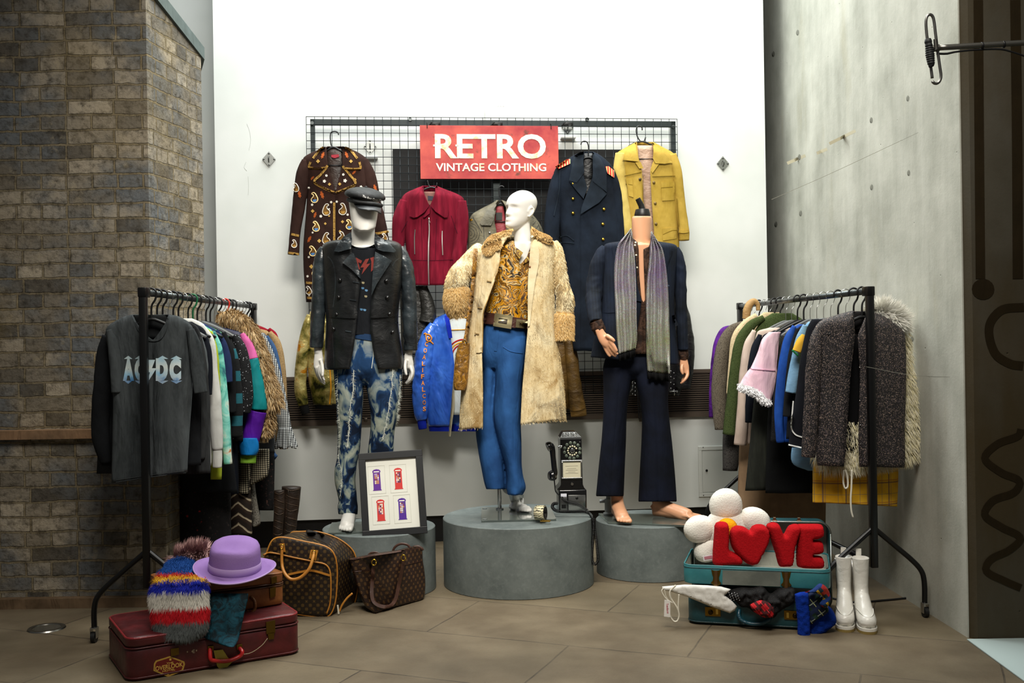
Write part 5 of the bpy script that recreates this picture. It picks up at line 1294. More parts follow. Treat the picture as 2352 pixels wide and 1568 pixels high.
# 5 yellow suede jacket
DY = DGf(1495, .26)
ys = thing('suede_jacket', 'mustard yellow suede jacket hanging open behind the headless mannequin', 'jacket')
M_yel = cloth('#a08431', .15, 200, .45, .9, 0, '#b89a46')
M_yel2 = cloth('#ac9348', .15, 200, .35, .9, 0, '#cdb668')
ry = k5.rows([(350, 1505, 1638), (385, 1440, 1700), (425, 1372, 1775), (455, 1350, 1800), (520, 1352, 1806), (700, 1390, 1812), (900, 1440, 1815), (1100, 1470, 1826), (1400, 1470, 1840)])
gy = [(220 + y/3.2672, 1000 + l/3.2672, 1000 + r/3.2672) for y, l, r in ((350, 1512, 1630), (470, 1525, 1642), (560, 1550, 1612), (800, 1562, 1624), (1000, 1600, 1640), (1400, 1610, 1648))]
yo = solid(mk('body', *vol(ry, DY, .075, 60, 50, 2.6, gy, (.010, 9, 2), 101), M_yel, ys), .006)
y1 = mk('sleeve', *tubev(k5.tube([(1385, 430, 34), (1382, 560, 48), (1392, 720, 52), (1412, 900, 54), (1440, 1060, 52), (1460, 1180, 48)]), DY - .05, 24, 60, .8, (.04, 8), 2, True), M_yel2, ys)
y2 = mk('sleeve', *tubev(k5.tube([(1775, 440, 34), (1805, 560, 42), (1828, 720, 38), (1848, 880, 38), (1864, 1010, 40), (1868, 1085, 38)]), DY - .03, 24, 60, .9, (.05, 8), 4, True), M_yel, ys)
ty = bvh(yo, y1, y2)
mk('lining', *vol(k5.rows([(372, 1505, 1640), (500, 1515, 1650), (700, 1540, 1640), (1000, 1580, 1660), (1400, 1590, 1670)]), DY + .01, .02, 24, 30, 3, None, (.012, 30, 8), 2, auto=False), leather('#b08d74', .4, '#d0b09a', .2, .4, .5, 24), ys)
for pts in ([(1508, 345), (1452, 392), (1404, 480), (1530, 494), (1522, 465), (1506, 410)], [(1628, 348), (1700, 405), (1778, 500), (1722, 510), (1652, 506), (1632, 470), (1638, 400)]): patch('collar', k5.pts(pts), ty, DY - .07, M_yel, ys, .012, .008, 5)
for pts in ([(1500, 500), (1540, 495), (1562, 545), (1530, 545)], [(1626, 512), (1678, 512), (1630, 580), (1618, 560)]): patch('lapel', k5.pts(pts), ty, DY - .07, M_yel, ys, .012, .006, 4)
for pts in ([(1694, 648), (1796, 640), (1798, 782), (1702, 788)], [(1704, 995), (1815, 984), (1822, 1070), (1708, 1086)], [(1428, 622), (1478, 618), (1486, 762), (1452, 752)]): patch('pocket', k5.pts(pts), ty, DY - .07, M_yel, ys, .004, .005, 5)
for L in ([(1694, 690), (1796, 682)], [(1708, 1040), (1780, 1010), (1820, 1010)], [(1560, 600), (1560, 900), (1590, 1150)], [(1628, 606), (1800, 600)], [(1420, 600), (1545, 572)], [(1428, 660), (1480, 668)], [(1812, 770), (1828, 980)]): strip('seam', k5.pts(L), 1.2, ty, DY - .07, cloth('#6e5814'), ys, .008, .002, 3)
for x, y in ((1536, 626), (1538, 790), (1640, 650), (1650, 806), (1656, 960)): button('button', *k5(x, y), 3.4, ty, DY - .07, plain('#6a5424' if x > 1600 else '#3a2a14', .4), ys, .4, .01)
strip('cuff_tab', k5.pts([(1826, 1018), (1870, 1020), (1905, 1012)]), 6, ty, DY - .07, M_yel, ys, .004, .004, 4)
hanger('black plastic hanger holding the mustard suede jacket', DY, k5.pts([(1552, 258), (1550, 238), (1530, 225), (1512, 236), (1508, 270), (1518, 310), (1540, 340), (1565, 340), (1578, 310)]), k5.pts([(1450, 380), (1500, 352), (1560, 344), (1620, 368), (1690, 400)]), k5.pts([(1524, 474), (1640, 474)]))

# 6 gold camouflage bomber
DQ = DGf(720, .215)
gj = thing('bomber_jacket', 'shiny gold and olive camouflage bomber jacket hung low behind the leather jacket', 'jacket')
mg = N('gold camo', '#8d7a30', .32, .35, .5); nn_ = mg.noise(7, 4, None, .6, .5)
mg.col(mg.ramp(nn_, [(.36, '#1d1f0e'), (.42, '#5c5a22'), (.5, '#a09050'), (.58, '#c9bc7c'), (.64, '#c07c10')], 'LINEAR')); mg.bump(mg.noise(14, 4), .5, .02); M_camo = mg.m
q1 = mk('body', *vol(kM2.rows([(300, 290, 330), (340, 275, 470), (420, 268, 600), (700, 262, 640), (950, 275, 640), (1060, 300, 640), (1160, 320, 640)]), DQ, .07, 40, 40, 2.4, None, (.014, 10, 4), 111), M_camo, gj)
q2 = mk('sleeve', *tubev(kM2.tube([(285, 330, 26), (262, 440, 44), (236, 580, 52), (216, 760, 58), (200, 940, 54), (206, 1060, 56), (228, 1162, 46)]), DQ - .03, 24, 60, .9, (.08, 8), 3), M_camo, gj)
mk('cuff', *tubev(kM2.tube([(228, 1150, 42), (240, 1200, 42), (250, 1240, 38)]), DQ - .03, 20, 16, .9, (0, 1), 0, True), cloth('#0d0d0d', .3, 60, .3), gj)
mk('hem_band', *vol(kM2.rows([(1150, 330, 640), (1196, 340, 640)]), DQ, .066, 40, 8, 2.4, auto=False), cloth('#0d0d0d', .3, 60, .3), gj)
strip('zip', kM2.pts([(470, 820), (480, 1000), (468, 1150)]), 3, bvh(q1), DQ, plain('#d08a10', .4), gj, .003, .003, 4)
# 7 black creased leather
DK = DGf(960, .215)
bk = thing('leather_jacket', 'creased black leather jacket hung under the crimson corduroy jacket', 'jacket')
M_crk = leather('#131312', .42, '#2c2b28', .3, .5, .6, 20)
mk('body', *vol(k8.rows([(285, 300, 820), (400, 300, 830), (600, 310, 850), (900, 320, 860), (1568, 330, 760)]), DK + .02, .05, 36, 30, 2.4, None, (.01, 14, 4), 121), M_crk, bk)
mk('sleeve', *tubev(k8.tube([(720, 320, 90), (800, 560, 120), (830, 800, 140), (810, 960, 150)]), DK - .02, 24, 40, .7, (.06, 12), 3), M_crk, bk)

# 8 blue satin bomber and T-shirt
DS = DGf(1000, .225)
M_sat = N('blue satin', '#2b57b8', .24, 0, .8, .0); mm = M_sat; mm.col(mm.mix(mm.ramp(mm.noise(12, 3, mm.map(sc=(1, 1, .4))), [(.35, 0), (.65, 1)]), '#1d48a8', '#3a6ccc')); mm.bump(mm.noise(9, 3, mm.map(sc=(1, 1, .5)), .5, .6), .7, .035); M_sat = mm.m
M_rib = cloth('#0b1f8c', .3, 90, .3, .85)
wt = thing('t_shirt', 'white printed T-shirt hung inside the open blue satin jacket', 't-shirt')
wto = mk('body', *vol(kF7.rows([(222, 170, 300), (300, 150, 340), (500, 160, 360), (790, 170, 360)]), DS + .03, .035, 36, 30, 2.4, None, (.008, 14, 2), 131), cloth('#cfd6d6', .1, 300, .4), wt); twt = bvh(wto)
for r, c in ((95, '#a02020'), (80, '#d8a02c'), (66, '#a02020'), (44, '#2f6a4c')): cordon('arc_print', kF7.pts([(265 + r * cos(t), 448 + r * 1.0 * sin(t)) for t in [-pi + i * .12 for i in range(15)]]), 1.7, twt, DS, cloth(c, .2), wt, .001)
sj = thing('satin_jacket', 'shiny royal blue satin bomber with orange sleeve lettering hung by the fur coat', 'jacket')
so_ = solid(mk('body', *vol(kF7.rows([(205, 158, 290), (222, 120, 330), (255, 70, 380), (300, 40, 420), (420, 45, 420), (600, 48, 420), (800, 52, 420), (856, 60, 420)]), DS, .075, 60, 50, 2.5, [(640 + y/2.529, 960 + l/2.529, 960 + r/2.529) for y, l, r in ((205, 180, 285), (350, 192, 300), (500, 212, 330), (640, 200, 340), (860, 182, 350))], (.016, 9, 2.2), 132), M_sat, sj), .006)
s_1 = mk('sleeve', *tubev(kF7.tube([(90, 262, 26), (62, 330, 42), (36, 450, 52), (22, 580, 52), (14, 700, 46), (18, 790, 38), (22, 820, 30)]), DS - .04, 28, 80, .9, (.085, 15), 5), M_sat, sj)
mk('cuff', *tubev(kF7.tube([(20, 815, 25), (24, 845, 26), (28, 872, 24)]), DS - .04, 20, 12, .9, (0, 1), 0, True), M_rib, sj)
tS = bvh(so_, s_1)
mk('hem_band', *vol(kF7.rows([(845, 60, 420), (886, 66, 420)]), DS, .072, 40, 8, 2.5, [(900, 960 + 182/2.529, 960 + 350/2.529), (1000, 960 + 180/2.529, 960 + 350/2.529)], (0, 1, 1), 0), M_rib, sj)
strip('collar_rib', kF7.pts([(166, 212, 9), (180, 290, 10), (190, 345, 8)]), 9, tS, DS - .06, M_rib, sj, .006, .008, 4)
strip('front_edge', kF7.pts([(208, 560), (204, 640), (205, 740), (196, 800), (182, 915)]), 6, None, DS - .01, cloth('#b0a68a', .3, 80, .6), sj, .004, .006, 4)
M_or = cloth('#e08a2c', .15, 120, .3, .7)
for i, ch in enumerate('COALIFALCOS'):
    y = 600 + i * 59.5; x = lerp_tab([(590, 1360), (700, 1340), (850, 1322), (950, 1325), (1050, 1336), (1210, 1340)], y)[0]
    text_on('letter', ch, *kM2(x, y), 7.2 if ch != 'I' else 1.8, 10.2, tS, DS - .08, M_or, sj, .006, .12 if i < 3 else 0, .02, 4)
for p0 in ([(1350, 510), (1385, 515), (1405, 545), (1392, 572), (1362, 568), (1356, 540), (1352, 512)], [(1372, 535), (1386, 545), (1374, 556)], [(1395, 575), (1412, 590), (1420, 600)], [(1335, 508), (1350, 500), (1358, 512)]): cordon('emblem', kM2.pts(p0), 1.5, tS, DS - .08, M_or, sj, .005)
hanger('yellow plastic hanger inside the blue satin jacket', DS + .0, kF7.pts([(262, 150), (255, 140), (240, 150), (238, 190), (236, 220)]), kF7.pts([(150, 235), (195, 225), (236, 218), (280, 225), (330, 240)]), kF7.pts([(186, 298), (300, 294)]), '#d89a20')

# 9 brown leather jacket
DE = DGf(1310, .205)
br_ = thing('leather_jacket', 'worn tan-brown leather jacket hung low beside the payphone', 'jacket')
M_bro = leather('#4a3410', .45, '#7a5a22', .3, .5, .6, 13)
mk('body', *vol(kT7.rows([(40, 60, 260), (300, 80, 255), (640, 100, 246)]), DE, .05, 36, 30, 2.4, None, (.010, 12, 3), 141), M_bro, br_)
mk('sleeve', *tubev(kT7.tube([(235, 60, 40), (258, 200, 52), (278, 380, 54), (296, 540, 60), (312, 640, 66), (318, 698, 66)]), DE - .04, 24, 60, .8, (.07, 11), 3, True), M_bro, br_)
strip('cuff_seam', kT7.pts([(250, 648), (310, 650), (376, 628)]), 2, bvh(*br_.children), DE - .05, M_bro, br_, .001, .004, 4)
# 10 biker jacket
DH = DGf(1520, .22)
bj = thing('biker_jacket', 'black studded biker jacket with a hanging belt buckle behind the headless mannequin', 'jacket')
M_bik = leather('#0e0e0f', .35, '#1c1d1e', .3, .6, .5, 16)
bo_ = mk('body', *vol([(640, 1440, 1560), (680, 1420, 1574), (740, 1425, 1580), (840, 1432, 1576), (880, 1436, 1570), (908, 1440, 1560)], DH, .06, 40, 40, 2.4, None, (.01, 12, 3), 151), M_bik, bj)
mk('sleeve', *tubev([(1556, 680, 14), (1568, 740, 20), (1574, 800, 21), (1572, 850, 20), (1568, 892, 18)], DH - .03, 24, 50, .8, (.06, 12), 3, True), M_bik, bj)
tB = bvh(bo_)
M_stud = steel('#c8c8c6', .25)
for i in range(14): button('stud', 1453 + (i % 3) * 6, 868 + i * 3, 1.5, tB, DH - .05, M_stud, bj, .8, .003)
for i in range(12): button('stud', 1541 + (i % 3) * 7, 852 + i * 4.4, 1.5, tB, DH - .05, M_stud, bj, .8, .003)
strip('zip', [(1449, 872), (1454, 886), (1448, 900)], 2, tB, DH - .06, M_stud, bj, .005, .003, 3)
mk('belt_buckle', *wire([P(x, y, DH - .07) for x, y in ((1538, 899), (1557, 898), (1549, 899), (1549, 908))], .004, 8), M_stud, bj)
for dx in (0, 4): mk('lace', *wire([P(1465 + dx, 895, DH - .06), P(1466 + dx, 930, DH - .065), P(1468 + dx, 963, DH - .06)], .0035, 6, 12), M_black, bj)
# ------------------------------------------------------------------ clothes rails
kL, kL2, kL3, kR = K(180, 620, 2.45), K(360, 640, 3.4088), K(400, 1020, 5.6), K(1580, 620, 2.5293)
RL0, RL1, ZL = Vector((-1.653, 4.72, 0)), Vector((-1.640, 6.62, 0)), 1.567
RR0, RR1, ZR = Vector((1.668, 4.90, 0)), Vector((1.505, 6.85, 0)), 1.528
def rail_stand(label, A, B, zt, jun):
    r = thing('clothes_rail', label, 'clothes rail')
    d = (B - A).normalized(); p = Vector((d.y, -d.x, 0))
    Z = lambda v, z: Vector((v.x, v.y, z))
    mk('top_rail', *tube3([Z(A - d * .02, zt), Z(B + d * .02, zt)], [.0145] * 2, 16), plain('#55595a', .3, .8), r)
    for e, s in ((A, 1), (B, -1)):
        q = e - d * .028 * s
        mk('post', *join(boxv(frame(Z(q, 0), p, d), -.0165, .0165, -.0165, .0165, .24, zt + .02, .004), boxv(frame(Z(q, zt), p, d), -.019, .019, -.019, .045 if s > 0 else .019, -.022, .022, .004)), M_blackmetal, r, True, 40)
        for sg in (-1, 1):
            mk('leg', *wire([Z(q, jun), Z(q + p * sg * .10, jun - .085), Z(q + p * sg * .195, jun - .168), Z(q + p * sg * .232, jun - .215), Z(q + p * sg * .243, jun - .27), Z(q + p * sg * .243, .062)], .0125, 12, 40), M_blackmetal, r)
            c = q + p * sg * .243
            k = mk('caster', *join(boxv(frame(Z(c, 0), p, d), -.014, -.0115, -.018, .014, .02, .066, .001), boxv(frame(Z(c, 0), p, d), .0115, .014, -.018, .014, .02, .066, .001), boxv(frame(Z(c, 0), p, d), -.014, .014, -.018, .014, .062, .068, .001)), steel('#b9b9b6', .3), r, False)
            mk('wheel', *tube3([Z(c, .024) - p * .009 - d * .004, Z(c, .024) + p * .009 - d * .004], [.024] * 2, 24), plain('#141414', .5), k, True, 40)
    mk('base_bar', *tube3([Z(A, .26), Z(B, .26)], [.0125] * 2, 12), M_blackmetal, r)
    return r
rail_stand('black metal clothes rail crowded with garments in front of the brick pier', RL0, RL1, ZL, .408)
rail_stand('black metal clothes rail of garments in front of the pale concrete wall', RR0, RR1, ZR, .426)

# hangers: one of each kind, then copies along the rails
def hanger_proto(name, col, wire_hook=False, flat=False):
    h = bpy.data.objects.new(name, None); SC.objects.link(h); PLACED.add(h)
    m = plain(col, .45)
    hk = [(0, -.12), (0, -.07), (.004, -.05), (.017, -.03), (.0235, 0), (.0165, .0165), (0, .0235), (-.0165, .0165), (-.0235, 0), (-.021, -.012)]
    a = mk('hook', *wire([Vector((x, 0, z)) for x, z in hk], .0019 if wire_hook else .0048, 8, 40), chrome if wire_hook else m, h)
    s_ = [Vector((x * .175, 0, -.118 - .085 * abs(x) ** 1.3)) for x in (-1, -.75, -.5, -.25, 0, .25, .5, .75, 1)]
    V, Fc = wire(s_, .0075, 8, 25)
    V = [Vector((v.x, v.y * (.55 if flat else 1.0), v.z)) for v in V]
    b = mk('shoulder_bar', V, Fc, m, h)
    if flat: c = mk('lower_bar', *wire([Vector((-.16, 0, -.2)), Vector((.16, 0, -.2))], .0045, 8), m, h)
    return h
def dup(root, loc, rz):
    r = root.copy(); SC.objects.link(r); r.location = loc; r.rotation_euler = (0, 0, rz); PLACED.add(r)
    for ch in list(root.children):
        c = ch.copy(); SC.objects.link(c); c.parent = r
    return r
HK = {}
def put(kind, A, B, z, t, label, group, yaw=0.0):
    v = A + (B - A) * t; loc = Vector((v.x, v.y, z + .0))
    d = (B - A).normalized(); rz = math.atan2(d.y, d.x) - pi / 2 + yaw
    if kind not in HK: o = HK[kind] = hanger_proto('coat_hanger', *{'black': ('#0e0e0f',), 'grey': ('#6a6d6e', True, True), 'green': ('#16603a',), 'red': ('#c22a1c',), 'wood': ('#a9783c', True), 'white': ('#d9d9d4',)}[kind]); o.location = loc; o.rotation_euler = (0, 0, rz)
    else: o = dup(HK[kind], loc, rz)
    tag(o, label, 'hanger', group); return o
GLb, GRb = 'hangers along the rail by the brick pier', 'hangers along the rail by the concrete wall'
seq = 'black black black grey black black grey black green black grey black black grey black grey red black black grey wood grey black black'.split()
LBL = {'black': 'black hanger on the crowded rail by the brick pier', 'grey': 'grey wire-hooked hanger on the rail by the brick pier', 'green': 'only green hanger on the rail by the brick pier', 'red': 'only red hanger on the rail by the brick pier', 'wood': 'wooden hanger towards the far end of the rail by the brick pier'}
rndh = random.Random(5)
for i, kd in enumerate(seq): put(kd, RL0, RL1, ZL, .04 + .92 * i / (len(seq) - 1), LBL[kd], GLb, rndh.uniform(-.2, .2))
LBR = {'black': 'black hanger on the rail by the concrete wall', 'grey': 'grey velvet hanger on the rail by the concrete wall', 'wood': 'wooden hanger at the far end of the rail by the concrete wall'}
seq = 'black black grey black grey grey grey grey black black grey grey black black grey grey black grey wood'.split()
for i, kd in enumerate(seq): put(kd, RR0, RR1, ZR, .03 + .88 * i / (len(seq) - 1), LBR[kd], GRb, rndh.uniform(-.2, .2))

# ------------------------------------------------------------------ garments on the rails
def railx(D, side): 
    A, B = (RL0, RL1) if side < 0 else (RR0, RR1)
    t = (D - A.y) / (B.y - A.y); return A.x + (B.x - A.x) * t
def half(side, D, edge, clampx=None):
    "rows from the visible edge (y, x); the far edge mirrors it about the rail, kept clear of the wall"
    xr = 1176 + railx(D, side) * F / D; out = []
    lim = 1176 + (clampx if clampx is not None else (-1.72 if D > 5.2 else -1.95) if side < 0 else 1.90) * F / D
    for e in edge:
        y, x = e[0], e[1]
        o = 2 * xr - x
        if side < 0: out.append((y, min(max(o, lim), x - 4), x) + tuple(e[2:]))
        else: out.append((y, x, max(min(o, lim), x + 4)) + tuple(e[2:]))
    return out
def rg(name, label, cat, D, rows, mat, sleeves=(), t=.034, fold=(.009, 13, 2.0), gap=None, seed=0, e=2.4, sk=0, th=.004, m=44):
    multi = bool(sleeves)
    root = thing(name, label, cat)
    b = mk('body', *vol(rows, D, t, 44, m, e, gap, fold, seed, sk=sk, hem=.006), mat, root)
    if gap: solid(b, th)
    out = [b]
    for s in sleeves:
        pth, sm = s[0], (s[1] if len(s) > 1 and s[1] else mat)
        out.append(mk('sleeve', *tubev(pth, D - .02, 22, 54, .75, (.05, 10), seed + len(out), True), sm, root))
    return root, out
ky = lambda L: [kL2(x, y)[::-1] for y, x in L]           # (y, x) pairs measured in the left crop
kyr = lambda L: [kR(x, y)[::-1] for y, x in L]
kyl = lambda L: [kL(x, y)[::-1] for y, x in L]

def fold_painted(a, b):  # vertical tone streaks put fold highlights and shade into the cotton's colour
    m = N('washed cotton', a, .9, 0, .15); n = m.noise(7, 5, m.map(sc=(1.6, 1.6, .3)), .62, .5)
    m.col(m.mix(m.ramp(m.noise(30, 4, m.map(sc=(1, 1, .4)), .7), [(.4, 0), (.75, .5)]), m.ramp(n, [(.34, a), (.68, b)]), b)); m.bump(m.noise(420, 2), .2, .002); m.bump(m.noise(8, 4, m.map(sc=(1.5, 1.5, .35)), .55, .6), .8, .03); return m.m
M_char = fold_painted('#222628', '#4b5052')
# band T-shirt
ts1, p1 = rg('t_shirt', 'charcoal band T-shirt with blue-white lettering, foremost on its rail', 't-shirt', 4.81,
    kL.rows([(252, 300, 512), (262, 262, 560), (290, 200, 606), (325, 158, 640), (365, 156, 648), (500, 182, 646), (690, 196, 640), (900, 194, 626), (1090, 190, 614), (1168, 189, 612)]), M_char,
    [(kL.tube([(182, 335, 24), (200, 400, 36), (214, 540, 38), (221, 688, 33)]),), (kL.tube([(628, 335, 24), (652, 420, 36), (672, 560, 40), (690, 690, 37)]),)], .045, (.02, 9, 1.0), [(620 + y/2.45, 180 + l/2.45, 180 + r/2.45) for y, l, r in ((250, 306, 508), (300, 330, 490), (370, 385, 445), (388, 422, 418), (395, 422, 418), (1200, 422, 418))], 201, 2.6, -13)
tt1 = bvh(*p1)
strip('neck_rib', kL.pts([(310, 265), (335, 330), (380, 385), (420, 396), (460, 385), (490, 335), (504, 265)]), 4.5, tt1, 4.78, M_char, ts1, .003, .004, 4)
mk('neck_back', *vol(kL.rows([(255, 310, 505), (385, 330, 490)]), 4.84, .012, 20, 8, 3, auto=False), cloth('#17191a', .3, 300, .3), ts1)
m = N('faded print', '#9fc0d8', .8); z = m.xyz()[2]
cz = m.noise(11, 4, None, .6); m.col(m.mix(m.ramp(cz, [(.4, 0), (.6, .7)]), m.ramp(z, [(.475, '#3f78b0'), (.505, '#6fb8e0'), (.53, '#d2dcd8'), (.56, '#8fb8cc')]), '#c9d4d2')); M_acdc = m.m
def got(ch, cx, w):
    t_ = text_on('print_letter', ch, *kL(cx, 560), w / 2.45, 52, tt1, 4.77, M_acdc, ts1, .004, 0, .085, 5)
got('A', 282, 62); got('C', 345, 58); got('D', 470, 68); got('C', 545, 66)
patch('print_bolt', kL.pts([(395, 505), (432, 505), (414, 552), (440, 552), (388, 635), (402, 575), (384, 575)]), tt1, 4.77, M_acdc, ts1, .002, .001, 4)
for x0, x1 in ((250, 372), (435, 590)):
    for y0, s in ((500, -1), (622, 1)):
        for k in range(2): 
            a = x0 + (x1 - x0) * k / 2; b = x0 + (x1 - x0) * (k + 1) / 2
            patch('print_point', kL.pts([(a + 6, y0), ((a + b) / 2, y0 + s * 18), (b - 6, y0)]), tt1, 4.77, M_acdc, ts1, .002, .001, 4)
for y in (1130, 1142): strip('hem_stitch', kL.pts([(200, y + 52), (420, y + 20), (606, y - 2)]), 1, tt1, 4.77, cloth('#45494b'), ts1, .001, .002, 4)

M_bk = cloth('#0d0e10', .3, 350, .4, .9, 0, '#17191c')
rg('sweatshirt', 'black long-sleeved sweatshirt right behind the band T-shirt', 'sweatshirt', 4.90, kL.rows([(270, 290, 560), (330, 160, 670), (600, 140, 690), (1000, 125, 690), (1100, 130, 690)]), M_bk, [(kL.tube([(168, 370, 34), (148, 480, 46), (138, 640, 50), (126, 820, 52), (130, 960, 48), (158, 1085, 34)]),)], .03, seed=202)
rg('sweatshirt', 'dark grey sweatshirt with ribbed cuffs third from the front by the brick pier', 'sweatshirt', 4.97, kL.rows([(270, 290, 570), (335, 180, 680), (700, 130, 738), (1000, 110, 742), (1145, 102, 745)]), fold_painted('#1c1d1e', '#363839'), [(kL.tube([(660, 380, 26), (690, 560, 36), (690, 800, 40), (685, 950, 38), (680, 1060, 32)]),)], .03, seed=203)
rg('t_shirt', 'grey marl T-shirt sleeve showing just beyond the band T-shirt', 't-shirt', 5.04, half(-1, 5.04, kyl([(278, 600), (325, 665), (500, 690), (900, 690), (1120, 680)])), fold_painted('#3f4446', '#62686a'), [(kL.tube([(655, 340, 18), (682, 430, 32), (697, 540, 33), (698, 625, 32)]),)], .028, seed=204)
rg('t_shirt', 'navy black T-shirt between the grey marl and white sweatshirts', 't-shirt', 5.10, half(-1, 5.10, kyl([(290, 640), (345, 715), (600, 735), (1000, 730)])), cloth('#10131a', .3, 300, .35), [(kL.tube([(700, 345, 16), (722, 450, 26), (730, 580, 26), (728, 700, 24)]),)], .028, seed=205)
M_wsw = cloth('#b9bab6', .06, 260, .45, .9, 0, '#c9cac5')
w_, wp = rg('sweatshirt', 'white sweatshirt with long ribbed cuff on the crowded rail', 'sweatshirt', 5.17, half(-1, 5.17, kyl([(272, 640), (300, 700), (345, 728), (700, 760), (1100, 750)])), M_wsw, [(kL.tube([(690, 310, 16), (735, 400, 30), (752, 560, 32), (768, 740, 36), (776, 900, 36), (782, 1010, 30)]),)], .03, seed=206)
mk('cuff', *tubev(kL.tube([(782, 1005, 27), (782, 1060, 28), (781, 1110, 26)]), 5.15, 20, 14, .75, (0, 1), 0, True), M_wsw, w_)
l_, lp_ = rg('sweatshirt', 'lime green sweatshirt with hem peeking below the white cuff', 'sweatshirt', 5.24, half(-1, 5.24, kyl([(290, 660), (340, 742), (640, 768), (1000, 790)])) + [kL.rows([(1060, 725, 805)])[0], kL.rows([(1100, 742, 808)])[0], kL.rows([(1178, 744, 806)])[0]], cloth('#93a31c', .15, 260, .4, .9, 0, '#aebb3c'), [(kL.tube([(742, 345, 12), (760, 440, 22), (770, 560, 24), (776, 700, 22)]),)], .028, seed=207)
def tiedye():
    m = N('tie dye', '#5fb0a8', .9); n = m.noise(9, 4, None, .6, 1); m.col(m.ramp(n, [(.34, '#2b5f6a'), (.42, '#4fa89c'), (.56, '#86ccc0'), (.64, '#c9d6c8'), (.7, '#b8743c')])); m.bump(m.noise(15, 3), .4, .012); return m.m
t_, _ = rg('sweatshirt', 'turquoise tie-dye sweatshirt sleeve on the crowded rail', 'sweatshirt', 5.31, half(-1, 5.31, kyl([(300, 690), (350, 760), (700, 790), (1085, 800)])), tiedye(), [(kL.tube([(758, 345, 12), (785, 440, 24), (803, 600, 28), (818, 780, 30), (830, 940, 28), (838, 1030, 24), (842, 1090, 25)]),)], .028, seed=208)
rg('t_shirt', 'navy blue T-shirt with a short sleeve between the tie-dye and black tops', 't-shirt', 5.38, half(-1, 5.38, kyl([(300, 710), (345, 780), (600, 812), (1000, 815)])), cloth('#1a2544', .25, 300, .4, .9, 0, '#25335a'), [(kL.tube([(775, 340, 14), (808, 420, 28), (830, 520, 32), (838, 630, 30)]),)], .028, seed=209)
rg('dress', 'long plain black dress hanging in the middle of the crowded rail', 'dress', 5.45, half(-1, 5.45, kyl([(305, 720), (350, 815), (700, 850), (1000, 868), (1250, 895)])), M_bk, [(kL.tube([(815, 350, 14), (845, 450, 28), (855, 600, 30), (860, 800, 28)]),)], .03, seed=210)
def banded(c, c2, fr):
    m = N('banded knit', c, .95); z = m.xyz()[2]; f = m.math('GREATER_THAN', m.math('FRACT', m.math('MULTIPLY', z, fr)), .55); m.col(m.mix(f, c, c2)); m.bump(m.noise(220, 2), .4, .003); m.bump(m.noise(13, 3), .35, .012); return m.m
rg('jumper', 'black and teal banded jumper on the crowded rail', 'jumper', 5.52, half(-1, 5.52, kyl([(315, 740), (370, 840), (700, 880), (940, 905)])), banded('#0f1113', '#1f5a66', 8.5), [(kL.tube([(835, 375, 16), (866, 480, 30), (884, 640, 34), (892, 800, 34), (890, 935, 30)]),)], .03, seed=211)
def speckle(c, c2, sc, th=.2):
    m = N('speckled', c, .8); v = m.vor(sc); m.col(m.mix(m.ramp(v, [(th, 1), (th + .06, 0)]), c, c2)); m.bump(m.noise(150, 2), .4, .003); m.bump(m.noise(14, 3), .35, .012); return m.m
rg('cardigan', 'black cardigan flecked with white beside the pink and teal windbreaker', 'cardigan', 5.60, half(-1, 5.60, kyl([(320, 760), (360, 870), (700, 910), (960, 930)])), speckle('#101114', '#a9adb4', 85, .16), [(kL.tube([(880, 365, 18), (912, 450, 36), (932, 580, 42), (940, 700, 44), (930, 800, 40)]),)], .03, seed=212)
# windbreaker
wbk, wb_ = rg('windbreaker', 'pink, teal and purple colour-block windbreaker on the crowded rail', 'jacket', 5.68, half(-1, 5.68, kyl([(320, 800), (350, 920), (480, 960), (800, 1000), (960, 1005), (1000, 1010)])), plain('#191c3a', .5), [], .035, seed=213)
M_pk, M_tl, M_pu, M_bb = cloth('#c05a94', .2, 300, .5, .6), cloth('#0f7478', .2, 300, .5, .55), cloth('#4a1685', .25, 300, .6, .45), cloth('#1268a8', .25, 300, .6, .5)
D_ = 5.66
full = [(920, 358, 14), (948, 410, 28), (968, 470, 34), (985, 560, 42), (1002, 680, 48), (1012, 770, 50), (998, 840, 50), (975, 930, 50), (960, 985, 46)]
fr_ = cr(kL.tube(full), 60)
for nm, a, b, mt in (('sleeve_cap', 0, 15, M_pk), ('sleeve', 14, 42, M_tl), ('forearm', 41, 60, M_pu)): mk(nm, *tubev([q for q in fr_[a:b]][::2], D_, 22, 40, .8, (.05, 12), 3, False), mt, wbk)
mk('hem', *vol(kL.rows([(945, 905, 1005), (975, 900, 1016), (1020, 905, 1014), (1042, 912, 1000)]), D_ - .02, .05, 30, 14, 2.2, None, (.008, 20, 4), 5, auto=False), M_bb, wbk)
mk('waist_rib', *vol(kL.rows([(1036, 905, 1002), (1088, 906, 1000)]), D_, .045, 30, 8, 2.2, auto=False), cloth('#5f8a1c', .2, 90, .5, .9, 0, '#7da83a'), wbk)
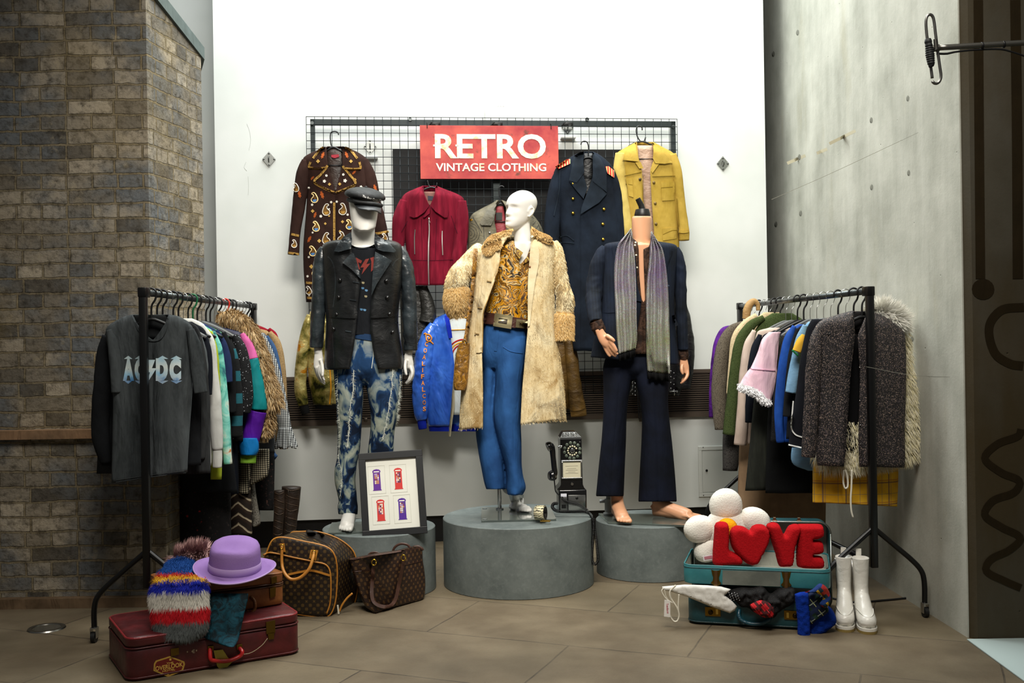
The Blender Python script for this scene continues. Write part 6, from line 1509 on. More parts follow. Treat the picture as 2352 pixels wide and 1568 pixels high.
# fur-trimmed coat
ffc, ff = rg('fur_coat', 'cream coat with a shaggy brown fur collar on the crowded rail', 'coat', 5.78, half(-1, 5.78, kyl([(300, 830), (340, 950), (500, 1000), (780, 1085), (930, 1090), (970, 1060)])), cloth('#a09a84', .15, 200, .4), [], .04, seed=214)
FB = [furm('#9a7a4c', '#b8986a'), furm('#5a4228', '#7a5c38'), furm('#c9b088')]
fbz = mk('fur_band', *tubev(kL.tube([(800, 262, 22), (870, 268, 34), (930, 310, 40), (975, 390, 44), (1010, 500, 46), (1040, 610, 46), (1075, 700, 46), (1095, 770, 42)]), 5.72, 18, 50, .8, (.1, 10), 3), FB[0], ffc)
fb2 = mk('fur_cuff', *tubev(kL.tube([(1058, 790, 24), (1055, 860, 34), (1048, 930, 26)]), 5.72, 16, 20, .8, (.1, 10), 3), FB[0], ffc)
fur('fur', [RAW[fbz]], FB, 8000, .05, .0018, fbz, None, (.2, -.1, -1), 1.1, None, 31, .3, False, .6); fur('fur', [RAW[fb2]], FB, 1200, .04, .0024, fb2, None, (.1, 0, -1), .8, None, 32)
patch('khaki_tab', kL.pts([(945, 400), (985, 385), (1035, 480), (1010, 500), (955, 440)]), bvh(fbz), 5.66, cloth('#5d573c', .2, 200, .3), ffc, .012, .01, 4)
rg('jacket', 'dark charcoal jacket between the fur-collared coat and gingham shirt', 'jacket', 5.90, half(-1, 5.90, kyl([(315, 930), (335, 1000), (480, 1060), (800, 1095), (1030, 1105)])), cloth('#1a1c1e', .3, 250, .4, .9, 0, '#2a2d30'), [], .035, seed=215)
def gingham(S):
    return check('#c8cbc8', '#6d7072', '#15171a', S)
gs, gp2 = rg('gingham_shirt', 'black and white gingham shirt with a ruffled cuff at the rail end', 'shirt', 6.00, half(-1, 6.0, kyl([(330, 970), (360, 1050), (600, 1100), (1000, 1110)])), gingham(200.0), [(kL.tube([(1048, 385, 12), (1078, 470, 22), (1108, 580, 28), (1134, 700, 32), (1152, 820, 36), (1162, 890, 36)]),)], .03, seed=216)
rings = []
for i in range(14):
    u = i / 13; c = kL(1163 + 6 * u, 885 + 112 * u); rg_ = []
    for j in range(64):
        a = 2 * pi * j / 64; r = (34 + 22 * u) / 2.45 * 5.98 / F * (1 + (.05 + .14 * u) * sin(a * 11 + .5 * sin(3 * a))); p = P(c[0], c[1], 5.97); rg_.append(p + Vector((r * cos(a), r * .7 * sin(a), .008 * u * sin(a * 5))))
    rings.append(rg_)
solid(mk('ruffle', *loft(rings), gingham(200.0), gs), .003)
rg('denim_jacket', 'blue denim jacket sleeve between the gingham shirt and camel coat', 'jacket', 6.12, half(-1, 6.12, kyl([(340, 1000), (365, 1060), (600, 1105), (1040, 1085)])), denim('#16294a', '#3c5a82'), [(kL.tube([(1058, 372, 12), (1088, 440, 24), (1112, 540, 25), (1128, 650, 24)]),), (kL.tube([(1075, 1000, 20), (1090, 1040, 22), (1112, 1056, 16)]),)], .03, seed=217)
rg('coat', 'camel boucle coat near the wall end of the crowded rail', 'coat', 6.28, half(-1, 6.28, kyl([(325, 1000), (345, 1070), (500, 1120), (900, 1140), (1000, 1145)])), tweed('#7a6244', '#a58a62', '#8c7350', 200), [(kL.tube([(1075, 350, 14), (1112, 410, 26), (1134, 540, 30), (1146, 700, 28), (1150, 860, 26), (1156, 1005, 24)]),)], .035, seed=218)
rg('knit_jumper', 'dark red knitted jumper last on the crowded rail at the white wall', 'jumper', 6.48, half(-1, 6.48, kyl([(305, 1000), (330, 1060), (360, 1100), (700, 1120)])), cloth('#74101e', .25, 120, .5, .95), [(kL.tube([(1070, 332, 12), (1098, 370, 22), (1112, 450, 26), (1118, 600, 22)]),)], .03, seed=219)
# long pieces hanging lower down
def floral(c, c2, c3, sc=16):
    m = N('dark floral', c, .85); v = m.vor(sc); n = m.noise(sc * 2.2, 3)
    f = m.math('MULTIPLY', m.ramp(v, [(.10, 1), (.2, 0)]), m.ramp(n, [(.45, 0), (.55, 1)])); m.col(m.mix(f, m.mix(m.ramp(m.noise(sc * 3, 3), [(.6, 0), (.68, 1)]), c, c3), c2)); m.bump(m.noise(12, 3), .4, .015); return m.m
rg('floral_dress', 'long black dress sprinkled with tiny red flowers behind the tan suitcase', 'dress', 5.56, kL3.rows([(-420, 300, 640), (200, 120, 700), (650, 40, 730), (900, 20, 730), (1300, 10, 740)]), floral('#0a090a', '#a02424', '#2a2320', 26), [], .06, (.02, 8, 1), None, 220)
def zigzag():
    m = N('zigzag print', '#2a1c12', .8); x, y, z = m.xyz()
    zz = m.math('ADD', m.math('PINGPONG', m.math('MULTIPLY', x, 12.0), 1.0), m.math('MULTIPLY', z, 17.0))
    zz = m.math('ADD', zz, m.math('MULTIPLY', m.noise(14, 2), .5))
    m.col(m.ramp(m.math('FRACT', zz), [(0, '#17100b'), (.42, '#2e1f14'), (.5, '#b0a48c'), (.62, '#8c7f68'), (.68, '#1c130d')], 'LINEAR')); m.bump(m.noise(12, 3), .3, .012); return m.m
rg('zigzag_dress', 'brown and cream zigzag print dress hanging low behind the lilac hat', 'dress', 5.84, kL3.rows([(-300, 700, 980), (600, 715, 985), (800, 700, 1000), (1000, 715, 1000), (1165, 710, 1005)]), zigzag(), [], .05, (.014, 10, 1.2), None, 221)
hs, hp = rg('check_dress', 'black and cream small-check dress under the windbreaker', 'dress', 5.80, kL3.rows([(-200, 840, 1050), (80, 832, 1010), (400, 830, 975), (632, 826, 962)]), check('#b0a78e', '#5a5448', '#121110', 170.0), [], .04, (.008, 12, 1.3), None, 222)
mk('drape', *vol(kL3.rows([(60, 1050, 1225), (200, 1000, 1224), (330, 985, 1220), (420, 975, 1190), (520, 962, 1000)]), 5.86, .04, 30, 20, 2.2, None, (.01, 10, 3), 5, auto=False), check('#b0a78e', '#5a5448', '#121110', 170.0), hs)
rg('skirt', 'grey flecked wool skirt beside the zigzag print dress', 'skirt', 5.95, kL3.rows([(200, 940, 1030), (520, 950, 1040), (800, 970, 1080), (1020, 1000, 1112), (1060, 1000, 1060)]), tweed('#2c2a26', '#8a857a', '#54504a', 170), [], .04, seed=223)
rg('floral_dress', 'long black and brown floral dress beside the dark boots', 'dress', 6.10, kL3.rows([(-300, 960, 1240), (100, 1000, 1290), (500, 1030, 1290), (850, 1080, 1280)]), floral('#0b0909', '#5a3c34', '#3a2824', 30), [], .04, seed=224)
rg('trousers', 'long plain navy trousers folded over a hanger on the crowded rail', 'trousers', 5.62, kL3.rows([(-350, 560, 800), (100, 580, 822), (400, 600, 830), (640, 620, 832)]), cloth('#0b0f18', .3, 300, .3), [], .04, seed=225)

# ------------------------------------------------------------------ the rail by the concrete
def glitter(c):
    m = N('lurex knit', c, .55, .0, .5); n = m.noise(230, 2, m.map(sc=(1, 1, .5)), .9)
    wn = m.vor(480, None, 'F1', 1); sx = m.xyz(wn)[0]
    m.col(m.mix(m.math('GREATER_THAN', sx, .86), m.ramp(n, [(.4, '#0a090a'), (.6, '#201c1e')]), m.mix(m.math('GREATER_THAN', sx, .92), '#5c525a', '#a08c80'))); m.bump(m.wave(75, 'X'), .35, .004); m.bump(m.noise(13, 3, m.map(sc=(1, 1, .5))), .35, .014); return m.m
gcd, ga_ = rg('glitter_cardigan', 'black glitter-knit cardigan foremost on the rail by the concrete wall', 'cardigan', 4.97,
    kR.rows([(240, 950, 1056), (262, 872, 1118), (296, 776, 1188), (335, 742, 1236), (380, 738, 1258), (640, 748, 1264), (900, 750, 1257), (1090, 748, 1258), (1142, 756, 1255)]), glitter('#151314'),
    [(kR.tube([(768, 322, 20), (748, 400, 38), (732, 560, 45), (718, 800, 44), (706, 1000, 42), (700, 1085, 40)]),)], .045, (.011, 12, 1.4), [(620 + y/2.5293, 1580 + l/2.5293, 1580 + r/2.5293) for y, l, r in ((238, 962, 1046), (380, 970, 985), (600, 945, 1000), (900, 925, 992), (1060, 915, 992), (1150, 904, 996))], 301, 2.6, 2, .006)
tga = bvh(*ga_)
mk('neck_back', *vol(kR.rows([(242, 955, 1050), (345, 960, 1030)]), 5.0, .012, 20, 8, 3, auto=False), cloth('#1b1a1b'), gcd)
mk('lining', *vol(kR.rows([(380, 950, 1010), (1060, 900, 1010)]), 5.0, .008, 20, 8, 3, auto=False), cloth('#08080a'), gcd)
for y in (392, 565, 665, 758, 900, 1010): button('button', *kR(975 if y < 400 else 998 if y < 800 else 1003, y), 1.9, tga, 4.93, steel('#cfcfd2', .15), gcd, .8, .008)
fj, fjp = rg('fur_jacket', 'fluffy ivory fur jacket with ribbon ties behind the glitter cardigan', 'jacket', 5.06, kR.rows([(225, 1050, 1190), (260, 1000, 1262), (330, 960, 1266), (480, 800, 1276), (640, 770, 1298), (800, 755, 1320), (950, 742, 1346), (1040, 738, 1348), (1095, 745, 1300), (1150, 790, 985)]), furm('#cfc6a8', '#ddd6c0'), [], .05, (.012, 12, 2), None, 302)
FW_ = [furm('#e2dabc', '#efe9d4'), furm('#d0c69e'), furm('#f2efe4')]
fur('pile', [RAW[fjp[0]]], FW_, 11000, .05, .0016, fjp[0], lambda p, r: 2 if (p.z > 1.35 and r.random() < .8) else r.randrange(2), (.1, -.1, -1), 1.0, lambda p: p.y < 5.08 and (p.x > 1.82 or p.z > 1.38 or p.z < .92), 41, .3, True, .6)
cl = mk('collar', *tubev(kR.tube([(1075, 255, 30), (1130, 245, 40), (1190, 275, 40), (1240, 315, 30)]), 5.02, 18, 24, .8), furm('#e6e4da'), fj)
fur('fur', [RAW[cl]], [furm('#f0eee6'), furm('#dedbd0')], 2600, .06, .0022, cl, None, (.2, -.2, -.2), .5, None, 42)
for L in ([(905, 1160), (903, 1230), (914, 1268), (928, 1258), (926, 1200), (914, 1160)], [(952, 1160), (950, 1260), (946, 1330), (950, 1400), (960, 1438)]): mk('ribbon_tie', *wire([P(*kR(x, y), 4.99) for x, y in L], .0045, 8, 30), cloth('#d9d6c6', .1), fj)
def plaid():
    m = N('yellow plaid', '#d9a61e', .8); x, y, z = m.xyz()
    def band(c, f, o, w): return m.math('LESS_THAN', m.math('ABSOLUTE', m.math('SUBTRACT', m.math('FRACT', m.math('MULTIPLY_ADD', c, f, o)), .5)), w)
    c = m.mix(m.ramp(m.noise(6, 3), [(.4, 0), (.6, 1)]), '#c08d10', '#d6a626')
    for cc, f, o, w, k in ((x, 9.4, .1, .035, '#5a4a4a'), (x, 9.4, .45, .012, '#6a6450'), (x, 9.4, .0, .015, '#8a6a4a'), (z, 9.4, .3, .035, '#6a4a3a'), (z, 9.4, .82, .012, '#6a6450'), (z, 9.4, .2, .02, '#a05a2a')): c = m.mix(m.math('MULTIPLY', band(cc, f, o, w), .75), c, k)
    m.col(c); m.bump(m.noise(14, 3), .3, .014); return m.m
rgs, sp_ = rg('plaid_skirt', 'yellow plaid mini skirt hanging below the glitter cardigan', 'skirt', 5.10, kR.rows([(1060, 760, 1210), (1110, 730, 1222), (1250, 725, 1221), (1360, 724, 1216)]), plaid(), [], .05, (.01, 10, 1), None, 303, 2.4, 5)
strip('ribbon', kR.pts([(1090, 1150), (1088, 1260), (1095, 1372)]), 4.5, bvh(sp_[0]), 5.05, cloth('#1c3326'), rgs, .003, .003, 4)
wj, wjp = rg('western_jacket', 'black western jacket with white piping behind the glitter cardigan', 'jacket', 5.16, kR.rows([(285, 720, 900), (340, 690, 940), (500, 655, 950), (700, 630, 950), (900, 600, 950), (1030, 582, 950)]), cloth('#0e1016', .3, 300, .35), [], .04, seed=304)
twj = bvh(wjp[0]); M_wp = cloth('#d5d8d8', .1, 200, .2)
strip('piping', kR.pts([(612, 760), (604, 860), (602, 920), (625, 955), (668, 972)]), 3, twj, 5.1, M_wp, wj, .004, .004, 3)
strip('piping', kR.pts([(584, 1014), (620, 1022), (665, 1032)]), 3, twj, 5.1, M_wp, wj, .004, .004, 3)
def striped(c, c2, f, ax=2):
    m = N('fine stripe', c, .85); v = m.xyz()[ax]; m.col(m.mix(m.math('GREATER_THAN', m.math('FRACT', m.math('MULTIPLY', v, f)), .55), c, c2)); m.bump(m.noise(14, 3), .4, .014); return m.m
yt, _ = rg('t_shirt', 'yellow T-shirt with a green-edged cap sleeve behind the western jacket', 't-shirt', 5.22, half(1, 5.22, kyr([(330, 720), (380, 680), (600, 690), (900, 690)])), cloth('#d0a238', .1), [(kR.tube([(672, 375, 10), (654, 415, 24), (632, 472, 26)]),)], .025, seed=305)
mk('sleeve_edge', *wire([P(*kR(x, y), 5.19) for x, y in ((606, 465), (622, 480), (640, 497))], .005, 8, 8), cloth('#1f6a3a'), yt)
rg('shirt', 'pale blue fine-striped shirt beside the black western jacket', 'shirt', 5.29, half(1, 5.29, kyr([(300, 700), (350, 660), (700, 640), (1000, 608), (1120, 606), (1165, 700)])), striped('#5a86ac', '#86aac4', 130.0), [(kR.tube([(680, 320, 14), (652, 400, 26), (630, 520, 30), (612, 620, 32), (598, 712, 32)]),)], .03, seed=306)
rg('vest', 'black top between the pale blue shirt and the royal blue jacket', 'top', 5.36, half(1, 5.36, kyr([(310, 680), (350, 630), (700, 590), (980, 570)])), M_bk, [(kR.tube([(640, 340, 12), (612, 460, 22), (590, 650, 24), (575, 850, 22)]),)], .03, seed=307)
rg('blue_jacket', 'royal blue jacket in the middle of the rail by the concrete wall', 'jacket', 5.43, half(1, 5.43, kyr([(315, 640), (350, 600), (600, 560), (1000, 525)])), cloth('#12357c', .25, 300, .5, .7, 0, '#1c4a9c'), [(kR.tube([(618, 325, 12), (585, 400, 26), (560, 540, 32), (540, 700, 30), (528, 850, 26), (538, 1000, 24)]),)], .03, seed=308)
rg('lace_blouse', 'sheer black lace-edged top behind the pink ruffled top', 'top', 5.50, half(1, 5.50, kyr([(330, 620), (380, 560), (600, 515), (800, 490), (1000, 480)])), speckle('#0c0c0e', '#2a2a2e', 120, .2), [], .03, seed=309)
pkb, pkp = rg('ruffled_blouse', 'pale pink sheer top with a white ruffled hem', 'top', 5.57, kR.rows([(360, 470, 540), (400, 432, 530), (480, 404, 522), (572, 362, 514), (580, 352, 516), (640, 312, 508), (685, 298, 500), (735, 380, 490), (770, 430, 484)]), cloth('#dcb4c4', .1, 200, .55, .85, 0, '#e8c8d2'), [], .05, (.016, 20, 1.2), None, 310)
rf = mk('ruffle', *tubev(kR.tube([(296, 668, 12), (318, 690, 15), (360, 702, 16), (410, 728, 17), (440, 760, 17), (478, 776, 12)]), 5.51, 14, 60, .9, (.25, 50), 3), cloth('#e2e0e2', .1, 80, .9), pkb)
fur('frill', [RAW[rf]], [furm('#ecebec')], 900, .014, .003, rf, None, (0, 0, -1), .5, None, 43)
strip('tier_seam', kR.pts([(358, 572), (430, 578), (508, 584)]), 2, bvh(pkp[0]), 5.5, cloth('#c898ac'), pkb, .002, .004, 4)
rg('black_coat', 'long black coat hanging in the middle of the rail by the concrete wall', 'coat', 5.64, half(1, 5.64, kyr([(370, 600), (420, 540), (800, 470), (1100, 455), (1295, 450)]), 1.7), cloth('#08090a', .3, 300, .3), [], .04, seed=311)
rg('corduroy_coat', 'charcoal green corduroy coat flaring at the hem', 'coat', 5.72, kR.rows([(380, 470, 640), (440, 430, 660), (740, 385, 660), (1000, 360, 640), (1280, 332, 460)]), cord('#1f211c', '#3a3d34'), [], .045, (.014, 9, 1), None, 312)
rg('blazer', 'black blazer sleeve between the pink top and beige blouse', 'jacket', 5.80, half(1, 5.80, kyr([(350, 500), (390, 430), (700, 390), (880, 380)])), cloth('#0f131c', .3, 300, .35), [(kR.tube([(420, 375, 12), (392, 460, 26), (372, 620, 30), (362, 780, 28), (358, 885, 26)]),)], .03, seed=313)
rg('blouse', 'pale dusty pink blouse with a long wide sleeve', 'blouse', 5.89, half(1, 5.89, kyr([(335, 470), (365, 400), (700, 350), (1010, 340)])), cloth('#b9a496', .08, 250, .45, .8, 0, '#c6b4a8'), [(kR.tube([(385, 350, 12), (352, 440, 28), (332, 600, 33), (322, 760, 33), (312, 900, 34), (304, 1015, 37)]),)], .03, seed=314)
rg('trench_coat', 'long tan coat hanging lowest behind the daisy cushion', 'coat', 5.98, kR.rows([(700, 330, 560), (1000, 300, 700), (1150, 294, 780), (1300, 290, 800), (1480, 296, 800)]), cloth('#7d6650', .2, 250, .3, .85, 0, '#947a5e'), [], .05, (.018, 9, .8), None, 315)
rg('wool_coat', 'olive green wool coat with a long sleeve', 'coat', 6.07, half(1, 6.07, kyr([(250, 490), (300, 420), (500, 330), (940, 290)])), tweed('#2e3a20', '#46522f', '#3a4628', 180), [(kR.tube([(440, 275, 16), (370, 320, 28), (310, 410, 34), (282, 560, 36), (262, 740, 36), (240, 955, 40)]),)], .04, seed=316)
rg('tweed_coat', 'long dark grey tweed coat below the olive sleeve', 'coat', 6.16, kR.rows([(400, 330, 470), (800, 230, 400), (950, 204, 330), (1165, 202, 288)]), tweed('#1f1e1d', '#4a4846', '#35322f', 190), [], .04, seed=317)
rg('cardigan', 'cream fluffy cardigan between the olive coat and brown tweed jacket', 'cardigan', 6.26, half(1, 6.26, kyr([(245, 440), (290, 390), (500, 290), (700, 270)])), tweed('#b09c78', '#d2c09c', '#c2ae88', 150), [(kR.tube([(400, 265, 18), (330, 320, 26), (282, 400, 30), (262, 550, 26), (246, 720, 24)]),)], .035, seed=318)
rg('tweed_jacket', 'brown speckled tweed jacket near the wall end of its rail', 'jacket', 6.40, half(1, 6.40, kyr([(295, 370), (330, 320), (500, 230), (880, 210)])), tweed('#35302a', '#736a5c', '#4e463c', 190), [(kR.tube([(320, 312, 18), (255, 350, 30), (210, 430, 38), (188, 560, 42), (180, 700, 43), (184, 820, 40), (190, 925, 34)]),)], .04, seed=319)
rg('velvet_jumper', 'purple velvet top last on the rail at the white wall', 'top', 6.62, half(1, 6.62, kyr([(310, 330), (340, 260), (600, 170), (855, 140)])), velvet('#3a0f5c', '#5c1f88', 14), [(kR.tube([(268, 328, 10), (212, 355, 24), (178, 430, 28), (158, 560, 26), (146, 700, 22), (140, 855, 18)]),)], .03, seed=320)
tag(mk('strap_loop', *tubev(kR.tube([(338, 285, 22), (344, 235, 24), (360, 198, 22), (385, 182, 18), (405, 200, 14), (408, 235, 12)]), 6.36, 16, 30, .8), leather('#a07c4c', .6, '#b8955c'), None), 'thick tan suede loop over the far end of the rail by the concrete wall', 'strap')
# ------------------------------------------------------------------ things standing about
k3, kB, kQ = K(200, 1100, 2.8683), K(1480, 1080, 3.4588), K(1560, 1100, 4.3556)
def PL(fr, px, py):
    "where a measured position meets the plane of a frame, in its own x, y"
    d = (P(px, py, 1.0) - CAM); n = fr[3]; t = (fr[0] - CAM).dot(n) / d.dot(n); q = CAM + d * t - fr[0]
    return q.dot(fr[1]), q.dot(fr[2])
def on(fr, pts, z0, z1):
    "flat piece with a measured outline lying on a frame's plane"
    L = [PL(fr, *p) for p in pts]; return prism([inF(fr, x, y, z0) for x, y in L], fr[3] * (z1 - z0))
def puff(name, pts, D, th, mat, parent=None, step=5, sm=70, R=None, dfn=None, wob=0.0, e=.5):
    "stuffed shape with a measured outline, fattest in the middle"
    if sm: pts = smooth_poly(pts, sm)
    v2, f2 = fill2d(pts, step); b = [Vector(p[:2]) for p in pts]
    def sd(p):
        m = 1e9
        for a, c in zip(b, b[1:] + b[:1]):
            ab = c - a; t = max(0, min(1, (p - a).dot(ab) / max(1e-9, ab.length_squared))); m = min(m, (p - a - ab * t).length)
        return m
    dist = [sd(p) for p in v2]; R = R or max(dist) * .9
    fr, bk = [], []
    for p, d in zip(v2, dist):
        D0 = dfn(p.x) if dfn else D; u = min(1, d / R); h = th * (1 - (1 - u) ** 2) ** e + (wob * fb(p.x * .12, p.y * .12, th * 9) * u if wob else 0)
        fr.append(P(p.x, p.y, D0) + Vector((0, -h, 0))); bk.append(P(p.x, p.y, D0) + Vector((0, h * .8, 0)))
    n = len(v2); on_b = [d < .02 for d in dist]; mp = {i: (i if on_b[i] else n + i) for i in range(n)}
    Fc = []
    s = sum((v2[f[1]] - v2[f[0]]).cross(v2[f[2]] - v2[f[0]]) for f in f2)
    for f in f2:
        q = tuple(f) if s < 0 else tuple(reversed(f))
        Fc.append(q[::-1]); r = tuple(mp[i] for i in q)
        if len(set(r)) == len(r) and not all(on_b[i] for i in q): Fc.append(r)
    return mk(name, fr + bk, Fc, mat, parent)
def coil(path, r, R, pitch, n=6):
    "coiled cable along world points"
    q = cr([(p.x, p.z, p.y) for p in path], 300); C = [Vector((a[0], a[2], a[1])) for a in q]
    L = [0]
    for a, b in zip(C, C[1:]): L.append(L[-1] + (b - a).length)
    turns = L[-1] / pitch; m = int(turns * 9); out = []; k = 0
    for i in range(m):
        s = L[-1] * i / (m - 1)
        while k < len(L) - 2 and s > L[k + 1]: k += 1
        u = (s - L[k]) / max(1e-9, L[k+1] - L[k]); c = C[k].lerp(C[k+1], u); T = (C[min(k+2, len(C)-1)] - C[k]).normalized()
        a_ = T.cross(Vector((.3, .5, .81))).normalized(); b_ = T.cross(a_); t = 2 * pi * s / pitch
        out.append(c + a_ * R * cos(t) + b_ * R * sin(t))
    return tube3(out, [r] * m, n)

# framed print of four phone boxes
fp = thing('framed_print', 'black-framed print of four purple and red phone boxes leaning on a grey plinth', 'picture')
BL, BR, TL = P(833, 1236, 5.375), P(982, 1224, 5.43), P(810, 1043, 5.47)
ux = (BR - BL); Wf = ux.length; ux = ux.normalized(); uy = TL - BL; uy = uy - ux * uy.dot(ux); Hf = uy.length; uy = uy.normalized(); uz = ux.cross(uy)
FR_ = frame(BL, ux, uy, uz); bw = .036
mk('frame', *join(boxv(FR_, 0, Wf, 0, bw, -.012, .012, .002), boxv(FR_, 0, Wf, Hf - bw, Hf, -.012, .012, .002), boxv(FR_, 0, bw, bw, Hf - bw, -.012, .012, .002), boxv(FR_, Wf - bw, Wf, bw, Hf - bw, -.012, .012, .002)), plain('#17181a', .4), fp, False)
mk('mount', *boxv(FR_, bw, Wf - bw, bw, Hf - bw, -.008, -.003), plain('#dcdcd2', .8), fp, False)
FRm = frame(BL - uz * .003, ux, uy, uz)
for cx, cy, col in ((520, 1168, '#5b1c8c'), (645, 1160, '#c8302c'), (543, 1344, '#c8302c'), (668, 1336, '#4a1c8c')):
    pp = PL(FRm, *k6(cx, cy)); hw_, hh = .0225, .056
    O = frame(inF(FRm, pp[0], pp[1], .0), ux, uy, uz)
    mk('mount_window', *join(boxv(O, -hw_*1.95, hw_*1.95, hh*1.28, hh*1.3, 0, .001), boxv(O, -hw_*1.95, hw_*1.95, -hh*1.3, -hh*1.28, 0, .001), boxv(O, -hw_*1.95, -hw_*1.9, -hh*1.3, hh*1.3, 0, .001), boxv(O, hw_*1.9, hw_*1.95, -hh*1.3, hh*1.3, 0, .001)), plain('#b9b9ae', .8), fp, False)
    sh = [(-hw_, -hh), (hw_, -hh), (hw_, -hh*.93), (hw_*.86, -hh*.93), (hw_*.82, hh*.70), (hw_*.95, hh*.72), (hw_*.9, hh*.84), (hw_*.6, hh*.95), (0, hh), (-hw_*.6, hh*.95), (-hw_*.9, hh*.84), (-hw_*.95, hh*.72), (-hw_*.82, hh*.70), (-hw_*.86, -hh*.93), (-hw_, -hh*.93)]
    b_ = mk('phone_box_print', *prism([inF(O, x, y, .0005) for x, y in sh], uz * .0006), plain(col, .6), fp, False)
    mk('header', *boxv(O, -hw_*.62, hw_*.62, hh*.70, hh*.80, .001, .0016), plain('#e6e2d8', .7), b_, False)
    rp = random.Random(cx)
    for i in range(3):
        for j in range(6):
            x = -hw_*.5 + i * hw_*.345; y = -hh*.38 + j * hh*.165
            mk('pane_print', *boxv(O, x, x + hw_*.3, y, y + hh*.14, .001, .0016), plain(rp.choice(['#d8cdb8', '#b8a0c0', '#3a3050', '#c88a58', '#e4ddd0', '#5a4a78', '#8a3a4a']), .6), b_, False)

# payphone
ph = thing('payphone', 'black and chrome rotary payphone with a coiled cord on the widest grey plinth', 'telephone')
q = P(*kF5(968, 782), 5.80)
PF = frame((q.x, 5.80, PZ2), (1, .05, 0), (0, 0, 1)); u_ = .000706
bx_ = lambda x: (x - 968) * u_
by_ = lambda y: (782 - y) * u_
M_bake = plain('#0d0d0e', .22, 0, .6, .3)
mk('base_box', *boxv(PF, 0, .156, 0, .128, -.15, 0, .008, 3), M_bake, ph, True, 40)
prof = [(600, 955, 1180), (590, 962, 1172), (575, 978, 1165), (560, 986, 1160), (190, 987, 1155)]
rgs_ = [[inF(PF, bx_(x), by_(y), z) for x, z in ((l, -.004), (r, -.004), (r, -.13), (l, -.13))] for y, l, r in prof]
mk('upper_box', *loft(rgs_, True, True), M_bake, ph, False)
rgs_ = [[inF(PF, bx_(x), by_(y), z) for x, z in ((l, zf), (r, zf), (r, -.12), (l, -.12))] for y, l, r, zf in ((205, 985, 1158, -.002), (190, 987, 1155, -.002), (150, 1012, 1116, -.025), (147, 1016, 1112, -.03))]
mk('coin_head', *loft(rgs_, True, True), chrome, ph, False)
def ringm(cx, cy, r, rr, z, n=24): return tube3([inF(PF, cx + r*cos(2*pi*i/n), cy + r*sin(2*pi*i/n), z) for i in range(n + 1)], [rr] * (n + 1), 8)
def disc(cx, cy, r, z0, z1, n=24):
    rings = [[inF(PF, cx + r*s*cos(2*pi*j/n), cy + r*s*sin(2*pi*j/n), z) for j in range(n)] for s, z in ((1, z0), (1, z1*.7 + z0*.3), (.9, z1))]; return loft(rings, True, True)
for x in (1022, 1064, 1103): mk('coin_slot', *ringm(bx_(x), by_(172), .011, .0025, -.008, 20), chrome, ph)
dc = (bx_(1080), by_(293))
dl = mk('dial', *disc(dc[0], dc[1], .034, -.004, .006), plain('#151515', .25, .2), ph, True, 40)
for i in range(12):
    a = 2 * pi * i / 12 + .2; mk('number_disc', *disc(dc[0] + .0435*cos(a), dc[1] + .0435*sin(a), .0095, -.004, .001, 12), plain('#5a6458', .3), dl)
for i in range(11):
    a = 2 * pi * i / 12 + .5; mk('finger_hole', *disc(dc[0] + .025*cos(a), dc[1] + .025*sin(a), .0052, .004, .0075, 12), plain('#d9d4b4', .4), dl)
mk('dial_centre', *disc(dc[0], dc[1], .0135, .005, .010), chrome, dl, True, 40); mk('dial_label', *disc(dc[0], dc[1], .0075, .009, .0112), plain('#2a2a2a', .4), dl)
a = (bx_(992), by_(515)); b = (bx_(1156), by_(368))
cf = mk('card_frame', *join(boxv(PF, a[0], b[0], a[1], a[1]+.008, -.004, .006, .002), boxv(PF, a[0], b[0], b[1]-.008, b[1], -.004, .006, .002), boxv(PF, a[0], a[0]+.009, a[1]+.008, b[1]-.008, -.004, .006, .002), boxv(PF, b[0]-.009, b[0], a[1]+.008, b[1]-.008, -.004, .006, .002)), chrome, ph, False)
mk('card', *boxv(PF, a[0]+.009, b[0]-.009, a[1]+.008, b[1]-.008, -.004, -.001), plain('#cfc9ae', .6), cf, False)
for i, (w0, y) in enumerate(((.07, 415), (.05, 435), (.066, 447), (.04, 461), (.072, 472))):
    c = bx_(1074); mk('card_line', *boxv(PF, c - w0/2, c + w0/2, by_(y)-.0008, by_(y)+.0008, -.001, -.0006), plain('#6a655a', .7), cf, False)
mk('lock', *disc(bx_(1075), by_(556), .0085, -.004, .005, 18), chrome, ph, True, 40)
mk('instruction_plate', *disc(bx_(1142), by_(230), .006, -.004, .001, 14), plain('#1c1c1c', .2), ph)
cb = mk('coin_box_door', *boxv(PF, bx_(1042), bx_(1180), by_(772), by_(643), -.002, .004, .003), steel('#bdbdb8', .22), ph, True, 40)
mk('keyhole', *disc(bx_(1110), by_(667), .008, .003, .0055, 16), plain('#0c0c0c', .4), cb)
cr_ = mk('coin_return', *boxv(PF, bx_(978), bx_(1034), by_(772), by_(660), -.002, .004, .003), steel('#8e8e8a', .25), ph, True, 40)
mk('return_slot', *boxv(PF, bx_(988), bx_(1024), by_(745), by_(715), .003, .005), plain('#111111', .4), cr_, False)
mk('sticker', *boxv(PF, bx_(984), bx_(1030), by_(655), by_(630), -.001, .001), plain('#dfe0ea', .6), ph, False)
Dh = 5.76
mk('cradle', *tubev(kF5.tube([(960, 298, 10), (985, 290, 12), (992, 292, 12)]), Dh + .05, 12, 8), chrome, ph)
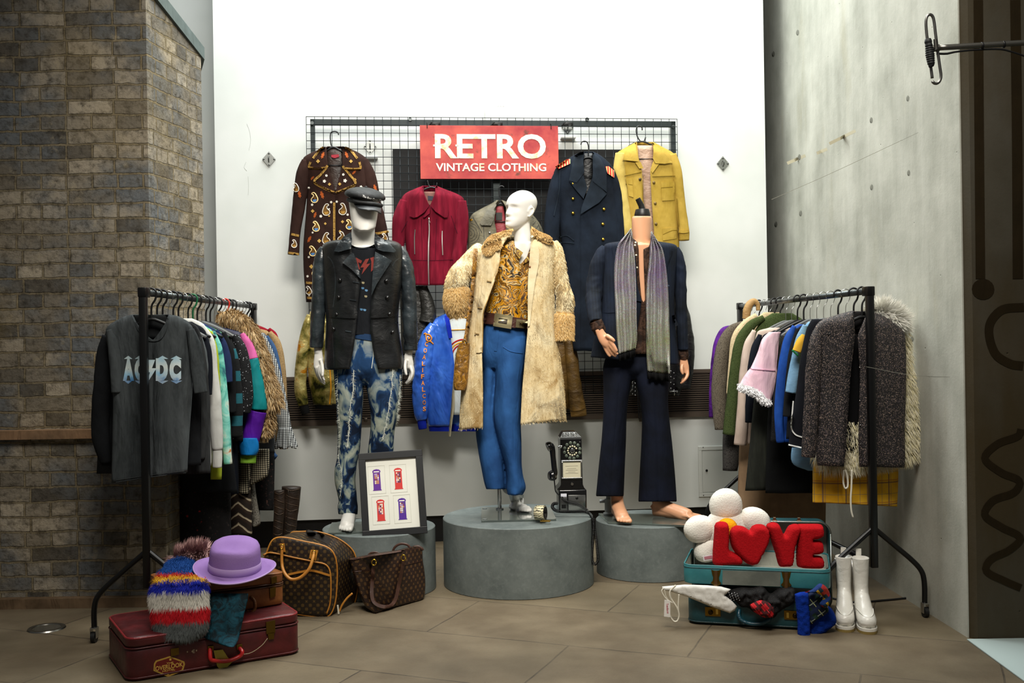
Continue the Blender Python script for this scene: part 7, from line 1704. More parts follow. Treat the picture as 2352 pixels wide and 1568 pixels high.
hs_ = mk('handset', *join(tubev(kF5.tube([(904, 268, 16), (914, 300, 23), (922, 380, 21), (930, 450, 22), (936, 500, 22), (932, 530, 14)]), Dh, 20, 30),
    tubev(kF5.tube([(912, 292, 22, Dh), (898, 290, 36, Dh - .005), (886, 292, 38, Dh - .01), (876, 296, 33, Dh - .012)]), None, 22, 14), tubev(kF5.tube([(936, 505, 24, Dh), (925, 514, 40, Dh), (908, 518, 41, Dh - .005), (893, 518, 33, Dh - .01)]), None, 22, 14)), M_bake, ph)
mk('handset_ring', *tubev(kF5.tube([(884, 292, 39.5), (880, 294, 39.5)]), Dh - .011, 22, 4), chrome, ph)
cpts = [(930, 545), (934, 580), (942, 640), (965, 668), (985, 690)]
mk('lead', *wire([P(*kF5(x, y), Dh) for x, y in cpts], .0035, 8, 20), M_black, ph)
cd = [P(*kF5(*p), 5.74) for p in ((985, 685), (1010, 715), (1060, 735), (1120, 748), (1160, 770), (1190, 792))]
mk('coiled_cord', *coil(cd, .0017, .0075, .0052), plain('#0e0e0f', .3), ph)
cd = [P(*kF5(x, y), d) for x, y, d in ((955, 735, 5.72), (925, 740, 5.70), (916, 765, 5.68), (945, 792, 5.66), (1010, 800, 5.65), (1100, 800, 5.65), (1180, 802, 5.65), (1212, 820, 5.64), (1232, 870, 5.63), (1236, 950, 5.62), (1228, 1080, 5.62), (1226, 1180, 5.62), (1246, 1214, 5.62), (1272, 1185, 5.62), (1268, 1100, 5.62), (1250, 960, 5.63), (1238, 850, 5.64))]
mk('coiled_cord', *coil(cd, .0017, .0075, .0052), plain('#0e0e0f', .3), ph)

# rolled zebra belt
zb = thing('rolled_belt', 'rolled black and cream zebra-pattern belt standing on the glass base plate', 'belt')
def zebra():
    m = N('zebra', '#cfc7a6', .5); w = m.wave(26, 'Z', None, 5, 3, 2); m.col(m.mix(m.math('GREATER_THAN', w, .78), '#cfc6a4', '#14110c')); return m.m
zc = P(*kF5(822, 758), 5.50); zc.z = PZ2 + .0115 + .040
ax_ = Vector((1, -.35, .06)).normalized(); b1_ = Vector((.35, 1, 0)).normalized(); b2_ = ax_.cross(b1_)
def spiral(z0, z1, r0, r1, turns, th):
    n = int(44 * turns); rings = []
    for i in range(n + 1):
        t = 2 * pi * turns * i / n; r = r0 + (r1 - r0) * i / n; e_ = b1_ * cos(t) + b2_ * sin(t)
        rings.append([zc + e_ * r + ax_ * z0, zc + e_ * (r + th) + ax_ * z0, zc + e_ * (r + th) + ax_ * z1, zc + e_ * r + ax_ * z1])
    return loft(rings, True, True)
mk('strap', *spiral(-.026, .026, .020, .037, 3.2, .0035), zebra(), zb)
mk('lining', *spiral(-.0275, .0275, .0165, .0335, 3.2, .0035), plain('#17130e', .5), zb)
bc = P(*kF5(862, 826), 5.46); bc.z = PZ2 + .0115
BF = frame(bc, (1, -.25, 0), (.25, 1, 0), (0, 0, 1))
mk('buckle', *join(boxv(BF, -.026, .026, -.016, -.012, .002, .007, .001), boxv(BF, -.026, .026, .012, .016, .002, .007, .001), boxv(BF, -.026, -.022, -.012, .012, .002, .007, .001), boxv(BF, .022, .026, -.012, .012, .002, .007, .001), boxv(BF, -.002, .001, -.012, .012, .002, .006, .001)), brass, zb, False)

# ------------------------------------------------------------------ suitcases on the left
M_rleath = leather('#421013', .42, '#5e181b', .3, .5, .18, 10)
rs = thing('suitcase', 'large dark red suitcase lying on the floor at the bottom of a stack', 'suitcase')
A = Vector((-1.534, 4.11, 0)); RD = Vector((.8605, .5094, 0)); RN = Vector((-.5094, .8605, 0)); Wd, Dp_, Ht = .71, .44, .172
RF = frame(A, RD, RN)
mk('base', *rbox(RF, Wd, Dp_, .128, .05, .01), M_rleath, rs, True, 50)
mk('lid', *rbox(RF, Wd, Dp_, .046, .05, .012, 8, .129), M_rleath, rs, True, 50)
def loop3(fr, w, d, r, z, n=8, ins=0.0):
    out = []
    for cx, cy, a0 in ((w-r, d-r, 0), (r, d-r, 90), (r, r, 180), (w-r, r, 270)):
        for k in range(n + 1):
            a = radians(a0 + 90 * k / n); out.append(inF(fr, cx + (r - ins)*cos(a), cy + (r - ins)*sin(a), z))
    return out + [out[0]]
for z, r_, ins in ((.129, .0035, 0), (.168, .005, .004), (.012, .004, .001)): mk('piping', *wire(loop3(RF, Wd, Dp_, .05, z, 8, ins), r_, 8), M_rleath if z != .168 else leather('#7d2226', .35), rs)
FF = frame(A, RD, (0, 0, 1), -RN)                 # front face of the red suitcase
def plate(name, pts, par, mat, z0=0.0, z1=.004, fr=None): return mk(name, *on(fr or FF, pts, z0, z1), mat, par, False)
M_obrass = steel('#6a5424', .45)
for pts in ([(610, 1428), (631, 1423), (631, 1452), (611, 1455)], [(614, 1453), (629, 1450), (628, 1466), (616, 1468)], [(391, 1489), (410, 1486), (410, 1502), (392, 1506)]): plate('lock', pts, rs, M_obrass, .001, .007)
hp = [PL(FF, *p) for p in ((482, 1488), (480, 1508), (484, 1513), (520, 1514), (548, 1503), (553, 1494), (549, 1487))]
mk('handle', *wire([inF(FF, hp[0][0], hp[0][1], .004)] + [inF(FF, x, y, .022) for x, y in hp[1:-1]] + [inF(FF, hp[-1][0], hp[-1][1], .004)], .0085, 10, 40), enamel('#b01c1c', .3), rs)
for p in ((483, 1487), (549, 1484)): c = PL(FF, *p); mk('handle_mount', *boxv(FF, c[0]-.012, c[0]+.012, c[1]-.012, c[1]+.010, .0, .008, .002), M_obrass, rs, False)
mk('luggage_tag', *on(FF, [(489, 1492), (510, 1490), (522, 1508), (532, 1518), (509, 1541), (497, 1528)], .010, .012), plain('#b5aa48', .7), rs, False)
tg_ = [PL(FF, *p) for p in ((613, 1464), (600, 1480), (575, 1497), (550, 1502))]
mk('tag_string', *wire([inF(FF, x, y, .010) for x, y in tg_], .0012, 6, 24), plain('#b9b090', .8), rs)
for p0 in ((430, 1497), (441, 1496), (451, 1494)): c = PL(FF, *p0); mk('scuff', *boxv(FF, c[0]-.002, c[0]+.003, c[1]-.002, c[1]+.004, 0, .0008), plain('#b09a80', .8), rs, False)
hexa = [(352, 1527), (371, 1512), (388, 1506), (422, 1519), (425, 1530), (421, 1541), (390, 1556), (355, 1543)]
hexa = [(k3(*p)) for p in ((452, 1195), (545, 1165), (640, 1200), (645, 1218), (632, 1262), (535, 1302), (437, 1262), (440, 1215))]
st = plate('sticker', hexa, rs, plain('#b8923e', .5), .0005, .0012)
hx = [(k3(*p)) for p in ((460, 1202), (545, 1175), (630, 1206), (634, 1220), (622, 1254), (535, 1290), (447, 1256), (450, 1218))]
plate('sticker_field', hx, st, plain('#6a1a14', .5), .0012, .0016)
for s_, cx, cy, w_, h_ in (('THE', 545, 1210, 46, 11), ('OVERLOOK', 540, 1233, 182, 30), ('HOTEL', 538, 1258, 84, 13)):
    c0, c1, c2 = PL(FF, *k3(cx - w_/2, cy + w_*.02)), PL(FF, *k3(cx + w_/2, cy - w_*.02)), PL(FF, *k3(cx, cy - h_/2)); c3 = PL(FF, *k3(cx, cy + h_/2))
    cc_ = ((c0[0]+c1[0])/2, (c2[1]+c3[1])/2); text_in('sticker_text', s_, frame(inF(FF, cc_[0], cc_[1], .0017), FF[1], FF[2], FF[3]), abs(c1[0]-c0[0]), abs(c2[1]-c3[1]), plain('#d0a850', .5), st, .0004, .02)
for x, y in ((548, 1187), (533, 1282)): c = PL(FF, *k3(x, y)); mk('sticker_star', *boxv(FF, c[0]-.004, c[0]+.004, c[1]-.004, c[1]+.004, .0016, .002), plain('#d0a850', .5), st, False)
cc_ = PL(FF, *k3(703, 1133)); text_in('letter', 'E', frame(inF(FF, cc_[0], cc_[1], .0005), FF[1], FF[2], FF[3]), .008, .014, plain('#c8b8a0', .7), rs, .0004)

M_tan = leather('#6e3f1a', .45, '#935a2a', .3, .45, .2, 10)
tsu = thing('suitcase', 'tan leather suitcase lying ajar on top of the dark red suitcase', 'suitcase')
ZT = Ht + .005
TR = Vector((-1.02, 4.615, 0)); TDir = Vector((cos(radians(34)), sin(radians(34)), 0)); TN = Vector((-TDir.y, TDir.x, 0)); TWd, TDp = .50, .33
TA = TR - TDir * TWd; TA.z = ZT
TF = frame(TA, TDir, TN)
mk('base', *rbox(TF, TWd, TDp, .088, .035, .008), M_tan, tsu, True, 50)
tilt_ = frame(TA + Vector((0, 0, .105)), TDir - Vector((0, 0, .028)), TN - Vector((0, 0, .03)))
mk('lid', *rbox(tilt_, TWd, TDp, .05, .035, .01), M_tan, tsu, True, 50)
mk('lid_piping', *wire(loop3(tilt_, TWd, TDp, .035, .046, 8, .003), .0035, 8), leather('#8a5426', .4), tsu)
mk('lid_edge', *wire(loop3(tilt_, TWd, TDp, .035, .003, 8, -.001), .003, 8), leather('#4a2a10', .4), tsu)
mk('base_edge', *wire(loop3(TF, TWd, TDp, .035, .086, 8, -.001), .003, 8), leather('#4a2a10', .4), tsu)
TFf = frame(TA, TDir, (0, 0, 1), -TN)
for pts in ([(621, 1326), (634, 1322), (634, 1336), (622, 1340)], [(618, 1350), (632, 1346), (631, 1368), (619, 1373)]): mk('lock', *on(TFf, pts, .001, .009), M_obrass, tsu, False)
hp = [PL(TFf, *k3(*p)) for p in ((1078, 775), (1092, 800), (1090, 850), (1062, 880), (1050, 868))]
mk('handle', *wire([inF(TFf, x, y, z) for (x, y), z in zip(hp, (.002, .02, .024, .02, .004))], .0075, 10, 24), leather('#7a4a1e', .4), tsu)

# lilac hat
ht = thing('felt_hat', 'lilac felt hat with a rolled brim resting on the tan suitcase', 'hat')
M_lil = N('lilac felt', '#8a6ba6', .95, 0, .1); M_lil.col(M_lil.mix(M_lil.noise(9, 4), '#80619c', '#9a7bb4')); M_lil.bump(M_lil.noise(180, 3), .25, .003); M_lil = M_lil.m
hc = P(539, 1306, 4.48); hz = ZT + .166
hc.z = hz + .012
Rh = Matrix.Rotation(radians(4), 3, 'Y') @ Matrix.Rotation(radians(6), 3, 'X')
def hatv(r, z, a):
    x, y = r * cos(a), r * 1.06 * sin(a)
    if r > .112 and z < .06: z += .020 * cos(a) ** 2 * ((r - .112) / .055) ** 1.6
    if z > .085: z -= .026 * math.exp(-((y + .06) / .05) ** 2) * (1 - .3 * abs(x) / .1) * (z - .085) / .05
    return hc + Rh @ Vector((x, y, z))
pr_ = [(.168, .0), (.1705, .004), (.1685, .008), (.150, .006), (.125, .0035), (.112, .006), (.1085, .016), (.107, .05), (.105, .085), (.102, .108), (.094, .124), (.078, .134), (.05, .139), (.02, .140), (.002, .140)]
mk('crown_and_brim', *loft([[hatv(r, z, 2*pi*j/72) for j in range(72)] for r, z in pr_], True, True), M_lil, ht)
mk('brim_underside', *loft([[hatv(r, z, 2*pi*j/72) for j in range(72)] for r, z in ((.168, 0), (.14, -.001), (.11, -.002), (.10, .02))], True, False), M_lil, ht)
mk('ribbon', *loft([[hatv(r, z, 2*pi*j/72) for j in range(72)] for r, z in ((.1095, .010), (.1115, .012), (.1098, .040), (.1075, .042))], True, False), N('lilac ribbon', '#a78bbd', .5, 0, .4).m, ht)
mk('brim_binding', *tube3([hatv(.1695, .004, 2*pi*j/72) for j in range(73)], [.0035] * 73, 8), N('lilac ribbon', '#a78bbd', .5, 0, .4).m, ht)

# striped fur scarf
sc_ = thing('fur_scarf', 'shaggy striped fur scarf in blue, white, red and grey draped over the suitcases', 'scarf')
fr_rows = k3.rows([(522, 575, 690), (560, 525, 700), (600, 492, 745), (650, 462, 792), (700, 436, 785), (780, 420, 785), (860, 432, 790), (940, 444, 785), (1000, 462, 770), (1045, 510, 710)])
fr_rows = [(r[0] - (r[0] - 1281) * .04, r[1] + 4, r[2] - 4) for r in fr_rows]
rr_ = cr([r + (4.64 if i < 1 else 4.58 if i < 2 else 4.46 if i == 2 else 4.36 if i == 3 else 4.27 - .008 * (i - 4),) for i, r in enumerate(fr_rows)], 40)
rings = []
for y, xl, xr, D in rr_:
    xm, hw = (xl + xr) / 2, (xr - xl) / 2; rings.append([P(xm + hw * spow(cos(2*pi*j/36), .8), y, D) + Vector((0, -.035 * spow(sin(2*pi*j/36), .8), 0)) for j in range(36)])
VF = loft(rings, True, True)
def sy(p): return (784 + (CH - p.z) * F / p.y - 1100 + (P(420, 784, 1).x) * 0) * 2.8683 - 35
SC_ = [furm(c, c2) for c, c2 in (('#143a78', '#1c4c94'), ('#b01a1a', '#c83a20'), ('#c8961c', '#d8aa38'), ('#141c8c', '#1c2aa4'), ('#d9d4c6', '#e6e2d8'), ('#b4121a', '#c8202a'), ('#4c5050', '#6a6e6c'))]
def stripe(p, r):
    y = sy(p) + r.uniform(-10, 10) - 10 + 16 * fb(p.x * 14, 3, 1)
    return 0 if y < 556 else 1 if y < 576 else 2 if y < 606 else 3 if y < 652 else 4 if y < 752 else 5 if y < 842 else 6
bs = mk('scarf_body', *VF, None, sc_, True, None, SC_, [stripe(sum((VF[0][i] for i in f), Vector()) / len(f), random.Random(1)) for f in VF[1]])
fur('fur', [VF], SC_, 40000, .034, .00085, bs, stripe, (0, -.1, -1), 1.2, lambda p: p.y < 4.62 and not (p.z > .31 and (p.x - hc.x) ** 2 + (p.y - hc.y) ** 2 < .0361), 51, .22, False, .65)
pt = mk('scarf_end', *tubev(k3.tube([(585, 520, 18), (660, 495, 30), (730, 478, 30), (795, 470, 18)]), 4.66, 16, 20, .8), furm('#a07a78', '#b89290'), sc_); pt['label'] = 'dusty pink fur end'
fur('fur', [RAW[pt]], [furm('#b08a86', '#c4a09a'), furm('#8e6c6a')], 2200, .05, .0018, pt, None, (.4, 0, .3), .6, None, 52, .4)

# teal velvet
tv_ = mk('velvet_garment', *vol(k3.rows([(752, 815, 1062), (800, 792, 1058), (870, 785, 1040), (950, 772, 1022), (1030, 752, 1004), (1075, 840, 988), (1106, 925, 968)]), 4.365, .022, 50, 44, 2.2, None, (.016, 16, 5), 61, auto=False, lean=-.15), velvet('#02161c', '#0a3e4c', 26))
tag(tv_, 'dark teal velvet garment spilling from the tan suitcase over the red one', 'garment')

# ------------------------------------------------------------------ monogram bags
M_mono, M_mono2 = monogram('#20150c', '#6e5426'), monogram('#2b1c15', '#745430')
M_vach = leather('#a86c24', .4, '#c48838', .2, .5, .15, 10)
db = thing('travel_bag', 'brown monogram travel bag with tan leather piping and rolled handles', 'bag')
fo_ = smooth_poly([(1150, 560), (1180, 490), (1222, 402), (1280, 383), (1420, 408), (1560, 440), (1615, 475), (1643, 550), (1645, 700), (1632, 820), (1602, 892), (1560, 908), (1440, 897), (1330, 882), (1200, 868), (1155, 800)], 120)
bo2 = smooth_poly([(1270, 560), (1298, 440), (1345, 354), (1400, 346), (1520, 347), (1640, 385), (1720, 437), (1762, 490), (1784, 600), (1782, 720), (1768, 800), (1742, 850), (1620, 878), (1440, 880), (1330, 872), (1275, 800)], 120)
rings = []
cF = (sum(p[0] for p in fo_) / 120, sum(p[1] for p in fo_) / 120)
for u, s, d in ((-.02, .90, -.004), (0, .97, .0), (.02, 1, .01), (.35, 1.0, .1), (.7, 1.0, .2), (.96, 1, .27), (1, .96, .285)):
    rg2 = []
    for a_, b_ in zip(fo_, bo2):
        x, y = a_[0] + (b_[0]-a_[0])*max(0, min(1, u)), a_[1] + (b_[1]-a_[1])*max(0, min(1, u))
        cx, cy = cF[0] + 120 * max(0, u), cF[1] - 20 * max(0, u)
        rg2.append(P(*k3(cx + (x-cx)*s, cy + (y-cy)*s), 5.07 + d))
    rings.append(rg2)
do = mk('body', *loft(rings, True, True), M_mono, db, True, 40); td = bvh(do)
mk('piping', *tube3([P(*k3(*p), 5.078) for p in fo_ + fo_[:1]], [.0042] * 121, 8), M_vach, db)
mk('piping', *tube3([P(*k3(*p), 5.34) for p in bo2[12:80]], [.0038] * 68, 8), M_vach, db)
cordon('pocket_piping', k3.pts([(1160, 500), (1205, 484), (1350, 514), (1500, 545), (1570, 562), (1598, 600), (1606, 700), (1600, 820), (1578, 888)]), 1.9, td, 5.07, M_vach, db, .006, False, 60)
strip('pocket_trim', k3.pts([(1325, 628), (1400, 612), (1480, 602), (1600, 634)]), 5, td, 5.07, M_vach, db, .006, .003, 5)
for pts in ([(1268, 424), (1300, 420), (1308, 480), (1276, 478)], [(1474, 464), (1522, 468), (1508, 538), (1462, 520)]): patch('handle_tab', k3.pts(pts), td, 5.07, M_vach, db, .006, .004, 4)
mk('handle', *tubev(k3.tube([(1284, 440, 9, 5.04), (1284, 560, 10, 5.02), (1302, 620, 11, 5.0), (1345, 660, 11, 4.99), (1405, 648, 11, 4.99), (1462, 592, 11, 5.0), (1488, 520, 10, 5.02), (1496, 478, 9, 5.04)]), None, 12, 60), M_vach, db)
for x, y in ((1284, 446), (1494, 486)): mk('handle_ring', *wire([P(*k3(x + 12*cos(t), y + 15*sin(t)), 5.03) for t in [i * .5 for i in range(14)]], .0022, 6), gold, db)
strip('zip_gusset', k3.pts([(1440, 352), (1520, 372), (1600, 412)]), 16, td, 5.3, leather('#1a120c', .5), db, .003, .003, 5)
mk('side_pocket', *wire([P(*k3(x, y), 5.11) for x, y in ((1662, 872), (1680, 830), (1712, 785), (1748, 752))], .005, 8, 24), M_vach, db)
mk('zip_pull', *boxv(frame(P(*k3(1655, 858), 5.09), (1, 0, .1), (-.1, 0, 1)), -.004, .004, -.022, .022, 0, .004, .001), plain('#c9c2b0', .5), db, False)

tb2 = thing('tote_bag', 'slouched brown monogram tote bag leaning against the grey plinth', 'bag')
f1 = smooth_poly([(1728, 528), (1860, 500), (2030, 474), (2195, 446), (2212, 540), (2226, 640), (2228, 720), (2214, 788), (2140, 812), (2000, 850), (1895, 884), (1862, 862), (1838, 845), (1795, 760), (1760, 650)], 110)
rings = []
for s, d, dy in ((.94, -.012, 0), (.985, -.004, 0), (1, .02, 0), (1.0, .05, -4), (.98, .09, -9)):
    rings.append([P(*k3(1990 + (x-1990)*s, 660 + (y-660)*s + dy), 5.115 + max(0, x - 1895) * .0008 + max(0, 1895 - x) * .0005 + d - .03 * math.exp(-((x-1980)/200)**2 - ((y-700)/130)**2) * (d < .03)) for x, y in f1])
to2 = mk('body', *loft(rings, True, True), M_mono2, tb2, True, 60); tt2 = bvh(to2)
M_dk = leather('#3c241a', .45, '#53352a', .2, .5, .2, 10)
strip('rim', k3.pts([(1730, 532), (1860, 506), (2030, 480), (2194, 452)]), 3, tt2, 5.1, M_dk, tb2, .003, .004, 5)
strip('seam', k3.pts([(1742, 612), (1800, 606), (1880, 604)]), 1.4, tt2, 5.1, M_dk, tb2, .002, .003, 4)
strip('seam', k3.pts([(2090, 566), (2150, 552), (2206, 538)]), 1.4, tt2, 5.1, M_dk, tb2, .002, .003, 4)
strip('handle', k3.pts([(1888, 560), (1880, 660), (1876, 760), (1890, 808), (1935, 836), (1995, 836), (2032, 790), (2055, 690), (2080, 570), (2084, 525)]), 8.2, tt2, 5.09, M_dk, tb2, .010, .006, 5)
for x, y in ((1890, 548), (2084, 518)):
    mk('handle_ring', *wire([P(*k3(x + 15*cos(t), y + 19*sin(t)), 5.06 if x < 1950 else 5.22) for t in [i * .45 for i in range(15)]], .0028, 6), gold, tb2)
mk('rear_handle', *tubev(k3.tube([(2010, 482, 7), (2030, 446, 8), (2068, 426, 8), (2112, 434, 8), (2136, 464, 7)]), 5.32, 10, 30, .5), M_dk, tb2)
mk('rear_handle', *tubev(k3.tube([(1852, 500, 6), (1872, 486, 7), (1905, 483, 7), (1930, 494, 6)]), 5.2, 10, 20, .5), M_dk, tb2)
mk('zip_end', *tubev(k3.tube([(2150, 446, 8), (2180, 444, 10), (2205, 458, 10), (2216, 468, 5)]), 5.36, 10, 14, .6), M_dk, tb2)

# tall strapped boots behind the rail
M_bt = leather('#1c130c', .5, '#33241a', .3, .4, .4, 18)
for nm, pth, lab, D in (('a', [(1350, 592, 66), (1352, 760, 68), (1348, 900, 66), (1338, 1060, 64), (1330, 1250, 60), (1330, 1560, 58)], 'tall dark brown strapped leather boot, the shorter-looking of the pair by the white wall', 6.0), ('b', [(1508, 546, 122), (1502, 720, 114), (1488, 900, 104), (1478, 1050, 98), (1470, 1250, 90), (1465, 1540, 84)], 'tall dark brown strapped leather boot with a side zip beside the white wall', 6.08)):
    bo_t = thing('tall_boot', lab, 'boot', 'pair of tall strapped boots')
    sh = mk('shaft', *tubev(kL3.tube(pth), D, 30, 50, .8, (.03, 14), 3), M_bt, bo_t); tsh = bvh(sh)
    p0 = P(*kL3(pth[-1][0], pth[-1][1]), D)
    mk('foot', *tube3([Vector((p0.x, D, .13)), Vector((p0.x, D - .02, .07)), Vector((p0.x - .01, D - .1, .05)), Vector((p0.x - .02, D - .18, .04)), Vector((p0.x - .02, D - .21, .035))], [.05, .05, .042, .038, .02], 16, .8), M_bt, bo_t)
    xs = [p[0] for p in pth]
    for i in range(7):
        y = pth[0][1] + 40 + i * 88; x, r = lerp_tab([(p[1], p[0], p[2]) for p in pth], y)
        cordon('strap_edge', kL3.pts([(x - r * .9 + (0 if nm == 'a' else 40), y - 10 - 12 * (i % 2)), (x, y + 10), (x + r * .92, y + (34 if i % 3 else -14))]), .55, tsh, D, leather('#4c3826', .45), bo_t, .002)
    if nm == 'b': cordon('zip', kL3.pts([(1470, 556), (1466, 760), (1458, 960), (1450, 1180)]), .6, tsh, D, steel('#6f6a62', .4), bo_t, .002)

# ------------------------------------------------------------------ teal suitcases on the right
M_teal = leather('#143c42', .42, '#1f535a', .25, .5, .12, 9); M_teal2 = leather('#2a6a70', .4, '#377c80', .25, .5, .1, 9)
cs = thing('suitcase', 'lower teal suitcase with brass locks and clothes spilling from its top', 'suitcase')
CA = Vector((.792, 4.835, 0)); CD = Vector((.9641, -.2655, 0)); CN = Vector((.2655, .9641, 0))
CFr = frame(CA, CD, CN)
mk('base', *rbox(CFr, .60, .40, .130, .05, .010, 8, .004), M_teal, cs, True, 50)
mk('base_seam', *wire(loop3(CFr, .60, .40, .05, .128, 8, -.001), .0022, 8), leather('#0e2c30', .4), cs)
mk('base_piping', *wire(loop3(CFr, .60, .40, .05, .014, 8, 0), .003, 8), leather('#0e2c30', .4), cs)
LA = CA - CD * .018 - CN * .004; LFr = frame(LA + Vector((0, 0, .187)), CD, CN)
ob = thing('open_suitcase', 'open teal suitcase whose base holds the red letters, its grey-lined lid raised behind', 'suitcase')
lp = lambda z, i: [inF(LFr, *q) for q in [((p - LFr[0]).dot(CD), (p - LFr[0]).dot(CN), z) for p in loop3(LFr, .655, .40, .045, 0, 8, i)[:-1]]]
mk('base', *loft([lp(0, .012), lp(.004, .002), lp(.012, 0), lp(.085, 0), lp(.088, .002), lp(.088, .006), lp(.010, .007), lp(.009, .03)], True, True), M_teal2, ob, True, 50)
mk('base_lining', *(lambda q: (q[0], q[1] + [tuple(range(len(q[0]) * 2 // 3, len(q[0])))]))(loft([lp(.083, .0072), lp(.016, .0085), lp(.013, .03)], True)), cloth('#8f928a', .2, 120, .5, .9, 0, '#a8aba0'), ob, False)
cs_ = cs; cs = ob
mk('base_rim', *wire(loop3(LFr, .655, .40, .045, .087, 8, .003), .0035, 8), M_teal2, cs)
mk('base_seam', *wire(loop3(LFr, .655, .40, .045, .076, 8, -.0008), .0016, 6), leather('#123438', .4), cs)
CFf = frame(CA, CD, (0, 0, 1), -CN); LFf = frame(LA, CD, (0, 0, 1), -CN)
mk('worn_panel', *on(LFf, kB.pts([(622, 792), (1082, 806), (1080, 922), (620, 906)]), .0003, .0016), leather('#5d625c', .6, '#747870', .3, .3, .1, 8), cs, False)
for x, y0 in ((570, 786), (1127, 800)):
    s_ = [(x - 38, y0), (x - 20, y0 + 8), (x + 20, y0 + 8), (x + 38, y0 + 2), (x + 30, y0 + 40), (x + 22, y0 + 60), (x + 26, y0 + 90), (x + 42, y0 + 110), (x + 20, y0 + 128), (x - 18, y0 + 126), (x - 42, y0 + 106), (x - 26, y0 + 88), (x - 22, y0 + 58), (x - 30, y0 + 40)]
    h_ = mk('hasp', *on(LFf, kB.pts(s_), .001, .004), M_obrass, cs, False)
    mk('hasp_arm', *on(LFf, kB.pts([(x - 13, y0 + 8), (x + 13, y0 + 8), (x + 12, y0 + 200), (x - 12, y0 + 198)]), .005, .011), steel('#8a6a4a', .35), h_, False)
cs = cs_
for x0, y0 in ((482, 1082), (1110, 1110)):
    l_ = mk('lock', *on(CFf, kB.pts([(x0, y0), (x0 + 122, y0 + 6), (x0 + 124, y0 + 76), (x0 + 2, y0 + 70)]), .001, .005), steel('#7a5c1e', .4), cs, False)
    cx = x0 + (45 if x0 < 900 else 88); c = PL(CFf, *kB(cx, y0 + 42)); F2 = frame(inF(CFf, c[0], c[1], .005), CD, (0, 0, 1), -CN)
    rings = [[inF(F2, .011*s*cos(2*pi*j/20), .011*s*sin(2*pi*j/20), z) for j in range(20)] for s, z in ((1, 0), (1, .004), (.6, .006))]
    mk('lock_button', *loft(rings, True, True), steel('#3a2c14', .4), l_); cx = x0 + (96 if x0 < 900 else 30); c = PL(CFf, *kB(cx, y0 + 36))
    mk('lock_slot', *join(boxv(CFf, c[0]-.006, c[0]+.006, c[1]-.013, c[1]+.013, .005, .008, .001), boxv(CFf, c[0]-.002, c[0]+.002, c[1]-.009, c[1]+.009, .008, .009)), steel('#b89a4c', .3), l_, False)
hp = [PL(CFf, *kB(*p)) for p in ((755, 1105), (752, 1140), (778, 1180), (850, 1205), (930, 1202), (985, 1180), (1010, 1140))]
mk('handle', *wire([inF(CFf, x, y, z) for (x, y), z in zip(hp, (.004, .02, .026, .028, .028, .024, .006))], .0095, 10, 40), leather('#123e4c', .35), cs)

OA = Vector((.895, 5.245, 0)); OD = Vector((.988, -.155, 0)).normalized(); ON = Vector((.155, .988, 0)).normalized()
OF = frame(OA, OD, (0, 0, 1), -ON)              # x along, y up, z towards the room
def shell(z0, z1, w, h, r, ins):
    o = []
    for cx, cy, a0 in ((w-r, h-r, 0), (r, h-r, 90), (r, r, 180), (w-r, r, 270)):
        for k in range(9):
            a = radians(a0 + 90 * k / 8); o.append((cx + (r - ins)*cos(a), cy + (r - ins)*sin(a)))
    return o
so2 = shell(0, 0, .65, .425, .055, 0); si2 = shell(0, 0, .65, .425, .055, .006)
rings = [[inF(OF, x, y, z) for x, y in L] for L, z in ((so2, -.0), (so2, .04), (so2, .085), (so2, .11), (si2, .11), (si2, .08), (si2, .006))]
mk('lid', *loft(rings, True, True), M_teal, ob, True, 50)
mk('lid_lining', *prism([inF(OF, x, y, .0065) for x, y in si2], -ON * .001), cloth('#8f928a', .2, 120, .5, .9, 0, '#a8aba0'), ob, False)
mk('rim', *tube3([inF(OF, x, y, .112) for x, y in so2 + so2[:1]], [.0045] * (len(so2) + 1), 8), steel('#8e9490', .3), ob)
for x in (1020, 1210):
    c = PL(OF, *kB(x, 392)); mk('catch', *join(boxv(OF, c[0]-.012, c[0]+.012, .422, .432, .085, .115, .002), boxv(OF, c[0]-.007, c[0]+.007, .430, .445, .09, .105, .002)), steel('#9a8a70', .3), ob, False)

M_redp = plush('#8c0a10', '#c01820'); M_whp = plush('#dcd8ce', '#eae7de')
lc = thing('letter_cushion', 'red plush cushion of stuffed letters spelling LOVE with a heart for the O', 'cushion')
dfl = lambda x: 4.93 - (x - 1640) / 250 * .13
for nm, pts in (('letter_l', [(352, 468), (376, 432), (430, 422), (478, 438), (496, 482), (498, 600), (500, 705), (542, 728), (600, 756), (634, 810), (616, 848), (520, 853), (346, 850), (335, 740), (343, 600)]),
                ('letter_heart', [(702, 512), (748, 458), (830, 452), (884, 492), (904, 560), (880, 660), (822, 768), (780, 842), (730, 858), (676, 842), (600, 780), (530, 690), (506, 600), (512, 512), (560, 466), (640, 472)]),
                ('letter_v', [(868, 466), (902, 436), (958, 432), (1000, 456), (1046, 548), (1082, 484), (1130, 450), (1190, 452), (1214, 500), (1186, 580), (1152, 700), (1128, 860), (1060, 872), (1000, 868), (960, 740), (910, 590)])):
    puff(nm, kQ.pts(pts), 4.85, .048, M_redp, lc, 4, 90, 11, dfl)
ev = [(1192, 448), (1300, 446), (1420, 454), (1442, 500), (1434, 566), (1396, 592), (1334, 604), (1416, 618), (1438, 655), (1434, 720), (1398, 746), (1334, 756), (1420, 772), (1444, 815), (1434, 876), (1380, 893), (1192, 878), (1172, 838), (1174, 600), (1176, 480)]
puff('letter_e', kQ.pts(ev), 4.85, .048, M_redp, lc, 4, 130, 11, dfl)
dc2 = thing('daisy_cushion', 'white plush daisy cushion with a yellow centre behind the red letters', 'cushion')
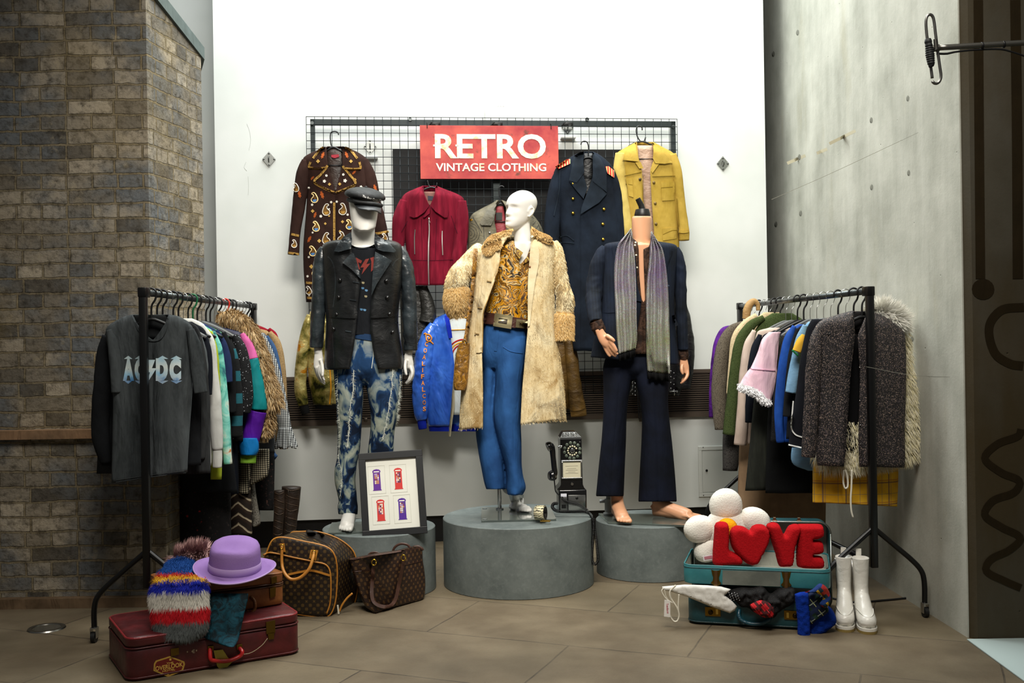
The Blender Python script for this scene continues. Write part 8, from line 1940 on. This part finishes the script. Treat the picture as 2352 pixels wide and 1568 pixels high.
def blob(cx, cy, rx, ry, rot=0, n=26): return [(cx + rx*cos(t)*cos(rot) - ry*sin(t)*sin(rot), cy + rx*cos(t)*sin(rot) + ry*sin(t)*cos(rot)) for t in [2*pi*i/n for i in range(n)]]
for cx, cy, rx, ry, rot in ((466, 262, 168, 172, 0), (750, 420, 172, 140, .35), (205, 500, 162, 142, -.15), (300, 705, 160, 120, -.45), (620, 720, 150, 130, .5)): puff('petal', kQ.pts(blob(cx, cy, rx, ry, rot)), 5.05, .05, M_whp, dc2, 6, 0)
puff('petal_joint', kQ.pts(blob(478, 500, 235, 215)), 5.05, .048, M_whp, dc2, 7, 0)
puff('centre', kQ.pts(blob(478, 492, 108, 104)), 4.995, .045, plush('#d98a08', '#f0a818'), dc2, 5, 0)
mk('care_label', *prism([P(*kQ(x, y), 4.955) for x, y in ((236, 770), (336, 752), (344, 806), (244, 818))], Vector((0, .002, 0))), plain('#d8d4d6', .7), dc2, False)
mk('label_print', *prism([P(*kQ(x, y), 4.953) for x, y in ((250, 778), (326, 764), (330, 794), (254, 804))], Vector((0, .001, 0))), plain('#b0707c', .7), dc2, False)

# clothes spilling from the teal suitcase
cor = thing('corset_top', 'white corset top with ribbon straps hanging out of the teal suitcase', 'garment')
puff('panel', kB.pts([(140, 922), (320, 906), (500, 912), (610, 922), (690, 944), (640, 992), (700, 1040), (738, 1080), (720, 1112), (680, 1134), (520, 1078), (340, 1004), (220, 966), (150, 950)]), 4.765, .012, cloth('#d8d6d0', .06, 200, .5, .7), cor, 5, 0, 6, lambda x: 4.83 - (x - 1520) / 180 * .08, .006)
M_rb = cloth('#d2ccbc', .1, 100, .3, .7)
for pts, r in (([(150, 936), (138, 960), (165, 1010), (200, 1040), (240, 1058)], .003), ([(250, 912), (205, 960), (208, 1010), (258, 1090), (276, 1150), (262, 1196), (236, 1200), (206, 1160), (190, 1100)], .0042), ([(275, 985), (270, 1080), (276, 1160)], .0035), ([(160, 950), (172, 1000), (190, 1030)], .002)): mk('strap', *wire([P(*kB(x, y), 4.77) for x, y in pts], r, 8, 40), M_rb, cor)
swing = mk('swing_tag', *prism([P(*kB(x, y), 4.755) for x, y in ((160, 1028), (206, 1034), (206, 1166), (156, 1160))], Vector((0, .002, 0))), plain('#e2dfda', .7), cor, False)
c = P(*kB(185, 1096), 4.7545); text_in('tag_text', 'Twofacet', frame(c, (.05, 0, -1), (1, 0, .05), (0, -1, 0)), .046, .010, plain('#c03a5a', .6), swing, .0003)
for x, y in ((370, 1000), (450, 1030), (530, 1062), (215, 955)): mk('eyelet', *ball(P(*kB(x, y), 4.745), .003, 8), steel('#77756c', .3), cor)
lace = thing('lace_garment', 'black lace garment with sequins bulging from the teal suitcase', 'garment')
M_lace = speckle('#0b0a0b', '#241f20', 150, .25)
puff('fabric', kB.pts([(606, 1000), (650, 966), (760, 926), (850, 930), (935, 916), (1000, 975), (1080, 930), (1186, 932), (1192, 1040), (1120, 1090), (1060, 1130), (1030, 1168), (950, 1160), (860, 1120), (820, 1090), (765, 1084), (720, 1040), (660, 1018)]), 4.76, .045, M_lace, lace, 4, 80, 22, lambda x: 4.80 - (x - 1660) / 170 * .10, .03)
for i in range(16): mk('sequin', *ball(P(*kB(672 + (i % 4) * 22 + (i // 4) * 6, 972 + (i // 4) * 17 + (i % 2) * 8), 4.722), .0022, 6), steel('#cfd0d2', .2), lace)
def tartan(c, lines, sc):
    m = N('tartan', c, .85); v = m.map(sc=(sc, sc, sc), rot=(0, radians(38), 0)); x, y, z = m.xyz(v); cc = c
    for ax, o, w, k in lines: cc = m.mix(m.math('LESS_THAN', m.math('ABSOLUTE', m.math('SUBTRACT', m.math('FRACT', m.math('ADD', x if ax == 'x' else z, o)), .5)), w), cc, k)
    m.col(cc); m.bump(m.noise(18, 3), .4, .015); return m.m
pl_ = puff('plaid_garment', kB.pts([(838, 1066), (880, 1044), (930, 1030), (985, 1050), (1030, 1100), (1026, 1160), (968, 1172), (905, 1145), (860, 1110)]), 4.69, .03, tartan('#a8121a', [('x', 0, .16, '#3a0a0c'), ('z', 0, .16, '#3a0a0c'), ('x', .5, .03, '#d8343a')], 26), None, 4, 50, 14, None, .02)
tag(pl_, 'bright red plaid cloth peeping out between folds of black lace', 'garment')
tsf = thing('tartan_scarf', 'royal blue plush and tartan scarf hanging over the corner of the teal suitcase', 'scarf')
puff('plush_edge', kB.pts([(1194, 982), (1240, 966), (1300, 972), (1312, 1100), (1318, 1230), (1310, 1330), (1262, 1334), (1222, 1322), (1216, 1200), (1204, 1080)]), 4.64, .022, plush('#08246c', '#1236a0'), tsf, 4, 70, 10, None, .008)
puff('plush_back', kB.pts([(1300, 1090), (1420, 1060), (1490, 1100), (1526, 1200), (1470, 1262), (1390, 1310), (1306, 1326)]), 4.67, .03, plush('#082468', '#0f3290'), tsf, 5, 70, 14, None, .01)
puff('tartan_side', kB.pts([(1290, 985), (1340, 960), (1400, 980), (1450, 1060), (1462, 1120), (1380, 1180), (1318, 1222), (1300, 1100)]), 4.635, .018, tartan('#0b1830', [('x', 0, .03, '#9aa070'), ('z', 0, .03, '#8f9a88'), ('x', .5, .14, '#10281c'), ('z', .5, .14, '#0e1c3c')], 17), tsf, 4, 60, 10, None, .008)
puff('tartan_fold', kB.pts([(1270, 968), (1330, 946), (1392, 898), (1440, 920), (1472, 972), (1480, 1040), (1440, 1090), (1392, 1062), (1420, 1010), (1380, 980)]), 4.60, .022, tartan('#0f2a34', [('x', 0, .18, '#8a1c1c'), ('z', 0, .12, '#8a2a1c'), ('x', .5, .08, '#b08a1c'), ('z', .5, .10, '#15306a')], 15), tsf, 4, 60, 10, None, .008)

# white ankle boots
M_wb = N('white leather', '#dedbd2', .3, 0, .5, 0, .2); M_wb.bump(M_wb.noise(16, 3, M_wb.map(sc=(1, 1, 1.4)), .6, .5), .35, .012); M_wb = M_wb.m
def boot(toe, d, label):
    b_ = thing('ankle_boot', label, 'boot', 'white block-heel ankle boots'); d = Vector((d[0], d[1], 0)).normalized(); s = Vector((-d.y, d.x, 0)); Z = Vector((0, 0, 1)); h0 = toe - d * .235
    q = lambda f, l, z: h0 + d * f + s * l + Z * z
    C = [(.03, .298), (.03, .26), (.032, .21), (.036, .165), (.042, .135), (.055, .115), (.08, .095), (.115, .072), (.15, .055), (.185, .046), (.215, .042), (.23, .040)]
    R_ = [(.046, .038), (.044, .036), (.040, .033), (.039, .031), (.043, .032), (.050, .034), (.049, .036), (.044, .039), (.040, .042), (.037, .041), (.028, .032), (.008, .010)]
    rings = []
    for i, ((f, z), (rl, rs_)) in enumerate(zip(C, R_)):
        a, c = C[max(0, i-1)], C[min(len(C)-1, i+1)]; t = Vector((c[0]-a[0], c[1]-a[1])).normalized(); nrm = Vector((-t.y, t.x))
        ring = []
        for j in range(28):
            an = 2 * pi * j / 28; o = nrm * rl * cos(an); zz = z + o.y; ring.append(q(f + o.x, rs_ * sin(an), max(zz, .020 + max(0, .055 - (f + o.x) * .42))))
        rings.append(ring)
    V, Fc = loft(rings, True, False); n_ = len(rings[0]); Fc.append(tuple(range(len(V) - n_, len(V)))); top = rings[0]; ce = sum(top, Vector()) / n_
    mk('upper', *join((V, Fc), loft([top, [ce + (p - ce) * .92 + Z * .002 for p in top], [ce + (p - ce) * .86 - Z * .06 for p in top], [ce - Z * .07 + (p - ce) * .1 for p in top]])), M_wb, b_)
    pts = [(.10, -.032), (.15, -.042), (.20, -.040), (.228, -.026), (.238, 0), (.228, .026), (.20, .040), (.15, .042), (.10, .032)]
    mk('sole', *prism([q(f, l, .0) for f, l in smooth_poly(pts, 40)], Z * .012), plain('#8f7a44', .6), b_, False)
    mk('platform', *prism([q(f, l, .012) for f, l in smooth_poly(pts, 40)], Z * .012), M_wb, b_, False)
    mk('heel', *loft([[q(.012 + .03 + (.036 + k) * cos(a), (.034 + k) * sin(a), z) for a in [2*pi*j/24 for j in range(24)]] for z, k in ((0, -.004), (.04, -.004), (.075, .003), (.085, .004))], True, True), M_wb, b_, True, 40)
    mk('pull_tab', *prism([q(-.022, l, z) for l, z in ((-.012, .27), (.012, .27), (.012, .33), (-.012, .33))], d * .004), M_wb, b_, False)
    vamp = [q(.10, -.042, .062), q(.125, -.036, .088), q(.17, -.03, .083), q(.205, -.016, .073), q(.214, 0, .071), q(.205, .016, .073), q(.17, .03, .083), q(.125, .036, .088), q(.10, .042, .062)]
    mk('apron_seam', *wire(vamp, .0018, 6, 40), M_wb, b_)
    mk('side_zip', *wire([q(.03, -.039, .29), q(.033, -.034, .21), q(.04, -.033, .15)], .0018, 6), steel('#c8c8c6', .3), b_)
t1, t2 = G(1942, 1452), G(1997, 1457)
boot(t1, (-.30, -1), 'white leather ankle boot next to the blue tartan scarf')
boot(t2, (-.16, -1), 'white leather ankle boot farther from the teal suitcase, nearest the concrete wall')

# plank and cable along the concrete wall
wp = thing('plank', 'bare brown wooden plank lying on the floor along the concrete wall', 'plank')
a, b = Vector((1.80, 6.3, 0)), Vector((1.895, 5.08, 0)); d_ = (b - a).normalized()
def wood():
    m = N('bare wood', '#5a3f24', .7); m.col(m.ramp(m.noise(14, 4, m.map(sc=(1, .08, 1))), [(.35, '#4a321c'), (.65, '#7a5a36')])); return m.m
mk('board', *boxv(frame(a, d_, Vector((d_.y, -d_.x, 0))), 0, (b - a).length, -.035, .035, .0005, .045, .003), wood(), wp, True, 40)
tag(mk('floor_cable', *wire([G(x, y, .006) for x, y in ((1905, 1372), (1960, 1382), (2030, 1378), (2090, 1372))], .005, 8, 30), M_black), 'thin black cable lying on the floor under the rail by the concrete', 'cable')
# ------------------------------------------------------------------ light
def area(name, loc, target, sx, sy, W, col, spread=180):
    l = bpy.data.lights.new(name, 'AREA'); l.shape = 'RECTANGLE'; l.size = sx; l.size_y = sy; l.energy = W; l.color = col; l.spread = radians(spread)
    o = bpy.data.objects.new(name, l); SC.objects.link(o); o.location = loc
    o.rotation_euler = (Vector(target) - Vector(loc)).to_track_quat('-Z', 'Y').to_euler(); return o
area('skylight', (0, 5.95, 5.0), (0, 6.2, 0), 4.0, 1.5, 225, (.965, 1.0, .975), 165)
area('front_fill', (.1, 2.2, 4.6), (.05, 6.1, 1.1), 2.4, 1.2, 73, (1.0, .945, .85), 76)  # fill added above the camera side to brighten the mannequin fronts
w = bpy.data.worlds.new('world'); bpy.context.scene.world = w; w.use_nodes = True
w.node_tree.nodes['Background'].inputs[0].default_value = (1, .99, .95, 1); w.node_tree.nodes['Background'].inputs[1].default_value = .095
finish()
sc = bpy.context.scene
sc.view_settings.view_transform = 'Standard'; sc.view_settings.look = 'None'; sc.view_settings.exposure = 0; sc.view_settings.gamma = 1
sc.view_settings.use_curve_mapping = False
sc.cycles.max_bounces = 6; sc.cycles.diffuse_bounces = 3; sc.cycles.glossy_bounces = 3; sc.cycles.transmission_bounces = 4; sc.cycles.transparent_max_bounces = 6
sc.cycles.caustics_reflective = False; sc.cycles.caustics_refractive = False
